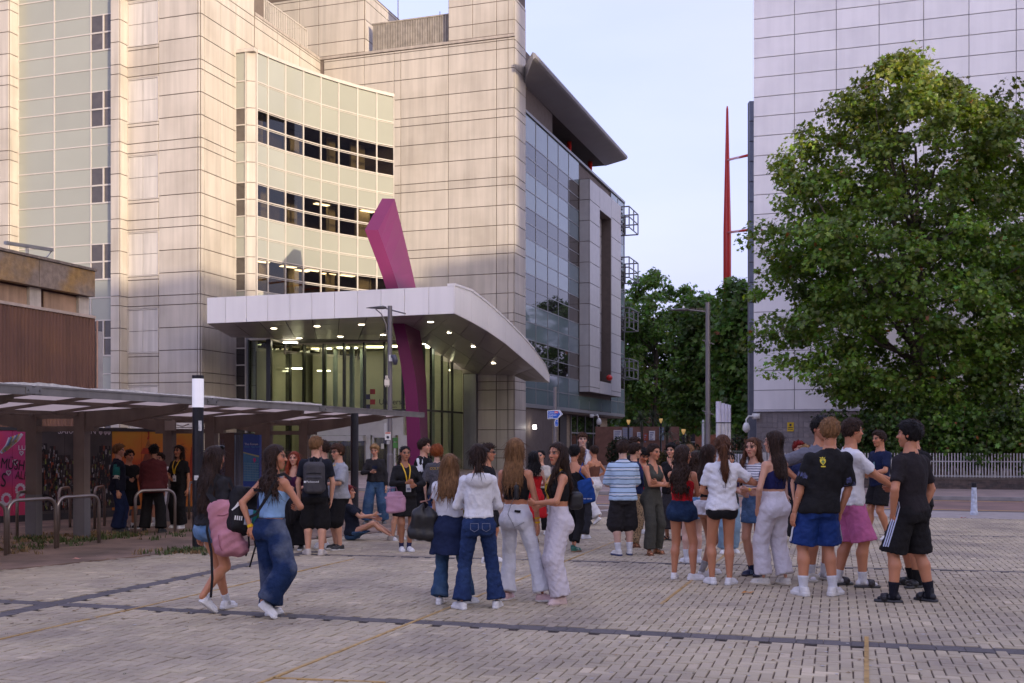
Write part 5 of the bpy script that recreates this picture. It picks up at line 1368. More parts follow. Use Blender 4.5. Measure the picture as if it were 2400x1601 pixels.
far = [(1500, 93., [(985, 1430, 1560), (930, 1405, 1600), (850, 1400, 1620), (760, 1410, 1610), (690, 1430, 1595), (650, 1455, 1565), (630, 1485, 1535)], (.10, .175, .036), 'broad plane tree at the street end beside the glass block', 21),
       (1620, 78., [(985, 1560, 1690), (900, 1545, 1700), (800, 1550, 1700), (720, 1560, 1690), (690, 1575, 1640)], (.085, .15, .033), 'middle street tree behind the spiked lamp arm', 22),
       (1700, 66., [(985, 1660, 1790), (900, 1640, 1810), (800, 1640, 1810), (720, 1645, 1800), (675, 1655, 1770), (652, 1670, 1715)], (.095, .17, .036), 'street tree right at the foot of the red mast', 23),
       (1580, 97., [(1000, 1500, 1680), (900, 1490, 1690), (800, 1500, 1690), (700, 1530, 1660), (672, 1560, 1640)], (.07, .12, .03), 'dark tree filling the gap behind the other street trees', 24),
       (1768, 101., [(985, 1690, 1850), (900, 1670, 1870), (800, 1670, 1870), (720, 1680, 1860), (670, 1720, 1820)], (.085, .15, .033), 'tree partly hidden behind the left edge of the lilac tower', 26),
       (1420, 99., [(985, 1330, 1480), (850, 1320, 1500), (720, 1340, 1490), (665, 1370, 1470)], (.08, .14, .033), 'tree half hidden behind the corner of the glass block', 25)]
for u, Y, rw, colr, lab, sd in far:
    uk = u * K
    tree('street_tree', (px(uk, 0, Y)[0], Y), prof_px(rw, Y, uk), 170, 13000, .34, 1.05, lab, 'trees at the far end of the street', sd, colr, orange=.003, trunk=.24, limbs=14)
def cordyline(u, vtop, Y, lab, seed):
    rr = random.Random(seed); p = px(u, vtop, Y); T_ = empty('cordyline', (p[0], Y, 0), label=lab, cat='palm', group='spiky palms at the street end')
    g = MB(); g.tube([(p[0], Y, 0), (p[0] + .05, Y, p[2] * .6), (p[0], Y, p[2])], [.12, .09, .07], 8); g.build('trunk', M_bark, T_)
    V = []; Fc = []
    for k in range(130):
        a = rr.uniform(0, 6.28); e = rr.uniform(-.5, 1.4); l = rr.uniform(.6, 1.1); c, s = math.cos(a), math.sin(a); b = len(V); w = .03
        for t, dr in ((0, 0), (.5, .05), (1, .3)):
            q = (p[0] + c * math.cos(e) * l * t, Y + s * math.cos(e) * l * t, p[2] + math.sin(e) * l * t - dr * l); ww = w * (1 - t * .9)
            V += [(q[0] - s * ww, q[1] + c * ww, q[2]), (q[0] + s * ww, q[1] - c * ww, q[2])]
        Fc += [(b, b + 1, b + 3, b + 2), (b + 2, b + 3, b + 5, b + 4)]
    me = mesh_np('crown', V, Fc, mat('palm_leaf', (.075, .10, .05), .6, var=.3, vscale=5)); link(bpy.data.objects.new('crown', me), parent=T_)
cordyline(1503, 984, 68, 'tall spiky palm in front of the notice wall', 1); cordyline(1562, 1012, 62, 'shorter spiky palm right of the notice boards', 2); cordyline(1530, 978, 80, 'spiky palm half hidden among the dark tree crowns', 3)
def shrub(a0, a1, z0, z1, d, nl, lab, seed, colr, stems=26, par=None, size=.15):
    rng = np.random.default_rng(seed); p = WF.P((a0 + a1) / 2, 0, d); T_ = empty('shrub', p, label=lab, cat='shrub', group='shrubs behind the palisade fence')
    g = MB()
    for k in range(stems):
        a = rng.uniform(a0, a1); dd = d + rng.uniform(-.5, .5); b = WF.P(a, .2, dd); t = WF.P(a + rng.normal(0, .25), rng.uniform(z0 + .6, z1), dd + rng.normal(0, .2)); m_ = (np.array(b) + np.array(t)) / 2 + rng.normal(0, .08, 3)
        g.tube([b, m_, t], [.022, .018, .008], 5)
    g.build('stem', mat('shrub_stem', (.17, .10, .055), .9, var=.3, vscale=8), T_)
    ncl = int(nl / 90); ca = rng.uniform(a0, a1, ncl); f = rng.random(ncl) ** .7; cz = z0 + (z1 - z0) * f * (1 - .18 * np.abs(np.sin(ca * 2.3 + seed))); cd = d + rng.uniform(-.8, .8, ncl)
    i = rng.integers(0, ncl, nl); P = WF.O[None] + np.outer(ca[i] + rng.normal(0, .22, nl), WF.X) + np.outer(cd[i] + rng.normal(0, .2, nl), WF.N)
    P = np.concatenate([P, (cz[i] + rng.normal(0, .17, nl))[:, None]], 1)
    leaves('foliage', P, np.tile((*WF.N, .3), (nl, 1)), size, leafcols(nl, colr, .3, rng, .006) * (1 + .25 * rng.normal(0, 1, (ncl, 1)))[i], LEAF, T_, rng)
sa = [WF.s_at(u) for u in (1945, 2090, 2200, 2310, 2460)]
shrub(sa[0], sa[1], .9, 2.5, -1.3, 4200, 'dark green shrub under the plane tree beside the grey service door', 31, (.05, .085, .02), 8)
shrub(sa[1], sa[2], .9, 3.0, -1.1, 6500, 'leafy shrub with bare brown stems right behind the two boys in black', 32, (.06, .105, .02), 30)
shrub(sa[2], sa[3], .8, 2.9, -1.0, 6000, 'bright green shrub with many brown stems above the palisade fence', 33, (.08, .15, .02), 34)
shrub(sa[3], sa[4], .8, 2.8, -1.0, 6500, 'yellowish green shrub at the right picture edge above the fence', 34, (.09, .15, .022), 34)
def bush(u, vtop, Y, w, lab, seed, colr):
    rng = np.random.default_rng(seed); p = px(u, vtop, Y); n = 1800; q = rng.normal(0, 1, (n, 3)); q /= np.linalg.norm(q, axis=1, keepdims=True); q *= (rng.random(n) ** .35)[:, None]
    P = np.array((p[0], Y, p[2] * .45)) + q * np.array((w, .6, p[2] * .55)); T_ = empty('bush', (p[0], Y, 0), label=lab, cat='bush', group='low bushes at the street end')
    leaves('foliage', P, q, .16, leafcols(n, colr, .3, rng), OVAL, T_, rng)
bush(1453, 1022, 68, .9, 'round dark bush beside the corner shop window', 41, (.022, .034, .012)); bush(1600, 1030, 60, 1.2, 'low brown green bush below the small lantern', 42, (.05, .05, .02)); bush(1735, 1012, 58, 1.4, 'tall bush between the white tubes and the tower', 43, (.035, .055, .02)); bush(1510, 1048, 60, 1.3, 'low bush with yellow flowers in front of the notice wall', 44, (.10, .09, .02))
def smin(a, b, k):
    h = np.clip(.5 + .5 * (b - a) / k, 0, 1)
    return b + (a - b) * h - k * h * (1 - h)
class Field:
    def __init__(s, lo, hi, h):
        s.lo = np.array(lo, np.float32); s.h = h
        n = np.maximum(3, np.ceil((np.array(hi) - s.lo) / h).astype(int) + 1)
        s.ax = [s.lo[i] + h * np.arange(n[i], dtype=np.float32) for i in range(3)]
        s.F = np.full(n, 1., np.float32)
    def cut(s, lo, hi):
        sl = []
        for i in range(3):
            a = int(np.searchsorted(s.ax[i], lo[i])); b = int(np.searchsorted(s.ax[i], hi[i]))
            sl.append(slice(max(a - 1, 0), min(b + 1, len(s.ax[i]))))
        return tuple(sl), s.ax[0][sl[0]][:, None, None], s.ax[1][sl[1]][None, :, None], s.ax[2][sl[2]][None, None, :]
    def join(s, sl, d, k, op):
        if op == 'u': s.F[sl] = smin(s.F[sl], d, k) if k > 0 else np.minimum(s.F[sl], d)
        else: s.F[sl] = -smin(-s.F[sl], d, k) if k > 0 else np.maximum(s.F[sl], -d)
    def cap(s, a, b, ra, rb, k=.02, op='u', clip=None, flat=None):
        a = np.array(a, np.float32); b = np.array(b, np.float32); m = max(ra, rb) + k + 2 * s.h
        sl, X, Y, Z = s.cut(np.minimum(a, b) - m, np.maximum(a, b) + m)
        if 0 in s.F[sl].shape: return s
        ab = b - a; L2 = float(ab @ ab) + 1e-9
        t = np.clip(((X - a[0]) * ab[0] + (Y - a[1]) * ab[1] + (Z - a[2]) * ab[2]) / L2, 0, 1)
        dx, dy, dz = X - a[0] - t * ab[0], Y - a[1] - t * ab[1], Z - a[2] - t * ab[2]
        if flat is not None: dx, dy, dz = dx / flat[0], dy / flat[1], dz / flat[2]
        d = np.sqrt(dx * dx + dy * dy + dz * dz) - (ra + (rb - ra) * t)
        for (p, n) in (clip or ()): d = np.maximum(d, (X - p[0]) * n[0] + (Y - p[1]) * n[1] + (Z - p[2]) * n[2])
        s.join(sl, d, k, op); return s
    def ell(s, c, r, k=.02, op='u'):
        c = np.array(c); r = np.array(r); m = k + 2 * s.h
        sl, X, Y, Z = s.cut(c - r - m, c + r + m)
        if 0 in s.F[sl].shape: return s
        d = (np.sqrt(((X - c[0]) / r[0]) ** 2 + ((Y - c[1]) / r[1]) ** 2 + ((Z - c[2]) / r[2]) ** 2) - 1) * r.min()
        s.join(sl, d, k, op); return s
    def prof(s, zs, ws, ds, ys, tr, k=.02, clipf=None, lo=None, hi=None):
        zs = np.array(zs); m = max(ws) + k + 2 * s.h
        zlo, zhi = zs[0] if lo is None else lo, zs[-1] if hi is None else hi
        c0 = tr(zlo); c1 = tr(zhi)
        xlo, xhi = min(c0[0], c1[0]) - m - .02, max(c0[0], c1[0]) + m + .02; ylo, yhi = min(c0[1], c1[1]) - m - .06, max(c0[1], c1[1]) + m + .06
        sl, X, Y, Z = s.cut((xlo, ylo, zlo - m), (xhi, yhi, zhi + m))
        if 0 in s.F[sl].shape: return s
        z = np.clip(Z, zs[0], zs[-1]); cx, cy, yw = tr(z)
        c, sn = np.cos(yw), np.sin(yw)
        qx = (X - cx) * c + (Y - cy) * sn; qy = -(X - cx) * sn + (Y - cy) * c - np.interp(z, zs, ys)
        w = np.interp(z, zs, ws); dd = np.interp(z, zs, ds)
        d = ((np.abs(qx) / w) ** 2.3 + (np.abs(qy) / dd) ** 2.3) ** (1 / 2.3)
        d = (d - 1) * np.minimum(w, dd)
        d = np.maximum(d, np.maximum(zlo - Z, Z - zhi))
        if clipf is not None: d = np.maximum(d, clipf(qx, qy, Z))
        s.join(sl, d.astype(np.float32), k, 'u'); return s
    def noise(s, amp, fr, seed):
        r = np.random.default_rng(seed); X, Y, Z = s.ax[0][:, None, None], s.ax[1][None, :, None], s.ax[2][None, None, :]
        N = 0
        for f in (fr, fr * 1.7):
            k = r.normal(0, 1, (2, 3)) * f; p = r.uniform(0, 6, 2)
            N = N + np.sin(X * k[0, 0] + Y * k[0, 1] + Z * (k[0, 2] + f * .6) + p[0]) * np.sin(X * k[1, 0] + Y * k[1, 1] + Z * k[1, 2] * .6 + p[1])
        s.F += (amp * N).astype(np.float32); return s
    def mesh(s):
        F = s.F; F[0], F[-1], F[:, 0], F[:, -1], F[:, :, 0], F[:, :, -1] = 1, 1, 1, 1, 1, 1
        I = F < 0
        c = sum(I[i:I.shape[0] - 1 + i, j:I.shape[1] - 1 + j, k:I.shape[2] - 1 + k].astype(np.int8) for i in (0, 1) for j in (0, 1) for k in (0, 1))
        cells = np.argwhere((c > 0) & (c < 8))
        if len(cells) == 0: return np.zeros((0, 3), np.float32), np.zeros((0, 4), int)
        idx = np.full(c.shape, -1, np.int32); idx[tuple(cells.T)] = np.arange(len(cells))
        P = np.zeros((len(cells), 3), np.float32); cnt = np.zeros(len(cells), np.float32)
        co = [(i, j, k) for i in (0, 1) for j in (0, 1) for k in (0, 1)]
        val = {q: F[cells[:, 0] + q[0], cells[:, 1] + q[1], cells[:, 2] + q[2]] for q in co}
        for q in co:
            for ax in range(3):
                if q[ax]: continue
                q2 = list(q); q2[ax] = 1; q2 = tuple(q2)
                a, b = val[q], val[q2]; m = (a < 0) != (b < 0)
                t = np.where(m, a / np.where(m, a - b, 1), 0)
                for d in range(3): P[:, d] += np.where(m, q[d] + (t if d == ax else 0), 0)
                cnt += m
        V = s.lo + s.h * (cells + P / cnt[:, None])
        Q = []
        for ax in range(3):
            sl0 = [slice(1, -1)] * 3; sl1 = [slice(1, -1)] * 3
            sl0[ax] = slice(0, -1); sl1[ax] = slice(1, None)
            A, B_ = I[tuple(sl0)], I[tuple(sl1)]
            e = np.argwhere(A != B_); 
            if not len(e): continue
            inside = A[tuple(e.T)]
            off = np.ones(3, int); off[ax] = 0; e = e + off
            b, c_ = (ax + 1) % 3, (ax + 2) % 3
            def cid(db, dc):
                q = e.copy(); q[:, b] -= db; q[:, c_] -= dc; return idx[tuple(q.T)]
            f = np.stack([cid(1, 1), cid(0, 1), cid(0, 0), cid(1, 0)], 1)
            f[~inside] = f[~inside][:, ::-1]; Q.append(f)
        Q = np.vstack(Q)
        return V.astype(np.float32), Q[(Q >= 0).all(1)]
def head_template(female):
    f = Field((-.5, -.62, -.14), (.5, .6, 1.12), .027)
    jw = .25 if female else .28
    f.ell((0, .06, .62), (.335, .42, .385), .05)
    f.ell((0, -.10, .36), (jw, .28, .36), .12); f.ell((0, -.25, .09), (.10 if female else .12, .1, .09), .12)
    f.cap((0, .10, .3), (0, .14, -.1), .21 if female else .24, .2, .08)
    for x in (-1, 1): f.ell((x * .19, -.22, .40), (.1, .1, .1), .1)
    f.cap((-.17, -.325, .60), (.17, -.325, .60), .045, .045, .05)
    for x in (-1, 1): f.ell((x * .145, -.47, .525), (.095, .10, .062), .05, 's')
    for x in (-1, 1): f.ell((x * .145, -.315, .525), (.066, .066, .06), .01)
    f.cap((0, -.375, .53), (0, -.455, .395), .028, .05, .04)
    for x in (-1, 1): f.ell((x * .052, -.41, .385), (.04, .05, .035), .02)
    f.cap((-.075, -.365, .262), (.075, -.365, .262), .032, .032, .025); f.cap((-.06, -.365, .222), (.06, -.365, .222), .036, .036, .02)
    for x in (-1, 1): f.ell((x * .335, .03, .48), (.035, .085, .125), .02)
    return f.mesh()
HEADS = {'f': head_template(True), 'm': head_template(False)}
def hand_template(curl, spread=1.):
    f = Field((-.05, -.04, -.205), (.085, .10, .03), .0055)
    f.cap((0, 0, .02), (0, 0, -.03), .024, .030, .01, flat=(1, .62, 1))
    f.cap((-.016, 0, -.05), (-.016, .002, -.085), .026, .022, .012, flat=(1, .5, 1)); f.cap((.016, 0, -.045), (.018, .002, -.085), .028, .023, .012, flat=(1, .5, 1))
    for x, l in ((.030, .066), (.010, .076), (-.010, .070), (-.029, .054)):
        p = np.array((x, .002, -.088)); a = 0.
        dx = x * .25 * spread
        for seg, (fr, c) in enumerate(((.44, curl * .8), (.31, curl), (.25, curl * .7))):
            a += c; q = p + l * fr * np.array((dx, math.sin(a), -math.cos(a)))
            f.cap(p, q, .0088 - seg * .0008, .0082 - seg * .001, .003); p = q
    f.cap((.026, .004, -.03), (.052, .016, -.062), .013, .0105, .01); f.cap((.052, .016, -.062), (.056 - .02 * curl, .024 + .012 * curl, -.092), .0105, .008, .003)
    return f.mesh()
HANDS = {'relaxed': hand_template(.35), 'grip': hand_template(1.05, .3), 'flat': hand_template(.1)}
def sole(f, z1, grow=0.):
    sl, X, Y, Z = f.cut((-.2, -.3, -.1), (.2, .3, .2)); t = np.clip((.045 - Y) / .17, 0, 1)
    d = np.sqrt((X - .006 * t) ** 2 + (Y - (.045 - .17 * t)) ** 2) - (.038 + grow + .010 * t)
    f.join(sl, np.maximum(d, np.maximum(-Z, Z - z1 - .012 * np.clip((-Y - .08) / .1, 0, 1) * 0)) + 0 * Z, .004, 'u')
def upper(f, collar=.085, toe=.036):
    f.cap((0, .043, .05), (0, -.03, .05), .036, .040, .012); f.cap((0, -.03, .048), (.006, -.122, .034), .040, toe, .012)
    f.cap((0, .022, .05), (0, .022, collar), .040, .041, .014, clip=[((0, 0, collar), (0, 0, 1))])
def tmpl(fn, h=.0075):
    f = Field((-.075, -.2, -.012), (.075, .11, .135), h); fn(f)
    X = f.ax[2][None, None, :]; f.F = np.maximum(f.F, -X + 0 * f.F)
    return f.mesh()
def t_sneaker(f): sole(f, .030); upper(f)
def t_chunky(f): sole(f, .036, .004); upper(f, .088, .038)
def t_slide(f):
    sole(f, .024, .003); f.cap((-.045, -.085, .045), (.05, -.075, .045), .03, .03, .01, clip=[((0, -.055, 0), (0, 1, 0)), ((0, -.115, 0), (0, -1, 0))]); f.cap((0, -.06, .05), (0, -.11, .042), .047, .046, .006, clip=[((0, -.05, 0), (0, 1, 0)), ((0, -.115, 0), (0, -1, 0))], flat=(1.08, 1, .8))
def t_foot(f): f.cap((0, .04, .045), (0, -.03, .05), .030, .032, .012); f.cap((0, -.03, .045), (.004, -.12, .032), .032, .026, .01, flat=(1.15, 1, .8)); f.cap((0, .018, .05), (0, .012, .12), .031, .031, .012)
SHOES = {'sneaker': tmpl(t_sneaker), 'chunky': tmpl(t_chunky), 'slide': tmpl(t_slide), 'foot': tmpl(t_foot)}
M_skin = bpy.data.materials.new('skin'); N, L, P = nodes_of(M_skin)
a = N.new('ShaderNodeAttribute'); a.attribute_name = 'Col'; L.new(a.outputs['Color'], P.inputs['Base Color'])
P.inputs['Roughness'].default_value = .48; P.inputs['Specular IOR Level'].default_value = .4; P.inputs['Subsurface Weight'].default_value = .12
P.inputs['Subsurface Radius'].default_value = (.02, .008, .004); P.inputs['Subsurface Scale'].default_value = .3
SKIN = {'fair': (.56, .34, .26), 'light': (.58, .30, .195), 'tan': (.50, .215, .115), 'brown': (.36, .16, .088), 'dark': (.20, .09, .052)}
HAIR = {'black': (.010, .008, .008), 'dark': (.034, .018, .012), 'brown': (.07, .032, .017), 'chestnut': (.10, .042, .02), 'light': (.20, .10, .042), 'blond': (.33, .19, .08), 'ginger': (.22, .055, .014), 'red': (.20, .012, .010), 'copper': (.24, .04, .016)}
def hair_mat(c, curly=False):
    key = 'hair_%s%s' % (c, '_c' if curly else '')
    if key in _mc: return _mc[key]
    st = (1, 1, .06) if not curly else (1, 1, .45)
    m = mat(key, HAIR[c], .5, 0, var=.5, vscale=85 if not curly else 70, stretch=st, bump=.9, bscale=150 if not curly else 90, local=True, spec=.16, bstretch=st)
    return m
def cloth(name, c, rough=.85, var=.14, bump=.75, bs=20, **k):
    return mat('cloth_' + name, c, rough, 0, var=var, vscale=9, bump=bump, bscale=bs, local=True, spec=.2, **k)
def stripes(name, base, bands, period, z0=0., rough=.85):
    key = 'cloth_' + name
    if key in _mc: return _mc[key]
    m = bpy.data.materials.new(key); N, L, P = nodes_of(m); P.inputs['Roughness'].default_value = rough; P.inputs['Specular IOR Level'].default_value = .2
    tc = N.new('ShaderNodeTexCoord'); sp = N.new('ShaderNodeSeparateXYZ'); L.new(tc.outputs['Object'], sp.inputs[0])
    no = N.new('ShaderNodeTexNoise'); no.inputs['Scale'].default_value = 6; L.new(tc.outputs['Object'], no.inputs['Vector'])
    wv = N.new('ShaderNodeMath'); wv.operation = 'MULTIPLY_ADD'; wv.inputs[1].default_value = .025; L.new(no.outputs['Fac'], wv.inputs[0]); L.new(sp.outputs['Z'], wv.inputs[2])
    dv = N.new('ShaderNodeMath'); dv.operation = 'DIVIDE'; dv.inputs[1].default_value = period; L.new(wv.outputs[0], dv.inputs[0])
    fr = N.new('ShaderNodeMath'); fr.operation = 'FRACT'; L.new(dv.outputs[0], fr.inputs[0])
    rp = N.new('ShaderNodeValToRGB'); rp.color_ramp.interpolation = 'CONSTANT'
    rp.color_ramp.elements[0].position = 0; rp.color_ramp.elements[0].color = (*base, 1); rp.color_ramp.elements[1].position = bands[0][0]; rp.color_ramp.elements[1].color = (*bands[0][1], 1)
    for p, c in bands[1:]: e = rp.color_ramp.elements.new(p); e.color = (*c, 1)
    L.new(fr.outputs[0], rp.inputs[0]); L.new(rp.outputs[0], P.inputs['Base Color'])
    n2 = N.new('ShaderNodeTexNoise'); n2.inputs['Scale'].default_value = 30; L.new(tc.outputs['Object'], n2.inputs['Vector'])
    b = N.new('ShaderNodeBump'); b.inputs['Strength'].default_value = .3; b.inputs['Distance'].default_value = .02; L.new(n2.outputs['Fac'], b.inputs['Height']); L.new(b.outputs[0], P.inputs['Normal'])
    _mc[key] = m; return m
def leopard():
    if 'cloth_leopard' in _mc: return _mc['cloth_leopard']
    m = bpy.data.materials.new('cloth_leopard'); N, L, P = nodes_of(m); P.inputs['Roughness'].default_value = .8
    tc = N.new('ShaderNodeTexCoord'); v = N.new('ShaderNodeTexVoronoi'); v.inputs['Scale'].default_value = 42; L.new(tc.outputs['Object'], v.inputs['Vector'])
    rp = N.new('ShaderNodeValToRGB'); rp.color_ramp.elements[0].position = .34; rp.color_ramp.elements[0].color = (.02, .014, .01, 1); rp.color_ramp.elements[1].position = .42; rp.color_ramp.elements[1].color = (.30, .20, .11, 1)
    L.new(v.outputs['Distance'], rp.inputs[0]); L.new(rp.outputs[0], P.inputs['Base Color']); _mc['cloth_leopard'] = m; return m
def denim(name, c, fade=None, amt=.5, sc=4.):
    return mat('denim_' + name, c, .85, var=.2, vscale=14, bump=.8, bscale=26, local=True, spec=.15, dirt=fade, dirt_amt=amt, dirt_scale=sc)
PROF = {'m': np.array([(.455, .082, .060, .004), (.49, .094, .068, .008), (.53, .092, .066, .006), (.60, .083, .058, 0), (.66, .090, .062, .002), (.72, .101, .066, .002), (.765, .104, .062, .002), (.795, .092, .052, .003), (.815, .066, .043, .004), (.83, .042, .037, .004), (.845, .033, .033, .003)]),
        'f': np.array([(.455, .086, .064, .006), (.49, .094, .072, .012), (.53, .092, .067, .008), (.575, .078, .056, 0), (.61, .071, .052, -.002), (.66, .078, .056, 0), (.71, .085, .062, -.002), (.75, .086, .056, .002), (.785, .079, .047, .004), (.81, .058, .039, .005), (.825, .038, .033, .004), (.84, .028, .030, .003)])}
STANCE = {'stand': ((.058, 0, 12, 0), (-.058, .01, -12, 0)), 'narrow': ((.04, 0, 8, 0), (-.04, .01, -8, 0)), 'wide': ((.095, 0, 16, 0), (-.095, .01, -16, 0)), 'contra': ((.05, .0, 10, 0), (-.085, -.03, -25, 0)), 'contra2': ((.085, -.03, 25, 0), (-.05, 0, -10, 0)),
          'walk': ((.04, -.15, 5, 0), (-.045, .16, -5, .05)), 'walk2': ((.045, .16, 5, .05), (-.04, -.15, -5, 0)), 'apart': ((.11, .03, 20, 0), (-.10, -.02, -15, 0)), 'step': ((.045, -.07, 8, 0), (-.05, .08, -10, .015)), 'step2': ((.05, .08, 10, .015), (-.045, -.07, -8, 0))}
ARMS = {'down': ((.135, -.01, .475), (1, .6, 0), 'relaxed'), 'front': ((.02, -.135, .60), (1, .5, -.5), 'relaxed'), 'hold': ((.05, -.16, .63), (1, .3, -.6), 'grip'), 'cross': ((-.055, -.105, .655), (1, -.1, -.7), 'relaxed'), 'pocket': ((.10, -.045, .50), (1, .7, 0), 'relaxed'),
        'hip': ((.105, -.02, .575), (1, .35, 0), 'relaxed'), 'back': ((.06, .10, .52), (1, .8, .1), 'relaxed'), 'forward': ((.05, -.24, .66), (1, .2, -.8), 'flat'), 'up': ((.12, -.10, .76), (1, 0, -.8), 'grip'), 'strap': ((.085, -.08, .72), (1, .2, -.9), 'grip'), 'phone': ((.035, -.17, .66), (1, .2, -.7), 'grip'), 'chin': ((.03, -.10, .80), (1, -.1, -.9), 'relaxed'), 'hang': ((.12, -.04, .47), (1, .5, 0), 'grip')}
def ik(S, T, l1, l2, hint):
    S, T = np.array(S, float), np.array(T, float); d = T - S; D = np.linalg.norm(d)
    m = (l1 + l2) * .998
    if D > m: T = S + d * (m / D); d = T - S; D = m
    u = d / D; a = (l1 * l1 - l2 * l2 + D * D) / (2 * D); hgt = math.sqrt(max(l1 * l1 - a * a, 1e-8))
    h = np.array(hint, float); h = h - u * (h @ u); h /= np.linalg.norm(h) + 1e-9
    return S + u * a + h * hgt, T
def rotz(p, a): c, s = math.cos(a), math.sin(a); return np.array((p[0] * c - p[1] * s, p[0] * s + p[1] * c, p[2]))
PEOPLE = {}
class Person: pass
def person(key, u, v, top, yaw, label, sex='f', skin='tan', hair=('long', 'brown', {}), tops=(), bots=(), shoes=('sneaker', (.72, .71, .70)), sock=None, arms=('down', 'down'), stance='stand', head=(0, 0), twist=0, lean=0, leany=0, fat=1., group=None, H=None, xy=None, seat=None, Y=None, thin=1.):
    p = Person(); p.key = key
    if xy is None:
        Yd = EYE * F / (v * K - V0) if Y is None else Y
        p.x, p.y = (u * K - U0) / F * Yd, Yd
    else: p.x, p.y = xy
    p.H = H = (H or EYE + (V0 - top * K) * p.y / F) - .018
    p.sex = sex; yr = math.radians(yaw); p.yaw = yr
    hres = .015 if p.y < 12.5 else (.018 if p.y < 17 else .021)
    pr = PROF[sex] * np.array((1, fat, fat, 1)); 
    zs, ws, ds, ys = (pr * H).T
    tw, ln, lny = math.radians(twist), lean, leany
    hz = .52 * H; drop = 0 if seat is None else hz - seat
    hz0 = hz
    rp = random.Random(key); lny += rp.uniform(-.05, .05) if seat is None else 0
    def tr(z):
        t = np.clip((z - .5 * H) / (.3 * H), 0, 1.2)
        return (lny * t * H * .3, -ln * t * H * .3, tw * t)
    def tp(q):     # torso point in heights -> person space (twisted, leaning)
        q = np.array(q) * H; cx, cy, yw = tr(q[2]); r = rotz(q, float(yw)); return np.array((r[0] + float(cx), r[1] + float(cy), q[2]))
    p.tr, p.tp = tr, tp
    sx = .102 if sex == 'm' else .086
    sw = 1.1 if sex == 'm' else .92
    st = STANCE[stance] if isinstance(stance, str) else stance
    J = {}
    st = tuple((f[0] + rp.uniform(-.012, .012), f[1] + rp.uniform(-.03, .03), f[2] + rp.uniform(-10, 10)) + tuple(f[3:]) if seat is None else f for f in st)
    for side, sg, f in (('L', 1, st[0]), ('R', -1, st[1])):
        hip = np.array((sg * .048 * H, .004 * H, .515 * H)); kh = f[4] if len(f) > 4 else (sg * .15, -1, 0)
        if seat is None: an = np.array((f[0] * H, f[1] * H, .047 * H + f[3] * H))
        else: an = np.array((f[0] * H, f[1] * H, .047 * H + f[3] * H + drop))
        kn, an = ik(hip, an, .246 * H, .232 * H, kh)
        J[side] = dict(hip=hip, kn=kn, an=an, yaw=math.radians(f[2]), heel=f[3], foot=f)
        a = arms[0 if side == 'L' else 1]; a = ARMS[a] if isinstance(a, str) else a
        S = tp((sg * sx, .004, .783)); T = tp((sg * a[0][0], a[0][1], a[0][2])); hn = rotz((sg * a[1][0], a[1][1], a[1][2]), tw)
        el, wr = ik(S, T, .168 * H, .148 * H, hn)
        J[side].update(sh=S, el=el, wr=wr, pose=a[2], thumb=a[3] if len(a) > 3 else None)
    p.J = J
    allp = np.array([q for s_ in J.values() for k, q in s_.items() if k in ('hip', 'kn', 'an', 'sh', 'el', 'wr')])
    lo = np.minimum(allp.min(0) - .16, (-.24, -.22, 0)); hi = np.maximum(allp.max(0) + .16, (.24, .24, .93 * H)); lo[2] = min(allp[:, 2].min() - .1, lo[2] if seat is None else 9)
    hi[2] = .96 * H
    r_th, r_kn, r_cf, r_an = (.050, .0315, .0345, .0215) if sex == 'm' else (.050, .0295, .0325, .0185)
    lf = fat ** .7 * thin
    def leg(f, off=0., k=.02, upto=2.):
        for s_ in J.values():
            hp, kn, an = s_['hip'], s_['kn'], s_['an']
            f.cap(hp, kn, r_th * H * lf + off, r_kn * H * lf + off, k)
            ax = (an - kn) / np.linalg.norm(an - kn); bk = np.array((0, 1, 0)) - ax * ax[1]; bk /= np.linalg.norm(bk) + 1e-9
            c = kn * .68 + an * .32 + bk * .010 * H
            f.cap(kn, c, r_kn * H * lf * .96 + off, r_cf * H * lf + off, k); f.cap(c, an, r_cf * H * lf + off, r_an * H + off, k)
            f.cap(kn + bk * .0, kn * .9 + hp * .1, r_kn * H * lf * 1.02 + off, r_kn * H * lf * 1.05 + off, k)
    ra = [(.027 if sex == 'm' else .0235) * H, (.0225 if sex == 'm' else .0195) * H, (.0225 if sex == 'm' else .0195) * H, (.0155 if sex == 'm' else .0135) * H]
    nr = (.0335 if sex == 'm' else .0275) * H
    nb, nt = tp((0, .006, .80)), tp((0, -.004, .885))
    f = Field(lo, hi, hres)
    cov = max([b.get('end', 1.97) if b['kind'] != 'skirt' else 0 for b in bots] + [0]); shr = np.where(zs < .585 * H, .010 if bots else 0., 0.); f.prof(zs, ws - shr, ds - shr, ys, tr, .03); leg(f, -.014 if cov > 1.3 else 0.)
    for sg in (-1, 1): f.ell((sg * .045 * H, .036 * H, .495 * H), (.050 * H * fat - .01, .040 * H * fat - .01, .055 * H - .01), .03)
    if sex == 'f':
        for sg in (-1, 1): f.ell(tp((sg * .042, -.043, .715)), (.036 * H,) * 3, .03)
    f.cap(nb, nt, nr * 1.1, nr, .03)
    for s_ in J.values():
        f.ell(s_['sh'], (ra[0] * 1.08,) * 3, .04); f.cap(s_['sh'], s_['el'], ra[0], ra[1], .02)
        c = s_['el'] * .75 + s_['wr'] * .25; f.cap(s_['el'], c, ra[1] * .97, ra[2] * 1.02, .012); f.cap(c, s_['wr'], ra[2], ra[3], .012)
        if shoes[0] in ('slide', 'sandal', 'heel') or True: pass
    V, Q = f.mesh(); Cc = np.tile(np.array(SKIN[skin]), (len(V), 1)) * (1 + .04 * np.sin(V[:, 2:3] * 30) * np.sin(V[:, :1] * 41))
    vs_, qs_, cs_ = [V], [Q], [Cc]; nV = len(V)
    hh = .136 * H if sex == 'f' else .138 * H
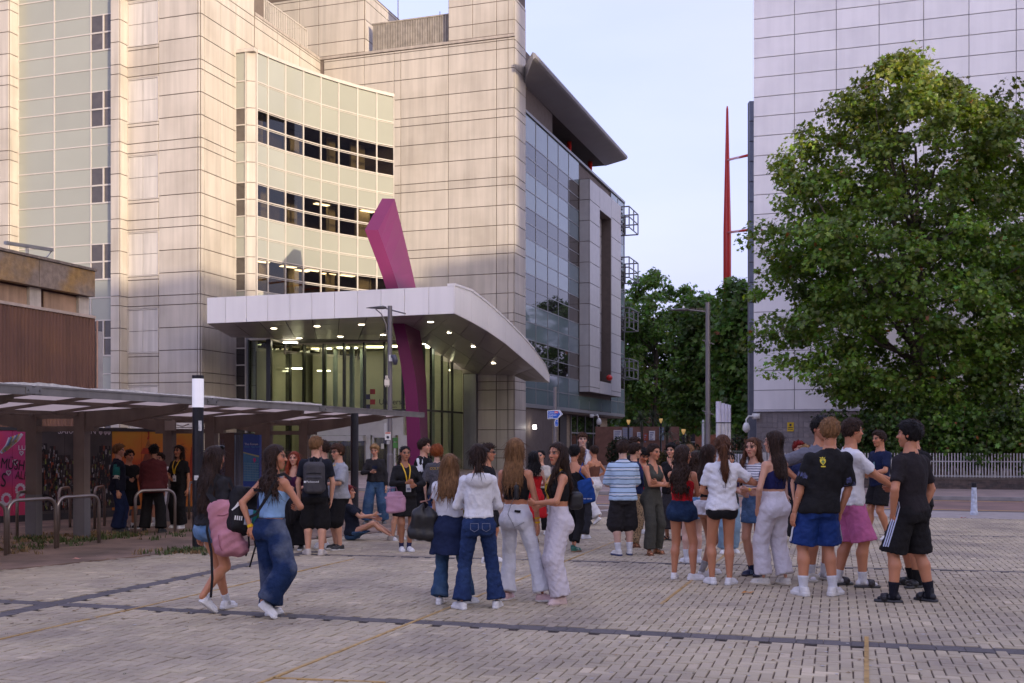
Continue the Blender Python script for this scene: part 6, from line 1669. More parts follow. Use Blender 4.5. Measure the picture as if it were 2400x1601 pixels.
    hy, hp_ = math.radians(head[0]), math.radians(head[1])
    chin = tp((0, -.010, .8655)); tw_top = float(tr(.85 * H)[2])
    p.hh, p.chin, p.hyaw = hh, chin, hy + tw_top
    def hx(q):      # head space -> person space
        q = np.asarray(q, float) * hh; c, s = math.cos(hp_), math.sin(hp_); b = np.array((0, .12 * hh, .15 * hh)); q = q - b
        q = np.stack([q[..., 0], q[..., 1] * c + q[..., 2] * s * -1 * -1 if False else q[..., 1] * c - q[..., 2] * s, q[..., 1] * s + q[..., 2] * c], -1) + b
        c, s = math.cos(p.hyaw), math.sin(p.hyaw)
        return np.stack([q[..., 0] * c - q[..., 1] * s, q[..., 0] * s + q[..., 1] * c, q[..., 2]], -1) + chin
    p.hx = hx
    hv, hq = HEADS[sex]
    sk = np.array(SKIN[skin]); hc = np.array(HAIR[hair[1]]); x, y, z = np.abs(hv[:, 0]), hv[:, 1], hv[:, 2]
    col = np.tile(sk, (len(hv), 1)); fr_ = y < -.2
    def ell_mask(cx, cz, rx, rz): return fr_ & (((x - cx) / rx) ** 2 + ((z - cz) / rz) ** 2 < 1)
    m = ell_mask(.19, .42, .12, .12); col[m] = col[m] * np.array((1.06, .90, .88))
    m = ell_mask(.145, .54, .10, .065); col[m] = col[m] * .78  # eye socket shade painted into the skin colour
    m = ell_mask(.15, .525, .070, .036); col[m] = np.array((.24, .21, .19))
    m = ell_mask(.145, .527, .036, .040); col[m] = np.array((.02, .014, .01))
    m = ell_mask(.15, .562, .085, .017); col[m] = np.array((.02, .014, .012))
    m = ell_mask(.15, .618, .105, .026); col[m] = hc * .5 + sk * .12
    m = fr_ & (x < .10) & (np.abs(z - .243) < .046); col[m] = sk * np.array((.88, .52, .52))
    m = fr_ & (x < .09) & (np.abs(z - .243) < .014); col[m] = sk * np.array((.42, .22, .22))
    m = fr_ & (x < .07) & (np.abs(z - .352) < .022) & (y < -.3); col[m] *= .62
    m = x > .33; col[m] = col[m] * np.array((1.05, .85, .82))
    if sex == 'm': m = (z < .3) & (y < .0); col[m] = col[m] * .93
    vs_.append(hx(hv)); qs_.append(hq + nV); cs_.append(col); nV += len(hv)
    for side, s_ in J.items():
        d = s_['wr'] - s_['el']; d /= np.linalg.norm(d)
        th = np.array(s_['thumb'] if s_['thumb'] is not None else rotz((0, -.6, .8), tw)); th = th - d * (d @ th); th /= np.linalg.norm(th)
        c = np.cross(d, th) if side == 'L' else np.cross(th, d)
        tv, tq = HANDS[s_['pose']]; hs = H / 1.72 * (1. if sex == 'm' else .93)
        w = s_['wr'] + hs * (tv[:, :1] * th + tv[:, 1:2] * c - tv[:, 2:3] * d)
        if np.linalg.det(np.array((th, c, -d))) < 0: tq = tq[:, ::-1]
        s_['hand'] = s_['wr'] + d * .085 * hs + c * .02 * hs; s_['hd'], s_['palm'] = d, c
        vs_.append(w); qs_.append(tq + nV); cs_.append(np.tile(sk * np.array((1.0, .95, .93)), (len(w), 1))); nV += len(w)
    shoes_l = []
    for side, s_ in J.items():
        an = s_['an']; fz = math.radians(38) * min(1, s_['heel'] / .05) if s_['heel'] > .02 else 0
        fa = s_['yaw']; M_ = Matrix.Translation((an[0], an[1], 0 if seat is None else 0)) @ Matrix.Rotation(fa, 4, 'Z')
        sc_ = H / 1.72 * (1.02 if sex == 'm' else .93)
        if seat is not None or len(s_['foot']) > 5:
            fp = s_['foot'][5] if len(s_['foot']) > 5 else 0
            M_ = Matrix.Translation(Vector(an)) @ Matrix.Rotation(fa, 4, 'Z') @ Matrix.Rotation(math.radians(fp), 4, 'X') @ Matrix.Translation((0, 0, -.047 * H))
        elif fz:
            M_ = M_ @ Matrix.Translation((0, -.14 * sc_, .008)) @ Matrix.Rotation(fz, 4, 'X') @ Matrix.Translation((0, .14 * sc_, 0))
            s_['an'] = np.array(M_ @ Vector((0, .02, .075)))
        M_ = M_ @ Matrix.Scale(sc_, 4)
        if side == 'R': M_ = M_ @ Matrix.Scale(-1, 4, (1, 0, 0))
        s_['M'] = M_
        if shoes[0] in ('sandal', 'heel', 'slide', 'foot'):
            tv, tq = SHOES['foot']; Mn = np.array(M_); w = tv @ Mn[:3, :3].T + Mn[:3, 3]
            if side == 'R': tq = tq[:, ::-1]
            vs_.append(w); qs_.append(tq + nV); c_ = sk if sock is None or shoes[0] != 'slide' else np.array(sock[0]); cs_.append(np.tile(c_, (len(w), 1))); nV += len(w)
    me = mesh_np('person', np.vstack(vs_), np.vstack(qs_), M_skin, smooth=True); set_col(me, np.vstack(cs_))
    root = bpy.data.objects.new('person', me)
    link(root, Matrix.Translation((p.x, p.y, -(drop if seat is not None else 0))) @ Matrix.Rotation(yr, 4, 'Z')); tag(root, label, 'person', group or 'students gathered on the square')
    p.root = root; p.W = WM[root]
    def child(name, V, Q, m, smooth=True):
        o = bpy.data.objects.new(name, mesh_np(name, V, Q, m, smooth=smooth)); COL.objects.link(o); o.parent = root; WM[o] = p.W
        return o
    p.child = child
    for side, s_ in J.items():
        if shoes[0] not in ('foot', 'sandal', 'heel'):
            tv, tq = SHOES[shoes[0]]; Mn = np.array(s_['M']); w = tv @ Mn[:3, :3].T + Mn[:3, 3]
            if side == 'R': tq = tq[:, ::-1]
            zc = tv[tq].mean(1)[:, 2]; c = shoes[1]; c2 = shoes[2] if len(shoes) > 2 else tuple(min(.8, q * .95 + .02) for q in c)
            mi = (zc < (.030 if shoes[0] == 'chunky' else .025)).astype(np.int32)
            nm = 'shoe' if shoes[0] != 'slide' else 'slide'
            o = child(nm, w, tq, [mat('shoe_%.2f_%.2f_%.2f' % c, c, .5, var=.08, vscale=30, local=True), mat('sole_%.2f_%.2f_%.2f' % c2, c2, .6, var=.1, vscale=20, local=True)])
            o.data.polygons.foreach_set('material_index', mi)
            if len(shoes) > 3:    # three side stripes
                g = MB()
                for sd in (-1, 1):
                    for q in range(3):
                        y0 = -.02 - q * .022; pts = [(sd * (.0415 + .001), y0, .032), (sd * .0425, y0 - .008, .032), (sd * .040, y0 + .006, .068), (sd * .039, y0 + .014, .068)]
                        g.add([tuple(s_['M'] @ Vector((a_, b_, c_))) for a_, b_, c_ in pts], [(0, 1, 2, 3)])
                child('shoe_stripe', np.array(g.v), g.f, mat('stripe_%.2f' % shoes[3][0], shoes[3], .5), False)
        elif shoes[0] in ('sandal', 'heel'):
            g = MB(); Mx = s_['M']
            def q_(a_): return tuple(Mx @ Vector(a_))
            for (y0, y1) in ((-.03, -.05), (-.10, -.125)): g.tube([q_((-.04, y0, .02)), q_((-.03, y0, .07 if y0 > -.06 else .055)), q_((.03, y1, .07 if y0 > -.06 else .055)), q_((.045, y1, .02))], .011, 6)
            g.bar(q_((0, .06, .008)), q_((0, -.15, .008)), .075, .016)
            if shoes[0] == 'heel': g.tube([q_((0, .045, .05)), q_((0, .055, -.045))], [.03, .006], 8)
            child('sandal', np.array(g.v), g.f, mat('sandal_%.2f' % shoes[1][0], shoes[1], .5))
        if sock is not None:
            kn, an = s_['kn'], s_['an']; d = (kn - an) / np.linalg.norm(kn - an); g = MB()
            h_ = sock[1]; n_ = 6; rr = [r_an * H + .006 + (r_cf * H - r_an * H) * min(1, max(0, (t * h_ - .03) / .16)) * lf for t in np.linspace(0, 1, n_)]
            bkk = np.array((0, 1, 0)) * .004
            g.tube([an - d * .055] + [an + d * h_ * t + bkk * t * 2 for t in np.linspace(0, 1, n_)], [rr[0] * 1.05] + rr, 14)
            child('sock', np.array(g.v), g.f, cloth('sock_%.2f_%.2f' % (sock[0][0], sock[0][2]), sock[0], bs=120))
    def fold(f, amp, fr, sd): f.noise(amp, fr, abs(hash((key, sd))) % 9999 if False else sum(map(ord, key)) * 7 + sd)
    p.garments = {}
    for gi, t in enumerate(tops):
        t = dict(t); off = t.get('off', .012); hem = t.get('hem', .50) * H; loose = t.get('loose', 0.); sl = t.get('sleeve', 0.); so = t.get('soff', off + .004); kind = t.get('kind', 'crew')
        zz = zs.copy(); w_ = ws + off; d_ = ds + off
        ch = (zs > .45 * H) & (zs < .74 * H); wc, dc = w_[ch].max(), d_[ch].max()
        w_ = np.where(ch, w_ + (wc - w_) * loose, w_); d_ = np.where(ch, d_ + (dc * 1.04 - d_) * loose, d_)
        y_ = ys.copy()
        if hem < .56 * H: gr = np.clip((.60 * H - zs) / (.1 * H), 0, 1) * .014; w_ = w_ + gr; d_ = d_ + gr
        gz = H
        if kind == 'tank': zx, zt = np.array((0, .028, .04, .062, .072, .1, .2)) * H, np.array((.752, .765, .83, .83, .775, .735, .735)) * H
        elif kind == 'strap': zx, zt = np.array((0, .03, .05, .1)) * H, np.array((.742, .748, .752, .728)) * H
        elif kind == 'tube': zx, zt = np.array((0, .05, .1)) * H, np.array((.742, .742, .735)) * H
        elif kind == 'vest': zx, zt = np.array((0, .026, .036, .085, .095, .12)) * H, np.array((.70, .79, .84, .84, .79, .74)) * H
        else: zx, zt = np.array((0, .2)), np.array((2., 2.))
        backz = t.get('back')
        def clipf(qx, qy, Z):
            zt_ = np.interp(np.abs(qx), zx, zt)
            if backz: zt_ = np.where(qy > .02, np.minimum(zt_, backz * H), zt_)
            return (Z - zt_) * .8
        f = Field(np.minimum(lo, (-.34, -.3, hem - .05)), np.maximum(hi + .02, (.34, .3, .9 * H)), hres)
        f.prof(zz, w_, d_, y_, tr, .02, clipf, lo=min(hem, .78 * H))
        if sex == 'f':
            for sg in (-1, 1):
                c = tp((sg * .042, -.043, .715)); f.ell(c, (.036 * H + off,) * 3, .03) if hem < .69 * H else None
        if hem < .5 * H:
            for sg in (-1, 1): f.ell((sg * .045 * H, .036 * H, .495 * H), (.050 * H * fat + off, .040 * H * fat + off, .055 * H + off), .04)
        f.F = np.maximum(f.F, min(hem, .78 * H) - f.ax[2][None, None, :])
        if kind == 'strap':
            for sg in (-1, 1):
                pts = []
                for (q, zq) in ((-1, .74), (-1, .775), (-.75, .80), (0, .818), (.75, .80), (1, .775), (1, .74)):
                    dpt = np.interp(zq * H, zs, ds) / H; pts.append(tp((sg * (.05 - .006 * (q > 0)), q * (dpt + .003) + .003, zq)))
                for a_, b_ in zip(pts[:-1], pts[1:]): f.cap(a_, b_, .0065, .0065, .004)
        if sl > 0:
            for s_ in J.values():
                S, E_, W_ = s_['sh'], s_['el'], s_['wr']
                f.ell(S, (ra[0] * 1.0 + min(so, .017),) * 3, .04)
                if sl <= 1:
                    e = S + (E_ - S) * sl; dn = (E_ - S) / np.linalg.norm(E_ - S); f.cap(S, S + (E_ - S) * min(1, sl + .05), ra[0] + min(so, .02), ra[1] + so * t.get('flare', 1.25), .025, clip=[(e, dn)])
                else:
                    f.cap(S, E_, ra[0] + so, ra[1] + so, .025); e = E_ + (W_ - E_) * (sl - 1); dn = (W_ - E_) / np.linalg.norm(W_ - E_); f.cap(E_, e, ra[1] + so, ra[3] + so * .9, .02, clip=[(e, dn)])
        fold(f, t.get('fold', .0045), 26, gi)
        X, Yy, Z = f.ax[0][:, None, None], f.ax[1][None, :, None], f.ax[2][None, None, :]
        if kind == 'crew': f.cap(tp((0, .0, .815)), nt, nr * 1.1 + t.get('neck', .012), nr + .03, .012, 's')
        if t.get('open'): f.cap(tp((0, -.13, .45)), tp((0, -.10, .84)), .05 * t['open'], .035 * t['open'], .02, 's')
        if t.get('collar'): f.cap(tp((0, .012, .825)), tp((0, .0, .845)), nr + .016, nr + .012, .01); f.cap(tp((0, -.0, .815)), nt, nr + .006, nr + .008, .004, 's')
        if t.get('hood'):
            f.ell(tp((0, .062, .795)), (.085 * H, .045 * H, .055 * H), .02); f.ell(tp((0, .055, .83)), (.06 * H, .03 * H, .035 * H), .015, 's')
        V, Q = f.mesh()
        p.garments[t['name']] = child(t['name'], V, Q, t['mat'])
    for gi, t in enumerate(bots):
        t = dict(t); waist = t.get('waist', .60) * H; kind = t['kind']; off = t.get('off', .010); e = t.get('end', 1.97); cr = t.get('k', .015)
        zl = min(J['L']['an'][2], J['R']['an'][2]) - .08
        th_ = min([q.get('hem', .5) for q in tops] + [1])
        if th_ < .56 and kind != 'skirt': waist = min(waist, (th_ + .045) * H)
        f = Field((min(lo[0], -.34), min(lo[1] - .04, -.32), zl), (max(hi[0], .34), max(hi[1] + .04, .32), waist + .05), hres)
        if kind == 'skirt':
            z0 = t['end'] * H; zq = np.array((z0, (z0 + .49 * H) / 2, .49 * H, .53 * H, .60 * H, .68 * H)); base_w = np.interp(zq, zs, ws) + off; base_d = np.interp(zq, zs, ds) + off; fl = t.get('flare', .02)
            w0, d0 = base_w[2], base_d[2]; base_w[0], base_d[0] = w0 + fl, d0 + fl; base_w[1], base_d[1] = w0 + fl * .6, d0 + fl * .6
            f.prof(zq, base_w, base_d, np.interp(zq, zs, ys), tr, .02, lo=z0, hi=waist)
            for sg in (-1, 1): f.ell((sg * .045 * H, .045 * H, max(.495 * H, z0 + .06 * H)), (.052 * H * fat + off, .045 * H * fat + off, .055 * H + off), .03)
        else:
            f.prof(zs, ws + off, ds + off, ys, tr, .03, hi=waist)
            for sg in (-1, 1): f.ell((sg * .045 * H, .036 * H, .495 * H), (.050 * H * fat + off, .040 * H * fat + off, .055 * H + off), .04)
            r = t.get('r')
            if r is None: r = {'slim': (.062, .040, .036), 'straight': (.064, .050, .050), 'flare': (.060, .040, .062), 'wide': (.063, .060, .066), 'baggy': (.064, .066, .070), 'shorts': (.066, .066, 0), 'mini': (.060, .050, 0)}[kind]
            for s_ in J.values():
                hp, kn, an = s_['hip'], s_['kn'], s_['an']
                if e <= 1:
                    c = hp + (kn - hp) * e; dn = (kn - hp) / np.linalg.norm(kn - hp); nz_ = np.array((0, 0, -1.)) * .35 + dn * .65; nz_ /= np.linalg.norm(nz_)
                    f.cap(hp, hp + (kn - hp) * min(1.1, e + .08), r[0] * H * lf, (r[0] + (r[1] - r[0]) * (e + .08)) * H * lf, cr, clip=[(c, nz_)])
                else:
                    f.cap(hp, kn, r[0] * H * lf, r[1] * H * lf, cr)
                    c = kn + (an - kn) * (e - 1); dn = (an - kn) / np.linalg.norm(an - kn)
                    ce = c + dn * .06
                    if kind == 'flare': m_ = kn * .6 + an * .4; f.cap(kn, m_, r[1] * H, r[1] * H * 1.08, .02); f.cap(m_, ce, r[1] * H * 1.08, r[2] * H, .02, clip=[(c, dn)])
                    else: f.cap(kn, ce, r[1] * H, r[2] * H, .02, clip=[(c, dn)])
        fold(f, t.get('fold', .0045), t.get('ff', 26), 50 + gi)
        Z = f.ax[2][None, None, :]
        if kind == 'skirt': f.F = np.maximum(f.F, t['end'] * H - Z)
        if seat is None: f.F = np.maximum(f.F, .012 - Z)
        f.F = np.maximum(f.F, Z - waist)
        V, Q = f.mesh()
        p.garments[t['name']] = child(t['name'], V, Q, t['mat'])
    style, hcol, ho = hair[0], hair[1], (hair[2] if len(hair) > 2 else {})
    if style: make_hair(p, style, hcol, ho, child)
    PEOPLE[key] = p
    return p
def make_hair(p, style, hcol, o, child):
    H, hh, hx = p.H, p.hh, p.hx
    end = o.get('end', .70) * H
    long_ = style in ('long', 'bob', 'half')
    res = .0105 if p.y < 12.5 else .0135
    c0 = hx((0, .1, .6)); zmin = p.chin[2] - .12 if not long_ else end - .06
    if style == 'pony': zmin = end - .06
    pad = .2 if style != 'big' else .26
    f = Field((c0[0] - pad, c0[1] - pad, zmin), (c0[0] + pad, c0[1] + pad, p.chin[2] + 1.35 * hh), res)
    X, Y, Z = f.ax[0][:, None, None], f.ax[1][None, :, None], f.ax[2][None, None, :]
    c, s = math.cos(p.hyaw), math.sin(p.hyaw); dx, dy, dz = X - p.chin[0], Y - p.chin[1], Z - p.chin[2]
    base = hx((0, .06, .62)) - p.chin; top = hx((0, .06, 1.)) - p.chin; tilt = (top - base) / np.linalg.norm(top - base)
    qx = (dx * c + dy * s) / hh; qy0 = (-dx * s + dy * c) / hh; qz0 = dz / hh
    ty = (-tilt[0] * s + tilt[1] * c); cb, sb = tilt[2], ty
    b0, b1 = .12, .15
    ry, rz = qy0 - b0, qz0 - b1
    qy = ry * cb - rz * sb + b0; qz = ry * sb + rz * cb + b1
    t = o.get('t', .065)
    def el(cc, r): return (np.sqrt(((qx - cc[0]) / r[0]) ** 2 + ((qy - cc[1]) / r[1]) ** 2 + ((qz - cc[2]) / r[2]) ** 2) - 1) * min(r) * hh
    hl = o.get('line', .80)
    if style in ('long', 'bob', 'half', 'pony', 'bun', 'tight'): zy, zv = [-.5, -.34, -.24, -.05, .05, .2, .5], [hl + .12, hl + .07, hl - .06, .50, .42, .22, .05]
    else: zy, zv = [-.5, -.34, -.2, -.1, .06, .2, .5], [hl + .1, hl + .04, .66, .50, .46, .24, .14]
    zl = np.interp(qy, zy, zv)
    d = el((0, .06, .62), (.335 + t, .42 + t, .385 + t))
    if style in ('short', 'curly', 'mop', 'big'):
        v = o.get('vol', .07)
        d = smin(d, el((0, o.get('fy', -.03), .74), (.33 + v * .6, .40 + v * .5, .30 + v)), .03 * hh * 4)
    if style == 'big': d = smin(d, el((0, .1, .60), (.50, .52, .54)), .02)
    d = np.maximum(d, (zl - qz) * hh * .75)
    if o.get('fringe'): d = smin(d, el((o.get('fx', 0), -.31, .80), (.27, .15, o['fringe'])), .012)
    if style == 'mop': d = smin(d, np.maximum(el((0, .06, .60), (.40, .46, .44)), np.maximum(-.02 - qy, .26 - qz) * hh), .015)
    if style == 'big': d = np.maximum(d, (-.05 - qy - .25 * np.clip(qz - .75, 0, 1) * 4) * hh * .8) if False else np.maximum(d, np.where(qz < .80, (-.04 - qy), -1) * hh)
    if style == 'fade': pass
    f.F = np.minimum(f.F, d + 0 * f.F).astype(np.float32)
    if style == 'bun': pb = hx((0, .40, .80)); f.ell(pb, (.036, .036, .034), .02)
    if style == 'tight': pass
    if style == 'pony':
        b = hx((0, .44, .62)); sp = p.tr(end)[1]; tw = p.tr(end)[2]
        f.ell(b, (.028, .028, .03), .015)
        e = np.array((b[0] + o.get('sway', 0), max(b[1] * .6, .085 + float(sp)), end)); m1 = b + np.array((0, .035, -.05)); m2 = m1 * .5 + e * .5 + np.array((0, .03, .0))
        w = o.get('w', .036)
        f.cap(b, m1, .02, w * .8, .015); f.cap(m1, m2, w * .85, w, .02); f.cap(m2, e, w, w * .35, .02)
    if long_:
        w0 = o.get('w', 1.)
        back = hx((0, .16, .5)); zq = np.array((end, end + .3 * (.80 * H - end), .80 * H, p.chin[2] + .02 * hh, p.chin[2] + .45 * hh, p.chin[2] + .8 * hh))
        if end > .78 * H: zq = np.array((end, end + .02, p.chin[2] + .12 * hh, p.chin[2] + .3 * hh, p.chin[2] + .45 * hh, p.chin[2] + .8 * hh))
        sh = p.tr(.78 * H); lean_y = float(sh[1]); lean_x = float(sh[0])
        ny = lean_y + .075; by = lean_y + .105
        hb = hx((0, .14, .5))
        cxs = np.array((lean_x + o.get('sway', 0), lean_x + o.get('sway', 0) * .6, lean_x * .9 + hb[0] * .1, lean_x * .4 + hb[0] * .6, hb[0], hb[0])); cys = np.array((by - .01, by, ny, hb[1] * .7 + ny * .3, hb[1], hb[1] - .01))
        if end > .78 * H: cxs = np.array((hb[0],) * 6); cys = np.array((hb[1] + .01,) * 6)
        wv = np.array((.055, .088, .095, .088, .36 * hh + .012, .30 * hh)) * w0; dv = np.array((.020, .032, .042, .055, .30 * hh, .26 * hh))
        if end > .78 * H: wv = np.array((.085, .10, .40 * hh + .01, .40 * hh, .38 * hh, .32 * hh)) * w0; dv = np.array((.05, .06, .30 * hh, .32 * hh, .32 * hh, .28 * hh))
        z_ = np.clip(Z, zq[0], zq[-1]); bl = np.clip((Z - .80 * H) / (p.chin[2] + .3 * hh - .80 * H), 0, 1); yw = p.hyaw * bl + float(sh[2]) * (1 - bl)
        cc, ss = np.cos(yw), np.sin(yw); ux = X - np.interp(z_, zq, cxs); uy = Y - np.interp(z_, zq, cys)
        px_, py_ = ux * cc + uy * ss, -ux * ss + uy * cc
        W_, D_ = np.interp(z_, zq, wv), np.interp(z_, zq, dv)
        dd = (((np.abs(px_) / W_) ** 2.4 + (np.abs(py_) / D_) ** 2.4) ** (1 / 2.4) - 1) * np.minimum(W_, D_)
        wave = o.get('wave', 0)
        rag = .035 * np.sin(px_ * 90 + 1) + .02 * np.sin(px_ * 210)
        dd = np.maximum(dd, np.maximum((end + .02 + rag * (.4 if end < .78 * H else .2)) - Z, Z - zq[-1]))
        if wave: dd = dd + wave * np.sin(Z * 75 + px_ * 40 + 2 * np.sin(px_ * 60)) * np.sin(Z * 47 + px_ * 90)
        dd = dd + .0028 * np.sin(px_ * 330 + 3 * np.sin(Z * 12)) 
        fwd = o.get('face', -.06) - .22 * np.clip((np.abs(qx) - .24) / .10, 0, 1)
        fc = np.where(qz < hl - .04, (fwd - qy), -1.) * hh
        fc = np.where(qz < -.05, -1., fc)
        dd = np.maximum(dd, fc)
        f.F = smin(f.F, dd.astype(np.float32), .02)
        for sg in o.get('locks', ()):
            a = hx((sg * .36, -.02, .55)); b = p.tp((sg * .066, -.045, .83)); e = p.tp((sg * .062, -.088, o.get('lend', .72)))
            f.cap(a, b, .022, .026, .015); f.cap(b, e, .028, .012, .015)
    if style in ('curly', 'big') or o.get('lump'):
        am = o.get('lump', .008); r = np.random.default_rng(sum(map(ord, p.key)))
        k = r.normal(0, 1, (4, 3)); k = k / np.linalg.norm(k, axis=1, keepdims=True) * 190
        N_ = sum(np.sin(X * q[0] + Y * q[1] + Z * q[2] + i) for i, q in enumerate(k)); f.F += (am * .5 * N_).astype(np.float32)
    elif style in ('short', 'mop'):
        f.F += (.006 * np.sin(qx * 34 + 6 * qy + 2 * np.sin(qz * 9)) * np.sin(qz * 16 + qx * 9)).astype(np.float32)
        if o.get('tuft', 1): f.F += (.006 * np.sin(qx * 21 + 3) * np.sin(qy * 24 + qx * 7)).astype(np.float32)
    V, Q = f.mesh()
    rs = np.random.default_rng(len(p.key) * 31 + sum(map(ord, p.key)))
    fn = np.cross(V[Q[:, 2]] - V[Q[:, 0]], V[Q[:, 3]] - V[Q[:, 1]]); vn = np.zeros_like(V)
    for q in range(4): np.add.at(vn, Q[:, q], fn)
    vn /= np.linalg.norm(vn, axis=1, keepdims=True) + 1e-9
    ns = 420 if long_ or style == 'pony' else 300
    ii_ = rs.integers(0, len(V), ns); P0, n0 = V[ii_], vn[ii_]
    cu = style in ('curly', 'big'); L0 = (rs.uniform(.06, .17, ns) if long_ or style == 'pony' else rs.uniform(.018, .04, ns))[:, None]
    dn = np.array((0, 0, -1.)) + rs.normal(0, .9 if cu else (.16 if long_ or style == 'pony' else .55), (ns, 3))
    if style in ('short', 'mop'): dn = dn * np.array((1, 1, .35)) + np.array(rotz((0, -.6, .1), p.hyaw))
    dn = dn - n0 * (dn * n0).sum(1, keepdims=True); dn /= np.linalg.norm(dn, axis=1, keepdims=True) + 1e-9
    sd_ = np.cross(dn, n0); wd = .0035 if p.y < 13 else .0045; SV = []
    for t, w_, lf_ in ((0, .6, -.002), (.5, 1., .005), (1., .12, .004)):
        c_ = P0 + dn * L0 * t + n0 * (lf_ + (rs.uniform(0, .012, (ns, 1)) if t == 1. else 0)); SV += [c_ - sd_ * wd * w_, c_ + sd_ * wd * w_]
    SV = np.stack(SV, 1).reshape(-1, 3); b_ = len(V) + np.arange(ns)[:, None] * 6
    Q = np.vstack([Q, np.hstack([b_, b_ + 1, b_ + 3, b_ + 2]), np.hstack([b_ + 2, b_ + 3, b_ + 5, b_ + 4])]); V = np.vstack([V, SV])
    cur = style in ('curly', 'big') or bool(o.get('wave'))
    child('hair', V, Q, hair_mat(hcol, cur))
    if o.get('sides'):
        f = Field((c0[0] - .14, c0[1] - .16, p.chin[2] + .0), (c0[0] + .14, c0[1] + .16, p.chin[2] + 1.1 * hh), .012)
        X, Y, Z = f.ax[0][:, None, None], f.ax[1][None, :, None], f.ax[2][None, None, :]
def ribbon(P, w, n):
    """flat band along points P, width w, outward normals n"""
    P = [np.array(q, float) for q in P]; V = []; Fc = []
    for i, q in enumerate(P):
        t = P[min(i + 1, len(P) - 1)] - P[max(i - 1, 0)]; t /= np.linalg.norm(t) + 1e-9
        nn_ = np.array(n[i] if isinstance(n, list) else n, float); s = np.cross(t, nn_); s /= np.linalg.norm(s) + 1e-9
        nn_ = np.cross(s, t)
        V += [q - s * w / 2, q + s * w / 2, q + s * w / 2 + nn_ * .004, q - s * w / 2 + nn_ * .004]
    for i in range(len(P) - 1):
        b = i * 4
        for k in range(4): Fc.append((b + k, b + (k + 1) % 4, b + 4 + (k + 1) % 4, b + 4 + k))
    return V, Fc
def surf_y(ob, x, z, side):
    n = len(ob.data.vertices); co = np.empty(n * 3, np.float32); ob.data.vertices.foreach_get('co', co); co = co.reshape(-1, 3)
    d = (co[:, 0] - x) ** 2 + (co[:, 2] - z) ** 2; m = d < max(.0009, np.sort(d)[6])
    return co[m, 1].max() if side > 0 else co[m, 1].min()
def lanyard(p, c, drop=.60, off=.018, badge=True):
    H = p.H; o = next(iter(p.garments.values())); g = MB()
    col = mat('lanyard_%.2f_%.2f' % (c[0], c[2]), c, .6)
    for sg in (-1, 1):
        pts = [p.tp((sg * .02, .036, .83)), p.tp((sg * .036, .012, .838)), p.tp((sg * .036, -.025, .825))]
        for z in np.linspace(.80, drop + .03, 7):
            x = sg * .034 * (z - drop) / (.80 - drop)
            q = p.tp((x, 0, z)); y = surf_y(o, q[0], q[2], -1); pts.append(np.array((q[0], min(y, q[1] - .03) - off * .4, q[2])))
        V, Fc = ribbon(pts, .017, [(sg * .3, .6, .6), (sg * .7, 0, .8), (sg * .3, -1, .4)] + [(0, -1, .1)] * 7); g.add(V, Fc)
    p.child('lanyard', np.array(g.v), g.f, col, False)
    if badge:
        e = pts[-1]; g = MB(); g.box((e[0], e[1] - .012, e[2] - .085), (.075, .006, .11)); g.box((e[0], e[1] - .012, e[2] - .02), (.018, .008, .03)); g.box((e[0], e[1] - .0165, e[2] - .10), (.05, .002, .035), 1)
        o_ = p.child('badge', np.array(g.v), g.f, [mat('badge_white', (.62, .61, .62), .4), mat('badge_print', (.2, .22, .3), .5)], False); o_.data.polygons.foreach_set('material_index', np.array(g.m, np.int32))
def decal(p, gname, polys, m, side=1, name='print', off=.004):
    ob = p.garments[gname]; g = MB()
    for P in polys:
        V = []
        for x, z in P: V.append((x, surf_y(ob, x, z, side) + side * off, z))
        g.add(V, [tuple(range(len(V)))])
    return p.child(name, np.array(g.v), g.f, m, False)
def bone_stripe(p, side, pts, m, name='stripe', w=.014):
    V, Fc = ribbon(pts, w, (1 if side == 'L' else -1, 0, 0)); return p.child(name, np.array(V), Fc, m, False)
def world_of(p, q): return p.W @ Vector(q)
def bag_obj(name, p, f, mats, label, cat, mi=None):
    V, Q = f.mesh(); me = mesh_np(name, V, Q, mats, mi, True)
    o = bpy.data.objects.new(name, me); link(o, p.W.copy()); tag(o, label, cat); return o
def sub(o, name, V, Fc, m, smooth=False):
    c = bpy.data.objects.new(name, mesh_np(name, np.array(V), Fc, m, smooth=smooth)); COL.objects.link(c); c.parent = o; WM[c] = WM[o]; return c
def rbox(f, c, d, r, R=None, k=.01, op='u'):
    """rounded box in a field, optional rotation matrix R (3x3, columns = axes)"""
    c = np.array(c); d = np.array(d) / 2; m = np.linalg.norm(d) + .03
    sl, X, Y, Z = f.cut(c - m, c + m); 
    if R is None: R = np.eye(3)
    q = [np.abs((X - c[0]) * R[0][i] + (Y - c[1]) * R[1][i] + (Z - c[2]) * R[2][i]) - (d[i] - r) for i in range(3)]
    dd = np.sqrt(sum(np.maximum(a, 0) ** 2 for a in q)) + np.minimum(np.maximum(np.maximum(q[0], q[1]), q[2]), 0) - r
    f.join(sl, dd.astype(np.float32), k, op)
BK, NV, WH = (.012, .011, .012), (.012, .018, .06), (.70, .69, .71)
C_bk, C_bk2, C_nv, C_wh = cloth('black', BK), cloth('washed_black', (.022, .020, .022)), cloth('navy', NV), cloth('white', WH, var=.04)
def tee(m, name='t_shirt', **k): return {**dict(name=name, mat=m, kind='crew', hem=.49, sleeve=.72, off=.016, loose=.45, soff=.018, flare=1.3), **k}
def tank(m, name='tank_top', **k): return {**dict(name=name, mat=m, kind='tank', hem=.61, off=.006, fold=.002), **k}
def camis(m, name='strap_top', **k): return {**dict(name=name, mat=m, kind='strap', hem=.61, off=.006, fold=.002), **k}
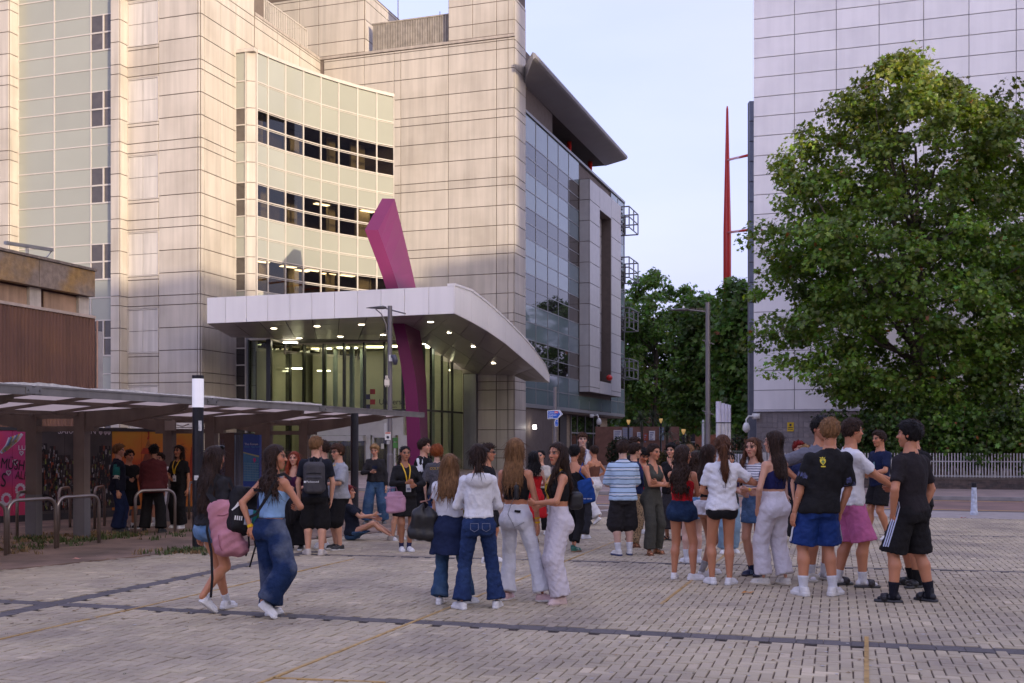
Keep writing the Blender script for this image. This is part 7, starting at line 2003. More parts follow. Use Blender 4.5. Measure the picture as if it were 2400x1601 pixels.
def jacket(m, name='jacket', **k): return {**dict(name=name, mat=m, kind='crew', hem=.48, sleeve=1.94, off=.026, loose=.55, soff=.016, fold=.005, neck=.016), **k}
def pants(m, kind='straight', name='trousers', **k): return {**dict(name=name, mat=m, kind=kind), **k}
def shorts(m, end=.85, name='shorts', **k): return {**dict(name=name, mat=m, kind='shorts', end=end, waist=.585, off=.014), **k}
def skirt(m, end=.38, name='skirt', **k): return {**dict(name=name, mat=m, kind='skirt', end=end, waist=.60, off=.010, flare=.02), **k}
D_dark = denim('dark', (.018, .035, .10), (.04, .075, .17), .5, 3.); D_mid = denim('mid', (.035, .075, .15), (.10, .16, .24), .5, 5.); D_fade = denim('faded', (.014, .03, .085), (.17, .19, .23), .95, 2.6)
D_light = denim('light', (.10, .19, .33), (.25, .34, .45), .5, 6.); D_navy = denim('navy', (.012, .025, .06), (.03, .06, .12), .5, 6.)
SW = ('sneaker', (.72, .71, .70)); CW = ('chunky', (.72, .71, .70))
WS, WSS = ((.70, .70, .72), .11), ((.70, .70, .72), .05)
YEL = (.70, .42, .015)
p = person('teal', 271, 1222, 1020, 105, 'person in navy and teal jacket with cream cuff patch under the shelter', 'm', 'light', ('short', 'light', dict(vol=.06)), [jacket(cloth('navy_jkt', (.012, .014, .028)), collar=1)], [pants(cloth('navy_pants', (.012, .02, .06)), 'wide')], ('sneaker', (.02, .02, .03)), None, ('front', 'down'))
def sleeve_patch(p, side, f0, f1, m, r, name):
    s = p.J[side]; a = s['sh'] * (1 - f0) + s['el'] * f0; b = s['sh'] * (1 - f1) + s['el'] * f1; g = MB(); g.tube([a, b], r, 12); p.child(name, np.array(g.v), g.f, m)
sleeve_patch(p, 'R', .05, .8, cloth('teal', (.02, .14, .13)), .062, 'teal_panel'); sleeve_patch(p, 'R', .82, 1.05, cloth('cream', (.50, .44, .38)), .058, 'cream_patch')
person('ted', 297, 1215, 1033, 55, 'person in plain black tee and black shorts beside the teal jacket wearer', 'm', 'tan', ('short', 'dark', dict(vol=.03)), [tee(C_bk)], [shorts(C_bk, .9)], ('sneaker', (.02, .02, .02), (.7, .7, .7)), WSS, ('phone', 'down'))
person('maroon', 351, 1223, 1021, 184, 'person with curly black hair in an oversized maroon jacket seen from behind', 'm', 'brown', ('curly', 'black', dict(vol=.07, lump=.012)), [jacket(cloth('maroon', (.085, .018, .020)), collar=1, hem=.46, off=.04, soff=.028)], [pants(C_bk, 'wide')], ('sneaker', (.02, .02, .02)), None, ('hang', 'hang'), 'wide', (10, 10), lean=.08)
person('whites', 366, 1208, 1040, -15, 'person in white tee and white shorts half hidden behind the maroon jacket', 'm', 'light', ('short', 'dark', {}), [tee(C_wh)], [shorts(C_wh, .9)], SW, WS, ('up', 'chin'))
p = person('lan1', 411, 1213, 1021, -22, 'person with dark bobbed hair, black tee and yellow lanyard under the shelter', 'f', 'tan', ('bob', 'dark', dict(end=.845, face=-.16)), [tee(C_bk, hem=.53, loose=.7)], [pants(C_bk, 'wide')], SW, None, ('down', 'front'))
lanyard(p, YEL, .63)
p = person('walk1', 487, 1405, 1022, 145, 'woman walking away with waist length dark hair, black jacket and denim shorts', 'f', 'tan', ('long', 'dark', dict(end=.57, sway=-.03, w=1.25, face=-.02)), [jacket(C_bk2, hem=.53, off=.02, soff=.014)], [dict(name='denim_shorts', mat=D_light, kind='mini', end=.36, waist=.58, off=.012)], CW, WSS, ('down', 'down'), ((.035, -.13, 5, 0), (-.045, .135, 0, .06)), (0, 4))
W1 = p
g = MB()
for sg in (-1, 1):
    ring = [tuple(p.hx((sg * .16 + .13 * math.cos(t), -.22 - .0 * t, .99 + .085 * math.sin(t)))) for t in np.linspace(0, 6.28, 12)]; g.tube(ring, .006, 5); g.add(ring[:-1], [tuple(range(11))])
p.child('sunglasses', np.array(g.v), g.f, mat('dark_lens', (.01, .01, .01), .1), False)
p = person('walk2', 622, 1414, 1019, 150, 'woman walking in pale blue top and baggy faded jeans, looking right over her shoulder', 'f', 'tan', ('half', 'dark', dict(end=.70, sway=-.10, wave=.010, face=.02)), [camis(cloth('pale_blue', (.27, .44, .68)), hem=.575, off=.008)], [pants(D_fade, 'baggy', 'baggy_jeans', waist=.575, fold=.007, ff=17, k=.012, r=(.064, .068, .070))], SW, None, (((.085, .085, .53), (1, .75, .5), 'relaxed', (0, .3, -1)), 'hold'), ((.02, -.03, -5, 0), (-.01, .12, -70, .05, (-1, -.35, 0))), (-58, 3), lean=.06)
W2 = p
g = MB(); q = p.J['L']['wr']; d = p.J['L']['hd']; g.tube([q - d * .015, q + d * .012], .027, 12); p.child('yellow_wristband', np.array(g.v), g.f, cloth('wrist_yellow', YEL), False)
p = person('copper', 679, 1262, 1035, -8, 'woman with long copper red hair in dark purple tube top facing the camera', 'f', 'light', ('long', 'copper', dict(end=.75, locks=(1, -1), lend=.735, face=-.16)), [dict(name='tube_top', mat=cloth('purple', (.055, .012, .045)), kind='tube', hem=.60, off=.006, fold=.002)], [pants(C_bk, 'wide', waist=.575)], ('sneaker', (.02, .02, .02), (.6, .6, .6)), None, ('hold', ((.13, -.05, .48), (1, .4, 0), 'grip')))
q = p.J['L']['wr']; g = MB()
for k in range(4): g.tube([q + np.array((.03 * k - .05, .01, .02)), q + np.array((.032 * k - .05, .015 * (k % 2), -.25)), q + np.array((.03 * k - .045, .0, -.52 + .04 * k))], [.035, .042, .03], 8)
p.child('carried_jacket', np.array(g.v), g.f, C_bk2)
g = MB(); h = p.J['R']['hand']; g.box(h, (.012, .075, .15)); ph_ = g.build('phone', mat('phone_pale', (.4, .45, .5), .2), world=p.W.copy()); tag(ph_, 'pale phone in the hand of the copper haired woman', 'phone')
BP = p = person('bpboy', 724, 1274, 1003, 186, 'boy with short light brown hair, black tee and grey backpack seen from behind', 'm', 'light', ('short', 'light', dict(vol=.06)), [tee(cloth('charcoal_navy', (.012, .013, .020)))], [shorts(C_bk, 1.02, r=(.060, .072, 0))], ('chunky', (.52, .46, .40)), None, ('down', 'down'), 'stand', (-25, 0))
person('white_mid', 744, 1258, 1012, 262, 'boy in white tee and dark shorts hidden between two standing boys', 'm', 'light', ('short', 'dark', {}), [tee(C_wh)], [shorts(C_bk, .9)], SW, None, ('hold', 'hold'))
GP = p = person('greypolo', 777, 1262, 1019, 303, 'boy with bowl cut and glasses in grey tee, yellow lanyard and black shorts', 'm', 'light', ('mop', 'brown', dict(vol=.06, fringe=.10)), [tee(cloth('grey_marl', (.33, .335, .36)), sleeve=.95, soff=.03, off=.022)], [shorts(C_bk, 1.02, r=(.060, .070, 0))], ('sneaker', (.03, .03, .03), (.62, .6, .55)), None, ('hold', 'phone'), 'stand', (10, 5))
lanyard(p, YEL, .64, badge=False)
g = MB()
for sg in (-1, 1):
    g.tube([tuple(p.hx((sg * .15 + .10 * math.cos(t), -.42, .53 + .085 * math.sin(t)))) for t in np.linspace(0, 6.28, 13)], .004, 5)
    g.tube([tuple(p.hx((sg * .25, -.40, .55))), tuple(p.hx((sg * .345, .0, .54)))], .003, 4)
p.child('glasses', np.array(g.v), g.f, mat('dark_lens', (.01, .01, .01), .1), False)
decal(p, 't_shirt', [[(.055, .715 * p.H), (.065, .708 * p.H), (.095, .722 * p.H), (.064, .714 * p.H)]], C_bk, -1, 'chest_mark')
p = person('seated', 812, 1240, 1130, 88, 'person with red hair and navy tee sitting on the ground in cropped jeans', 'f', 'light', ('long', 'red', dict(end=.76, face=-.1)), [tee(cloth('dark_navy', (.012, .015, .026)), off=.012)], [pants(D_mid, 'straight', 'jeans', end=1.45)], ('chunky', (.30, .26, .22)), None, ('forward', ((.04, -.24, .70), (1, .2, -.8), 'grip')), ((.05, -.42, 10, 0, (.15, -.4, 1), 8), (-.06, -.40, -12, 0, (-.3, -.5, 1), 8)), (0, -5), lean=-.15, seat=.13, H=1.62)
g = MB(); h = p.J['R']['hand']; g.box(h, (.075, .14, .012)); tag(g.build('phone', mat('phone_white', (.55, .55, .58), .2), world=p.W.copy()), 'white phone held by the seated red haired person', 'phone')
person('seated2', 985, 1236, 1150, 200, 'person with long orange hair sitting on the ground in grey jeans, half hidden', 'f', 'light', ('long', 'ginger', dict(end=.70)), [tee(cloth('grey_blue', (.10, .12, .16)))], [pants(denim('grey', (.07, .08, .10)), 'straight', 'jeans')], ('sneaker', (.2, .18, .16)), None, ('front', 'front'), ((.07, -.40, 10, 0, (.15, -.4, 1), 8), (-.07, -.36, -12, 0, (-.3, -.5, 1), 8)), (0, 10), lean=.2, seat=.12, H=1.62)
p = person('blondshort', 862, 1203, 1019, 3, 'person with cropped blond curls, navy vest and blue jeans looking down at a phone', 'f', 'light', ('curly', 'blond', dict(vol=.08, lump=.008)), [camis(cloth('ink_navy', (.010, .014, .035)), 'vest_top', hem=.575), jacket(C_bk2, 'cardigan', hem=.53, open=1.75, off=.022)], [pants(D_mid, 'baggy', 'jeans', waist=.585)], ('sneaker', (.1, .1, .1)), None, ('down', 'phone'), 'apart', (-8, 14))
g = MB(); h = p.J['R']['hand']; g.box(h + np.array((0, -.01, .03)), (.075, .13, .012)); tag(g.build('phone', mat('phone_dark', (.05, .045, .05), .2), world=p.W.copy()), 'dark phone in the hand of the person with cropped blond curls', 'phone')
person('denimshirt', 908, 1240, 1036, 60, 'person in pale denim shirt with dark wavy hair bending beside the pink handbag', 'f', 'light', ('bob', 'dark', dict(end=.85, wave=.008)), [jacket(denim('shirt', (.12, .165, .26)), 'shirt', hem=.50, off=.02)], [shorts(cloth('beige_shorts', (.25, .2, .16)), .5)], SW, None, ('hang', 'hang'), 'stand', (-60, 25), lean=.32)
PB = p = person('pinkbag', 931, 1266, 1022, 22, 'woman with slicked back hair, black hooded top and skirt and yellow lanyard', 'f', 'brown', ('tight', 'black', dict(t=.02)), [jacket(C_bk, 'hoodie', hem=.52, off=.018, hood=1, neck=.02)], [skirt(C_bk, .335, waist=.57, off=.014, flare=.03)], CW, ((.03, .03, .08), .06), ('hold', 'phone'), 'narrow', (2, 2))
lanyard(p, YEL, .63)
p = person('track', 972, 1240, 1008, 68, 'boy in black track jacket with white shoulder stripes and white tee', 'm', 'light', ('short', 'dark', dict(vol=.10)), [tee(C_wh), jacket(C_bk, 'track_jacket', off=.032, open=1.1, collar=0)], [shorts(C_bk, .9)], SW, WS, ('front', 'front'), 'stand', (12, 0))
for k in range(3):
    s = p.J['R']; up = np.array((0, 0, .052)); off_ = np.array((0, (k - 1) * .016, 0)); bone_stripe(p, 'R', [s['sh'] + off_ + np.array((-.02, 0, .046)), s['sh'] * .6 + s['el'] * .4 + off_ + np.array((-.052, -.0, .01)), s['el'] + off_ + np.array((-.046, 0, .0))], mat('stripe_white', (.7, .7, .7), .6), w=.008)
p = person('orangehair', 1007, 1245, 1021, 178, 'person with fluffy orange bob in charcoal patterned jersey seen from behind', 'f', 'fair', ('big', 'ginger', dict(lump=.008)), [tee(mat('cloth_charpat', (.060, .056, .066), .8, var=.5, vscale=40, local=True), 'jersey', sleeve=.95, soff=.03)], [pants(D_dark, 'straight', 'jeans')], SW, None, ('down', 'down'))
text('print', 'COLTS 14', .055, p.W @ Matrix.Translation((.13, surf_y(p.garments['jersey'], 0, .755 * p.H, 1) + .006, .755 * p.H)) @ Matrix.Rotation(math.pi, 4, 'Z') @ UPRIGHT, mat('print_yellow', (.5, .3, .03), .6), None, .001).parent = p.root
o = [c for c in COL.objects if c.name.startswith('print') and c.parent == p.root][-1]; o.matrix_parent_inverse = p.W.inverted(); WM[o] = p.W
C19 = p = person('navyskirt', 1034, 1386, 1040, 168, 'woman with long fair hair, white tee and navy skirt worn over jeans', 'f', 'light', ('long', 'light', dict(end=.70, w=1.12)), [tee(C_wh, hem=.585, sleeve=.5, loose=.35)], [pants(D_mid, 'flare', 'jeans', r=(.058, .042, .068)), skirt(cloth('skirt_navy', (.014, .022, .06)), .335, waist=.605, flare=.05, off=.02)], SW, None, ('hang', 'front'), ((.065, .02, 15, 0), (-.115, -.03, -50, 0)))
C20 = p = person('hoodie', 1099, 1396, 1018, 188, 'woman in white hooded top and dark blue flared jeans with low dark ponytail', 'f', 'light', ('pony', 'dark', dict(end=.80, w=.028)), [jacket(C_wh, 'hooded_top', hem=.555, off=.010, soff=.010, hood=1, loose=.2, neck=.02, fold=.005)], [pants(D_dark, 'flare', 'jeans', off=.004, waist=.575, r=(.055, .040, .066))], SW, None, ('front', 'front'), ((.11, .02, 35, 0), (-.105, .0, -15, 0)), (-6, 0))
H = p.H
for sg in (-1, 1):
    P_ = [(sg * .045 - .03, .525 * H), (sg * .045 + .03, .525 * H), (sg * .045 + .03, .49 * H), (sg * .045, .475 * H), (sg * .045 - .03, .49 * H)]
    g = MB(); pts = [np.array((x * 1.25, surf_y(p.garments['jeans'], x * 1.25, z, 1) + .003, z)) for x, z in P_ + P_[:1]]
    V, Fc = ribbon(pts, .004, (0, 1, 0)); p.child('pocket_stitching', np.array(V), Fc, mat('stitch', (.20, .21, .28), .8), False)
C21 = p = person('whiteflare', 1186, 1378, 1004, 160, 'tall woman with long straight fair hair, black top and white flared jeans', 'f', 'tan', ('long', 'light', dict(end=.69, w=1.15)), [tank(C_bk, hem=.625)], [pants(cloth('white_denim', (.66, .655, .69), var=.03), 'flare', 'white_jeans', off=.004, waist=.60, r=(.054, .040, .062))], ('sneaker', (.62, .42, .42), (.7, .66, .62)), None, ('front', 'down'), ((.05, .03, 0, 0), (-.17, -.02, -75, 0)), (-5, 0))
g = MB()
for z0 in (.0, .045): q = p.J['R']['wr'] - p.J['R']['hd'] * (.02 + z0); g.tube([q - p.J['R']['hd'] * .008, q + p.J['R']['hd'] * .008], .027, 12)
p.child('wristband', np.array(g.v), g.f, cloth('wrist_yellow', YEL), False)
decal(p, 'white_jeans', [[(-.02, .565 * p.H), (-.085, .562 * p.H), (-.085, .548 * p.H), (-.02, .551 * p.H)]], C_bk, 1, 'waist_patch')
p = person('glassesboy', 1118, 1292, 1019, 78, 'boy with dark hair and glasses in black tee half hidden behind the hooded top', 'm', 'tan', ('short', 'dark', dict(vol=.05)), [tee(C_bk)], [shorts(C_bk, .9)], SW, WS)
g = MB()
for sg in (-1, 1):
    g.tube([tuple(p.hx((sg * .15 + .09 * math.cos(t), -.42, .53 + .07 * math.sin(t)))) for t in np.linspace(0, 6.28, 11)], .004, 5); g.tube([tuple(p.hx((sg * .24, -.4, .54))), tuple(p.hx((sg * .345, .0, .53)))], .003, 4)
p.child('glasses', np.array(g.v), g.f, mat('dark_lens', (.01, .01, .01), .1), False)
C_red = cloth('red', (.42, .010, .014))
RD = p = person('reddress', 1222, 1250, 1034, 192, 'woman with black curls in a strapless red dress and high heels', 'f', 'fair', ('bob', 'black', dict(end=.76, wave=.012, w=1.05)), [dict(name='dress_top', mat=C_red, kind='tube', hem=.56, off=.008)], [skirt(C_red, .29, 'dress_skirt', waist=.60, flare=.10, off=.014, fold=.008, ff=14)], ('heel', (.25, .17, .06)), None, ('front', 'hold'), ((.04, 0, 10, .035), (-.05, -.06, -30, .035)), (-15, 0), fat=1.1)
person('creamtop', 1241, 1226, 1032, -25, 'woman in cream short sleeved top behind the woman in the red dress', 'f', 'light', ('tight', 'black', dict(t=.03)), [tee(cloth('cream_top', (.52, .47, .40)), hem=.55)], [pants(C_bk, 'straight')], SW, None, ('front', 'hold'))
C25 = p = person('linen', 1283, 1384, 1014, 283, 'woman with long dark brown hair, black crop top and wide pale pink linen trousers', 'f', 'tan', ('long', 'dark', dict(end=.70, w=1.15, locks=(1,), lend=.73, face=-.14)), [tank(C_bk, hem=.635)], [pants(cloth('linen_pink', (.60, .55, .58), var=.04), 'wide', 'linen_trousers', waist=.61, fold=.006, r=(.060, .057, .064))], ('sneaker', (.6, .45, .42)), None, ('hold', 'front'), 'stand', (28, 0))
lanyard(p, YEL, .615)
p = person('greenshoes', 1318, 1265, 1020, 152, 'woman with dark tied hair, black top, black trousers and green striped sneakers', 'f', 'tan', ('bun', 'black', {}), [camis(C_bk, hem=.58)], [pants(C_bk, 'slim', end=1.85, waist=.60)], ('sneaker', (.012, .11, .07), (.28, .16, .09), (.65, .65, .65)), None, ('front', 'hold'), 'step')
GS = p
person('curlybrown', 1334, 1236, 1024, 140, 'woman with long curly chestnut hair behind the woman with the blue tote', 'f', 'tan', ('long', 'chestnut', dict(end=.72, wave=.012)), [camis(C_bk, hem=.56)], [pants(cloth('dkgrey', (.03, .03, .036)), 'straight')], SW)
p = person('tallwhite', 1338, 1203, 994, 2, 'tall boy with brown fringe and white tee facing the camera near the glass block', 'm', 'fair', ('short', 'brown', dict(vol=.07, fringe=.10)), [tee(C_wh, hem=.48)], [pants(cloth('navy_trs', (.012, .015, .03)), 'straight')], ('sneaker', (.03, .03, .03)), None, ('down', 'down'), fat=1.05)
lanyard(p, (.03, .07, .25), .66)
BT = p = person('browntop', 1363, 1204, 1022, 222, 'woman in brown strap top and loose white trousers with hair tied back', 'f', 'tan', ('bun', 'dark', {}), [camis(cloth('brown_top', (.13, .055, .035)), hem=.605)], [pants(cloth('off_white', (.60, .58, .57)), 'wide', waist=.61)], SW, None, ('hold', ((.10, -.06, .60), (1, .5, 0), 'grip')), 'walk2')
q = p.J['R']['hand']; g = MB(); g.tube([q + np.array((0, 0, z)) for z in (-.12, -.11, .06, .09, .10, .14)], [.03, .038, .038, .025, .03, .03], 12); tag(g.build('bottle', mat('bottle_white', (.62, .6, .57), .4), world=p.W.copy()), 'white drinks bottle held by the woman in the brown top', 'bottle')
STR = stripes('blue_stripes', (.40, .53, .68), [(.30, (.012, .014, .03)), (.38, (.40, .53, .68)), (.46, (.60, .62, .66)), (.60, (.40, .53, .68)), (.70, (.012, .014, .03)), (.78, (.40, .53, .68))], .118)
p = person('striped', 1430, 1275, 1012, 187, 'boy in pale blue and navy striped tee with baggy black cargo shorts', 'm', 'fair', ('short', 'dark', dict(vol=.05)), [tee(STR, hem=.485, sleeve=1.0, soff=.028, off=.022, collar=1, loose=.6)], [shorts(C_bk2, 1.12, 'cargo_shorts', r=(.064, .080, 0), fold=.006, off=.010)], ('chunky', (.62, .60, .56), (.05, .06, .14)), WS, ('front', 'front'), 'stand', (-18, 0), fat=1.04)
LP_ = p = person('leopard', 1455, 1256, 1017, 108, 'person with glasses on head, navy jacket and leopard print trousers holding a clipboard', 'f', 'light', ('short', 'dark', dict(vol=.04)), [jacket(C_nv, hem=.52)], [pants(leopard(), 'wide')], ('sandal', (.2, .09, .05)), None, ('front', 'hold'), 'stand', (0, 4))
q = p.J['R']['hand']; g = MB(); g.box(q + np.array((0, -.02, -.10)), (.016, .22, .32), 0, Matrix.Rotation(.2, 3, 'X')); tag(g.build('clipboard', mat('clip_card', (.30, .26, .18), .5), world=p.W.copy()), 'greenish card clipboard held beside the leopard print trousers', 'clipboard')
person('redjersey', 1474, 1247, 1026, 8, 'boy in red football jersey looking down behind the striped tee', 'm', 'tan', ('short', 'black', dict(vol=.04, fringe=.10)), [tee(C_red, 'jersey')], [shorts(cloth('dk_red', (.05, .02, .02)), .9)], ('sneaker', (.3, .32, .4)), WS, ('hold', 'phone'), 'stand', (10, 28))
person('curlyback', 1456, 1226, 1005, 60, 'tall boy with dark curls in black behind the boy in the striped tee', 'm', 'tan', ('curly', 'dark', dict(vol=.08, lump=.012)), [tee(C_bk)], [pants(C_bk, 'straight')], SW)
C_ol = cloth('olive', (.060, .058, .046))
p = person('olive', 1497, 1272, 1018, 38, 'woman in olive grey waistcoat and trousers with folded arms', 'f', 'tan', ('bun', 'dark', {}), [dict(name='waistcoat', mat=C_ol, kind='vest', hem=.56, off=.010, fold=.002)], [pants(C_ol, 'straight', waist=.60, r=(.058, .050, .056))], ('sandal', (.22, .10, .045)), None, ('cross', ((-.04, -.12, .63), (1, -.1, -.7), 'relaxed')), 'contra', (8, 6))
person('blackhair', 1542, 1240, 1018, -35, 'person with bushy black hair and hand raised to the chin, behind long wavy hair', 'f', 'light', ('curly', 'black', dict(vol=.1)), [tee(C_bk)], [skirt(cloth('grey_skirt', (.035, .032, .035)), .12, 'long_skirt', flare=.1)], ('sandal', (.03, .03, .03)), None, ('chin', 'front'))
RT = p = person('redtop', 1566, 1331, 1020, 152, 'woman with long wavy dark hair, red strap top and dark denim shorts', 'f', 'tan', ('long', 'dark', dict(end=.635, wave=.013, w=1.15)), [camis(C_red, hem=.565, off=.008)], [dict(name='denim_shorts', mat=D_navy, kind='mini', end=.27, waist=.60, off=.014, r=(.066, .060, 0))], CW, None, ('cross', ((-.045, -.11, .63), (1, -.1, -.6), 'relaxed')), ((.075, .01, 20, 0), (-.075, .0, -50, 0)), (-42, 3))
p = person('denimskirt', 1592, 1292, 1035, 186, 'woman with long dark curls, white top and frayed denim skirt seen from behind', 'f', 'fair', ('long', 'dark', dict(end=.75, wave=.016, w=1.1)), [tank(C_wh, hem=.58)], [skirt(D_light, .40, 'denim_skirt', flare=.015)], SW, WS, ('front', 'front'))
person('fairhead', 1584, 1240, 1022, 176, 'boy with fair cropped hair behind the woman with long dark curls', 'm', 'light', ('short', 'light', dict(vol=.03)), [tee(cloth('dkgreen', (.02, .03, .025)))], [shorts(C_bk, .9)], ('sneaker', (.03, .03, .03)), WS)
p = person('ruffle', 1626, 1322, 1019, 118, 'woman in black top and white ruffled skirt hidden behind the white tee', 'f', 'brown', ('long', 'dark', dict(end=.74)), [tank(C_bk, hem=.60)], [skirt(C_wh, .47, 'ruffled_skirt', flare=.05, waist=.58, fold=.008)], SW, ((.35, .34, .34), .10), ('cross', 'hold'), 'step')
C40 = p = person('ponytail', 1657, 1342, 997, 181, 'woman with long brown ponytail, white tee and short black shorts seen from behind', 'f', 'tan', ('pony', 'chestnut', dict(end=.635, w=.045, sway=-.02)), [tee(C_wh, hem=.505, sleeve=.72, loose=.35, off=.018)], [dict(name='shorts', mat=cloth('jersey_black', (.010, .010, .012), .6), kind='mini', end=.20, waist=.58, off=.006, r=(.058, .054, 0), fold=.001)], CW, None, ('front', ((.13, -.12, .70), (1, .1, -.7), 'grip')), ((.05, 0, 10, 0), (-.06, 0, -45, 0)), (-8, 0))
person('blackbob', 1672, 1270, 1036, 12, 'person with a shiny black bob behind the woman with the ponytail', 'f', 'light', ('bob', 'black', dict(end=.855)), [tee(C_bk)], [pants(cloth('ltblue_trs', (.2, .3, .4)), 'straight')], SW, None, ('hold', 'hold'))
TS = stripes('thin_stripes', (.66, .65, .67), [(.30, (.02, .025, .08)), (.58, (.66, .65, .67))], .030)
p = person('stripetee', 1733, 1322, 1003, 318, 'woman with long brown hair, white and navy striped tee and denim skirt, frowning', 'f', 'light', ('long', 'chestnut', dict(end=.74, locks=(-1,), lend=.70, face=-.15)), [tee(TS, hem=.60, sleeve=.45, off=.008, loose=.2, soff=.010)], [skirt(denim('skirt', (.07, .14, .27), (.16, .25, .38), .5, 6.), .385, 'denim_skirt', flare=.012)], ('sneaker', (.012, .022, .07), (.05, .04, .05), (.35, .5, .65)), ((.02, .025, .06), .05), ('hold', 'front'), 'narrow', (0, 3))
g = MB(); q = p.J['L']['wr']; d = p.J['L']['hd']; g.tube([q - d * .012, q + d * .01], .025, 12); p.child('yellow_wristband', np.array(g.v), g.f, cloth('wrist_yellow', YEL), False)
C43 = p = person('navycrop', 1776, 1343, 988, 213, 'woman with long straight dark hair, navy crop top and white linen trousers', 'f', 'light', ('long', 'dark', dict(end=.685, w=1.05)), [camis(cloth('navy_crop', (.014, .016, .075)), 'crop_top', hem=.625, off=.008)], [pants(cloth('linen_white', (.64, .60, .63), var=.03), 'wide', 'linen_trousers', waist=.615, fold=.005, r=(.060, .052, .058), end=1.90)], ('sneaker', (.62, .58, .50), (.55, .48, .36), (.42, .44, .46)), None, ('pocket', 'front'), ((.045, -.02, 30, 0), (-.055, .03, -10, 0)), (18, 0))
person('redcrop', 1833, 1243, 1013, 15, 'person with cropped bright red hair in navy tee and black baggy trousers', 'm', 'fair', ('short', 'red', dict(vol=.06)), [tee(C_nv)], [pants(C_bk2, 'baggy')], ('sneaker', (.2, .2, .22)), None, ('hold', 'down'))
person('greyjeans', 1853, 1249, 1022, -28, 'person with fair hair, navy tee and washed grey jeans behind the grey tee', 'm', 'light', ('short', 'blond', dict(vol=.05)), [tee(C_nv)], [pants(denim('wash_grey', (.13, .13, .15), (.2, .2, .22), .5, 5.), 'baggy', 'jeans')], ('sneaker', (.03, .03, .03)), None, ('front', 'down'))
person('greytee', 1880, 1332, 957, 18, 'tall boy with black curls in washed grey tee behind the black football jersey', 'm', 'tan', ('curly', 'black', dict(vol=.07, lump=.006, fringe=.09)), [tee(cloth('wash_tee', (.15, .15, .18)), sleeve=.95, soff=.03, off=.024)], [shorts(cloth('dk_short', (.02, .02, .024)), .9)], ('slide', (.5, .46, .38)), WS, (((.14, .02, .62), (1, .5, 0), 'relaxed'), ((.14, .02, .62), (1, .5, 0), 'relaxed')), 'stand', (4, 0))
CJ = p = person('jersey', 1878, 1368, 962, 185, 'boy in black football jersey with yellow crest and royal blue shorts from behind', 'm', 'tan', ('short', 'light', dict(vol=.07)), [tee(C_bk, 'jersey', hem=.475, sleeve=.95, soff=.032, off=.022, loose=.6, fold=.004)], [shorts(cloth('royal', (.010, .035, .16), .6), .92, r=(.061, .078, 0), fold=.005)], ('chunky', (.66, .64, .61)), ((.70, .70, .72), .125), ('down', 'down'), ((.075, .01, 5, 0), (-.085, .0, -42, 0)), (-22, 0), leany=-.18)
H = p.H; zc = .765 * H
crest = [[(.028, zc + .03), (-.028, zc + .03), (-.03, zc), (0, zc - .035), (.03, zc)], [(.024, zc - .04), (-.024, zc - .04), (-.024, zc - .052), (.024, zc - .052)], [(.02, zc + .036), (-.02, zc + .036), (-.026, zc + .052), (-.01, zc + .042), (0, zc + .056), (.01, zc + .042), (.026, zc + .052)]]
decal(p, 'jersey', crest, mat('crest_yellow', (.62, .48, .02), .5), 1, 'crest')
decal(p, 'jersey', [[(.006, zc + .022), (-.006, zc + .022), (-.006, zc - .02), (.006, zc - .02)], [(.018, zc + .008), (-.018, zc + .008), (-.018, zc - .003), (.018, zc - .003)]], mat('crest_green', (.05, .16, .05), .5), 1, 'crest_mark', .006)
M_cuff = mat('cuff_pattern', (.05, .055, .13), .8, var=.8, vscale=30, local=True)
for side in 'LR':
    s = p.J[side]; g = MB(); d = s['el'] - s['sh']; g.tube([s['sh'] + d * .45, s['sh'] + d * .7, s['sh'] + d * .93], [.073, .077, .08], 14); p.child('patterned_sleeve', np.array(g.v), g.f, M_cuff)
def side_stripes(p, side, m, offs=(-.02, .02), rr=.078, z0=.0, z1=.88, w=.014):
    s = p.J[side]; sg = 1 if side == 'L' else -1; H = p.H; ob = p.garments['shorts']
    n = len(ob.data.vertices); co = np.empty(n * 3, np.float32); ob.data.vertices.foreach_get('co', co); co = co.reshape(-1, 3)
    for o_ in offs:
        pts = []
        for t in np.linspace(z0, z1, 9):
            c = s['hip'] * (1 - t) + s['kn'] * t + np.array((0, o_, .05 * H * (1 - t)))
            m_ = (np.abs(co[:, 2] - c[2]) < .025) & (np.abs(co[:, 1] - c[1]) < .025)
            x = (co[m_, 0] * sg).max() * sg if m_.any() else c[0] + sg * rr * H
            pts.append(np.array((x + sg * .004, c[1], c[2])))
        bone_stripe(p, side, pts, m, w=w)
side_stripes(p, 'L', mat('stripe_white', (.7, .7, .7), .6), (-.012, .012)); side_stripes(p, 'R', mat('stripe_white', (.7, .7, .7), .6), (-.012, .012), z0=.55)
p = person('pinkshorts', 1952, 1346, 962, 93, 'boy in white tee and bright pink shorts gesturing with both hands', 'm', 'tan', ('curly', 'dark', dict(vol=.05, lump=.006)), [tee(C_wh, off=.016)], [shorts(cloth('pink', (.52, .14, .30)), 1.0, r=(.060, .076, 0))], ('slide', (.035, .03, .03)), ((.70, .70, .72), .09), (((.03, -.26, .64), (1, .3, -.6), 'flat'), ((.06, -.24, .60), (1, .3, -.6), 'flat', (.6, 0, .6))), ((.05, .05, 5, 0), (-.05, -.05, -5, 0)), (6, 0))
q = p.J['L']['hand'] + np.array((0, -.02, .02)); g = MB(); g.tube([q + np.array((0, 0, z)) for z in (-.13, -.125, .0, .05, .075, .08, .1)], [.025, .032, .032, .03, .014, .014, .014], 12)
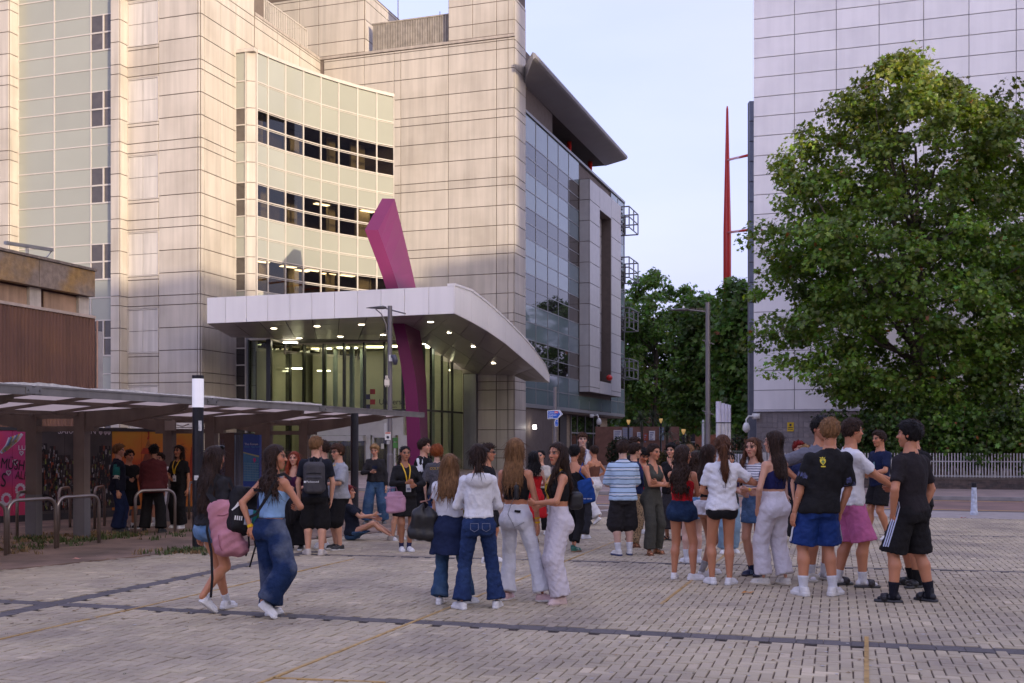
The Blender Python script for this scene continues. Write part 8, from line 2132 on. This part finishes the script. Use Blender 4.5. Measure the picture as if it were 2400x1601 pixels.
bo = tag(g.build('bottle', glass('bottle_clear', (.95, .97, 1.), transp=.97), world=p.W.copy(), smooth=True), 'clear plastic water bottle held by the boy in pink shorts', 'bottle'); sub(bo, 'bottle_cap', *(lambda m_: (m_.v, m_.f))(MB().tube([q + np.array((0, 0, .1)), q + np.array((0, 0, .125))], .016, 10)), C_bk)
p = person('navytee', 2019, 1240, 989, 288, 'boy with dark curls in navy tee and black shorts facing left by the fence', 'm', 'tan', ('curly', 'dark', dict(vol=.07, lump=.006)), [tee(cloth('navy_tee', (.010, .016, .05)), sleeve=.8)], [shorts(C_bk, .80, r=(.068, .070, 0))], CW, ((.012, .012, .02), .06), (((.07, -.17, .61), (1, .5, -.3), 'grip'), 'front'), 'step2', (0, 4))
decal(p, 't_shirt', [[(.03, .72 * p.H), (.055, .725 * p.H), (.06, .70 * p.H), (.035, .69 * p.H)], [(.045, .69 * p.H), (.06, .695 * p.H), (.062, .675 * p.H), (.045, .67 * p.H)]], mat('print_cyan', (.25, .45, .5), .6), -1, 'chest_print')
person('blacktee2', 2100, 1346, 965, 283, 'boy with dark fringe in black tee mostly hidden by the nearer boy in black', 'm', 'tan', ('mop', 'dark', dict(vol=.05, fringe=.08)), [tee(C_bk)], [shorts(C_bk, .95, r=(.060, .074, 0))], ('slide', (.02, .02, .022)), (BK, .12), ('front', 'front'), 'stand')
p = person('stripeshorts', 2090, 1382, 967, 214, 'boy in washed black tee and black shorts with white side stripes, black slides', 'm', 'tan', ('mop', 'black', dict(vol=.06)), [tee(cloth('faded_black', (.020, .016, .018)), hem=.50, sleeve=.75, loose=.35)], [shorts(C_bk, 1.0, r=(.059, .075, 0), fold=.005)], ('slide', (.012, .012, .018)), ((.012, .012, .018), .12), (((.125, -.02, .50), (1, .6, 0), 'relaxed'), ((.125, -.02, .49), (1, .6, 0), 'relaxed')), ((.085, -.07, 35, 0), (-.10, .06, -5, 0)), (20, 0))
side_stripes(p, 'L', mat('stripe_pale', (.50, .53, .68), .6), (-.026, .0, .026), w=.013)
def frame_R(yaw=0, pitch=0, roll=0): return np.array(Matrix.Rotation(yaw, 3, 'Z') @ Matrix.Rotation(pitch, 3, 'X') @ Matrix.Rotation(roll, 3, 'Y'))
def field_at(c, r): c = np.array(c); return Field(c - r, c + r, .013)
def mk(name, p, f, m, label, cat='bag'):
    V, Q = f.mesh(); o = bpy.data.objects.new(name, mesh_np(name, V, Q, m, smooth=True)); link(o, p.W.copy()); return tag(o, label, cat)
def strap(o, pts, w, m, nm='strap', r=None):
    if r: g = MB(); g.tube(pts, r, 8); return sub(o, nm, g.v, g.f, m, True)
    V, Fc = ribbon(pts, w, [(np.array(q) - np.array((0, 0, q[2]))) for q in pts]); return sub(o, nm, V, Fc, m)
p = BP; H = p.H; yb = .066 * H + .02
M_gbp = cloth('bp_grey', (.060, .056, .060), .8, bs=50, bump=.3)
f = field_at((0, yb + .09, .665 * H), .34); rbox(f, (0, yb + .085, .665 * H), (.30, .16, .45), .075); rbox(f, (0, yb + .165, .61 * H), (.235, .075, .24), .035, k=.015); f.noise(.003, 24, 3)
o = mk('backpack', p, f, M_gbp, 'grey backpack with pale lettering worn by the boy in black', 'backpack')
for sg in (-1, 1): strap(o, [np.array((sg * .085, yb + .02, .79 * H)), np.array((sg * .09, .02, .832 * H)), np.array((sg * .10, -.075, .79 * H)), np.array((sg * .12, -.085, .72 * H)), np.array((sg * .15, .0, .62 * H)), np.array((sg * .14, yb, .57 * H))], .055, M_gbp)
g = MB(); g.tube([(-.10, yb + .168, .70 * H), (0, yb + .176, .705 * H), (.10, yb + .168, .70 * H)], .005, 5); g.tube([(-.10, yb + .206, .665 * H), (.10, yb + .206, .665 * H)], .004, 5); g.tube([(-.03, yb + .03, .80 * H), (-.02, yb + .05, .825 * H), (.02, yb + .05, .825 * H), (.03, yb + .03, .80 * H)], .008, 6); sub(o, 'zip', g.v, g.f, C_bk)
t_ = text('lettering', 'Parkwood', .042, p.W @ Matrix.Translation((.10, yb + .207, .625 * H)) @ Matrix.Rotation(math.pi, 4, 'Z') @ UPRIGHT, M_tw, o, .001)
g = MB(); c = (.075 + .045, yb + .206, .632 * H); g.tube([(c[0] - .0, c[1], c[2]), (c[0], c[1] + .003, c[2])], .016, 10); sub(o, 'badge_mark', g.v, g.f, M_tw)
p = W2; H = p.H; Rw = p.W.to_3x3(); Ri = Rw.transposed()
def loc(p, dx, dy, z): q = p.W.to_3x3().transposed() @ Vector((dx, dy, 0)); return np.array((q[0], q[1], z))
cw = loc(p, -.30, .13, .615 * H); Rb = np.array(Ri @ Matrix.Rotation(.5, 3, 'Z') @ Matrix.Rotation(.14, 3, 'Y'))
f = field_at(cw, .36); rbox(f, cw, (.27, .20, .46), .09, Rb); rbox(f, cw + Rb @ np.array((.0, -.085, -.07)), (.22, .09, .24), .04, Rb, k=.015); f.noise(.005, 20, 5)
M_bbp = cloth('bp_black', (.016, .015, .017), .75, bs=40, bump=.3)
o = mk('backpack', p, f, M_bbp, 'black sports backpack with white leaping cat mark carried by the walking woman', 'backpack')
strap(o, [cw + np.array((0, 0, .2)), p.tp((.03, .07, .74)), p.tp((-.05, .05, .82)), p.tp((-.075, 0, .835)), p.tp((-.08, -.06, .80))], .03, M_bbp); strap(o, [p.tp((-.07, .06, .80)), p.tp((-.04, .095, .70)), p.tp((.03, .10, .60)), cw + np.array((.06, .02, -.12))], .03, M_bbp)
for k in (0, 1): strap(o, [cw + Rb @ np.array((.08 + .05 * k, -.03, -.2)), cw + Rb @ np.array((.10 + .06 * k, -.05, -.32)), cw + Rb @ np.array((.09 + .05 * k, -.02, -.42 - .1 * k))], 0, M_bbp, 'loose_strap', .008)
def on_face(c, R, pts, y): return [c + R @ np.array((x, y, z)) for x, z in pts]
g = MB(); cat = [(-.10, -.03), (-.06, .0), (-.02, .03), (.02, .06), (.05, .10), (.035, .10), (.0, .065), (-.03, .045), (-.05, .06), (-.055, .045), (-.075, .015), (-.11, -.02)]
g.add(on_face(cw, Rb, [(x * .8 - .045, z + .02) for x, z in cat], -.128), [tuple(range(len(cat)))])
for k in range(4): g.add(on_face(cw, Rb, [(-.095 + k * .02, -.09), (-.083 + k * .02, -.09), (-.083 + k * .02, -.05), (-.095 + k * .02, -.05)], -.133), [(0, 1, 2, 3)])
for k in range(4): g.add(on_face(cw, Rb, [(.02 + k * .012, .16), (.028 + k * .012, .16), (.028 + k * .012, .20), (.02 + k * .012, .20)], -.104), [(0, 1, 2, 3)])
sub(o, 'logo', g.v, g.f, M_tw)
for (x, z, w_, h_, c, nm) in ((.03, -.03, .065, .10, (.20, .34, .60), 'packet'), (.03, -.10, .065, .05, (.5, .52, .55), 'packet_base'), (.085, -.05, .035, .13, (.01, .18, .17), 'bottle_teal'), (.115, -.05, .02, .09, (.06, .15, .04), 'bottle_green')):
    g = MB(); g.box(cw + Rb @ np.array((x, -.138, z)), (w_, .03, h_), 0, Matrix(Rb.tolist())); sub(o, nm, g.v, g.f, mat('item_' + nm, c, .35))
p = W1; H = p.H; cw = loc(p, .16, -.13, .52 * H); Rb = np.array(p.W.to_3x3().transposed() @ Matrix.Rotation(.35, 3, 'Z') @ Matrix.Rotation(-.15, 3, 'Y'))
M_pk = cloth('bp_pink', (.50, .22, .26), .8, bs=30, bump=.35)
f = field_at(cw, .42); rbox(f, cw, (.27, .17, .52), .08, Rb); rbox(f, cw + Rb @ np.array((.02, -.075, -.13)), (.22, .10, .24), .05, Rb, k=.02); f.ell(cw + Rb @ np.array((.08, 0, -.2)), (.12, .1, .09), .05); f.noise(.008, 14, 9)
o = mk('backpack', p, f, M_pk, 'dusty pink backpack hanging low at the side of the long haired walker', 'backpack')
strap(o, [cw + Rb @ np.array((-.06, -.05, .24)), p.tp((-.06, .08, .72)), p.tp((-.085, .03, .825)), p.tp((-.09, -.05, .80)), p.tp((-.09, -.10, .70)), cw + Rb @ np.array((.05, .09, .2))], .06, M_bbp); strap(o, [cw + Rb @ np.array((-.12, .0, .2)), cw + Rb @ np.array((-.17, -.02, .0)), cw + Rb @ np.array((-.16, -.02, -.2)), cw + Rb @ np.array((-.19, -.03, -.45)), cw + Rb @ np.array((-.23, -.03, -.62))], .024, M_bbp, 'long_strap')
g = MB(); g.tube(on_face(cw, Rb, [(-.06, .13), (.0, .12), (.06, .135)], -.088), .005, 5); g.tube(on_face(cw, Rb, [(-.08, -.05), (-.085, -.15), (-.07, -.2)], -.112), .005, 5); sub(o, 'zip', g.v, g.f, cloth('zip_pink', (.33, .13, .16)))
p = PB; H = p.H; cw = loc(p, -.13, -.10, .475 * H); Rb = np.array(p.W.to_3x3().transposed() @ Matrix.Rotation(-.1, 3, 'Z') @ Matrix.Rotation(-.08, 3, 'Y'))
M_pb = mat('handbag_pink', (.46, .24, .33), .5, var=.05, bump=.15, bscale=30, local=True)
f = field_at(cw, .3); rbox(f, cw + Rb @ np.array((0, 0, -.04)), (.29, .15, .24), .04, Rb); rbox(f, cw + Rb @ np.array((0, 0, .08)), (.24, .09, .15), .03, Rb, k=.04); f.noise(.005, 16, 2)
o = mk('handbag', p, f, M_pb, 'lilac pink leather handbag held by the woman in black', 'handbag')
strap(o, [cw + Rb @ np.array((.13, .0, .15)), p.tp((-.095, .0, .62)), p.tp((-.10, -.0, .75)), p.tp((-.085, -.0, .835)), p.tp((-.07, .06, .78)), cw + Rb @ np.array((.0, .1, .15))], .034, M_pb)
g = MB(); g.box(cw + Rb @ np.array((0, -.073, .075)), (.29, .012, .03), 0, Matrix(Rb.tolist())); g.tube([cw + Rb @ np.array((-.08, 0, .15)), cw + Rb @ np.array((-.07, 0, .21)), cw + Rb @ np.array((.02, 0, .21)), cw + Rb @ np.array((.03, 0, .15))], .008, 8); sub(o, 'handle', g.v, g.f, M_pb)
p = C19; H = p.H; cw = loc(p, -.26, -.04, .565 * H); Rb = np.array(p.W.to_3x3().transposed() @ Matrix.Rotation(.15, 3, 'Z') @ Matrix.Rotation(.12, 3, 'Y'))
M_lb = mat('leather_black', (.014, .013, .014), .45, bump=.2, bscale=30, local=True)
f = field_at(cw, .32); rbox(f, cw + Rb @ np.array((0, 0, -.05)), (.27, .10, .25), .045, Rb); f.cap(cw + Rb @ np.array((-.09, 0, -.15)), cw + Rb @ np.array((.09, 0, -.15)), .06, .06, .03); f.cap(cw + Rb @ np.array((-.07, 0, .05)), cw + Rb @ np.array((-.02, 0, .17)), .05, .012, .03); f.cap(cw + Rb @ np.array((.07, 0, .05)), cw + Rb @ np.array((.02, 0, .15)), .05, .012, .03); f.noise(.008, 13, 4)
o = mk('tote_bag', p, f, M_lb, 'soft black shoulder bag with brown strap hung from the fair haired woman', 'shoulder bag')
strap(o, [cw + Rb @ np.array((-.06, -.02, .17)), loc(p, -.20, -.08, .70 * H), p.tp((.088, .04, .80)), p.tp((.092, -.02, .825)), loc(p, -.14, .08, .70 * H), cw + Rb @ np.array((.06, .04, .17))], .022, mat('strap_brown', (.18, .075, .045), .5))
p = C20; cw = loc(p, -.19, .30, .50 * p.H); f = field_at(cw, .3); rbox(f, cw, (.20, .07, .46), .03, np.array(p.W.to_3x3().transposed())); f.noise(.006, 16, 6)
o = mk('tote_bag', p, f, mat('tote_yellow', (.62, .50, .02), .7, var=.3, vscale=8, local=True, dirt=(.02, .02, .02), dirt_amt=1., dirt_scale=5.), 'yellow and black printed bag between the fair haired woman and the hooded top', 'bag')
p = C21; H = p.H; cw = p.tp((-.02, .10, .675)) + loc(p, .03, -.03, 0); f = field_at(cw, .14); rbox(f, cw, (.05, .07, .15), .02, np.array(p.W.to_3x3().transposed()))
o = mk('small_bag', p, f, M_lb, 'tiny black chain bag on the back of the tall woman in white jeans', 'bag')
ch_ = [p.tp((-.05, .055, .80)), p.tp((-.03, .08, .73)), cw, p.tp((.0, .09, .60)), p.tp((.02, .10, .54)), p.tp((-.03, .115, .46)), p.tp((-.09, .06, .50))]
g = MB()
for a_, b_ in zip(ch_[:-1], ch_[1:]):
    k = max(2, int(np.linalg.norm(b_ - a_) / .014))
    for i in range(k): q = a_ + (b_ - a_) * i / k; g.box(q, (.007, .005, .011), 0, Matrix.Rotation(i * .8, 3, 'Z'))
sub(o, 'chain', g.v, g.f, mat('chain_metal', (.25, .25, .26), .3, .8))
p = C25; cw = loc(p, .17, .02, .64 * p.H); f = field_at(cw, .2); rbox(f, cw, (.15, .12, .18), .05, np.array(p.W.to_3x3().transposed())); o = mk('shoulder_bag', p, f, M_lb, 'small black shoulder bag behind the woman in pale pink trousers', 'shoulder bag')
strap(o, [cw + np.array((0, 0, .08)), p.tp((.06, .07, .78)), p.tp((.07, .0, .83)), p.tp((.06, -.06, .76))], .012, M_lb)
p = GS; cw = loc(p, .17, -.08, .57 * p.H); M_bl = cloth('tote_blue', (.016, .06, .24)); f = field_at(cw, .32); rbox(f, cw, (.24, .08, .36), .035, np.array(p.W.to_3x3().transposed() @ Matrix.Rotation(-.2, 3, 'Y'))); f.noise(.006, 15, 8)
o = mk('tote_bag', p, f, M_bl, 'royal blue tote bag hung from the shoulder of the woman in green sneakers', 'tote bag')
strap(o, [cw + np.array((.0, .0, .17)), p.tp((-.08, .055, .75)), p.tp((-.085, .0, .83)), p.tp((-.085, -.05, .76))], .03, M_bl)
t_ = text('lettering', 'we serve', .035, p.W @ Matrix.Translation(cw) @ p.W.to_3x3().transposed().to_4x4() @ Matrix.Translation((-.04, -.046, -.12)) @ UPRIGHT, M_tw, o, .001)
p = person_loc = PEOPLE['orangehair']; cw = loc(p, -.03, -.12, .30 * p.H); f = field_at(cw, .25); rbox(f, cw, (.22, .08, .24), .03, np.array(p.W.to_3x3().transposed())); mk('carrier_bag', p, f, cloth('bag_blue', (.03, .09, .32), .5), 'bright blue carrier bag held low behind the navy skirt', 'bag')
x, y = gpx(972 * K, 1236 * K); f = Field((x - .4, y - .3, 0), (x + .4, y + .3, .5), .016); f.ell((x, y, .13), (.22, .16, .13), .05); f.ell((x + .08, y, .19), (.13, .12, .12), .06); f.noise(.01, 12, 3); f.F = np.maximum(f.F, .012 - f.ax[2][None, None, :])
V, Q = f.mesh(); o = bpy.data.objects.new('backpack', mesh_np('backpack', V, Q, M_bbp, smooth=True)); link(o); tag(o, 'slumped black backpack lying on the ground behind the woman in black skirt', 'backpack')
p = C40; q = p.J['R']['hand'] + loc(p, .05, -.02, .0); g = MB(); g.tube([q + np.array((0, 0, z)) for z in (-.10, .085)], .037, 16)
o = tag(g.build('snack_tube', mat('tube_purple', (.05, .025, .14), .35), world=p.W.copy()), 'purple snack tube with yellow lid beside the hand of the ponytail woman', 'snack tube'); sub(o, 'lid', *(lambda m_: (m_.v, m_.f))(MB().tube([q + np.array((0, 0, .085)), q + np.array((0, 0, .11))], .039, 16)), mat('lid_yellow', (.6, .36, .02), .4))
text('lettering', 'Oi', .06, p.W @ Matrix.Translation(q) @ p.W.to_3x3().transposed().to_4x4() @ Matrix.Translation((-.03, -.0385, -.01)) @ UPRIGHT, M_tw, o, .001); text('lettering', 'organic', .018, p.W @ Matrix.Translation(q) @ p.W.to_3x3().transposed().to_4x4() @ Matrix.Translation((-.03, -.0385, -.05)) @ UPRIGHT, M_tw, o, .001)
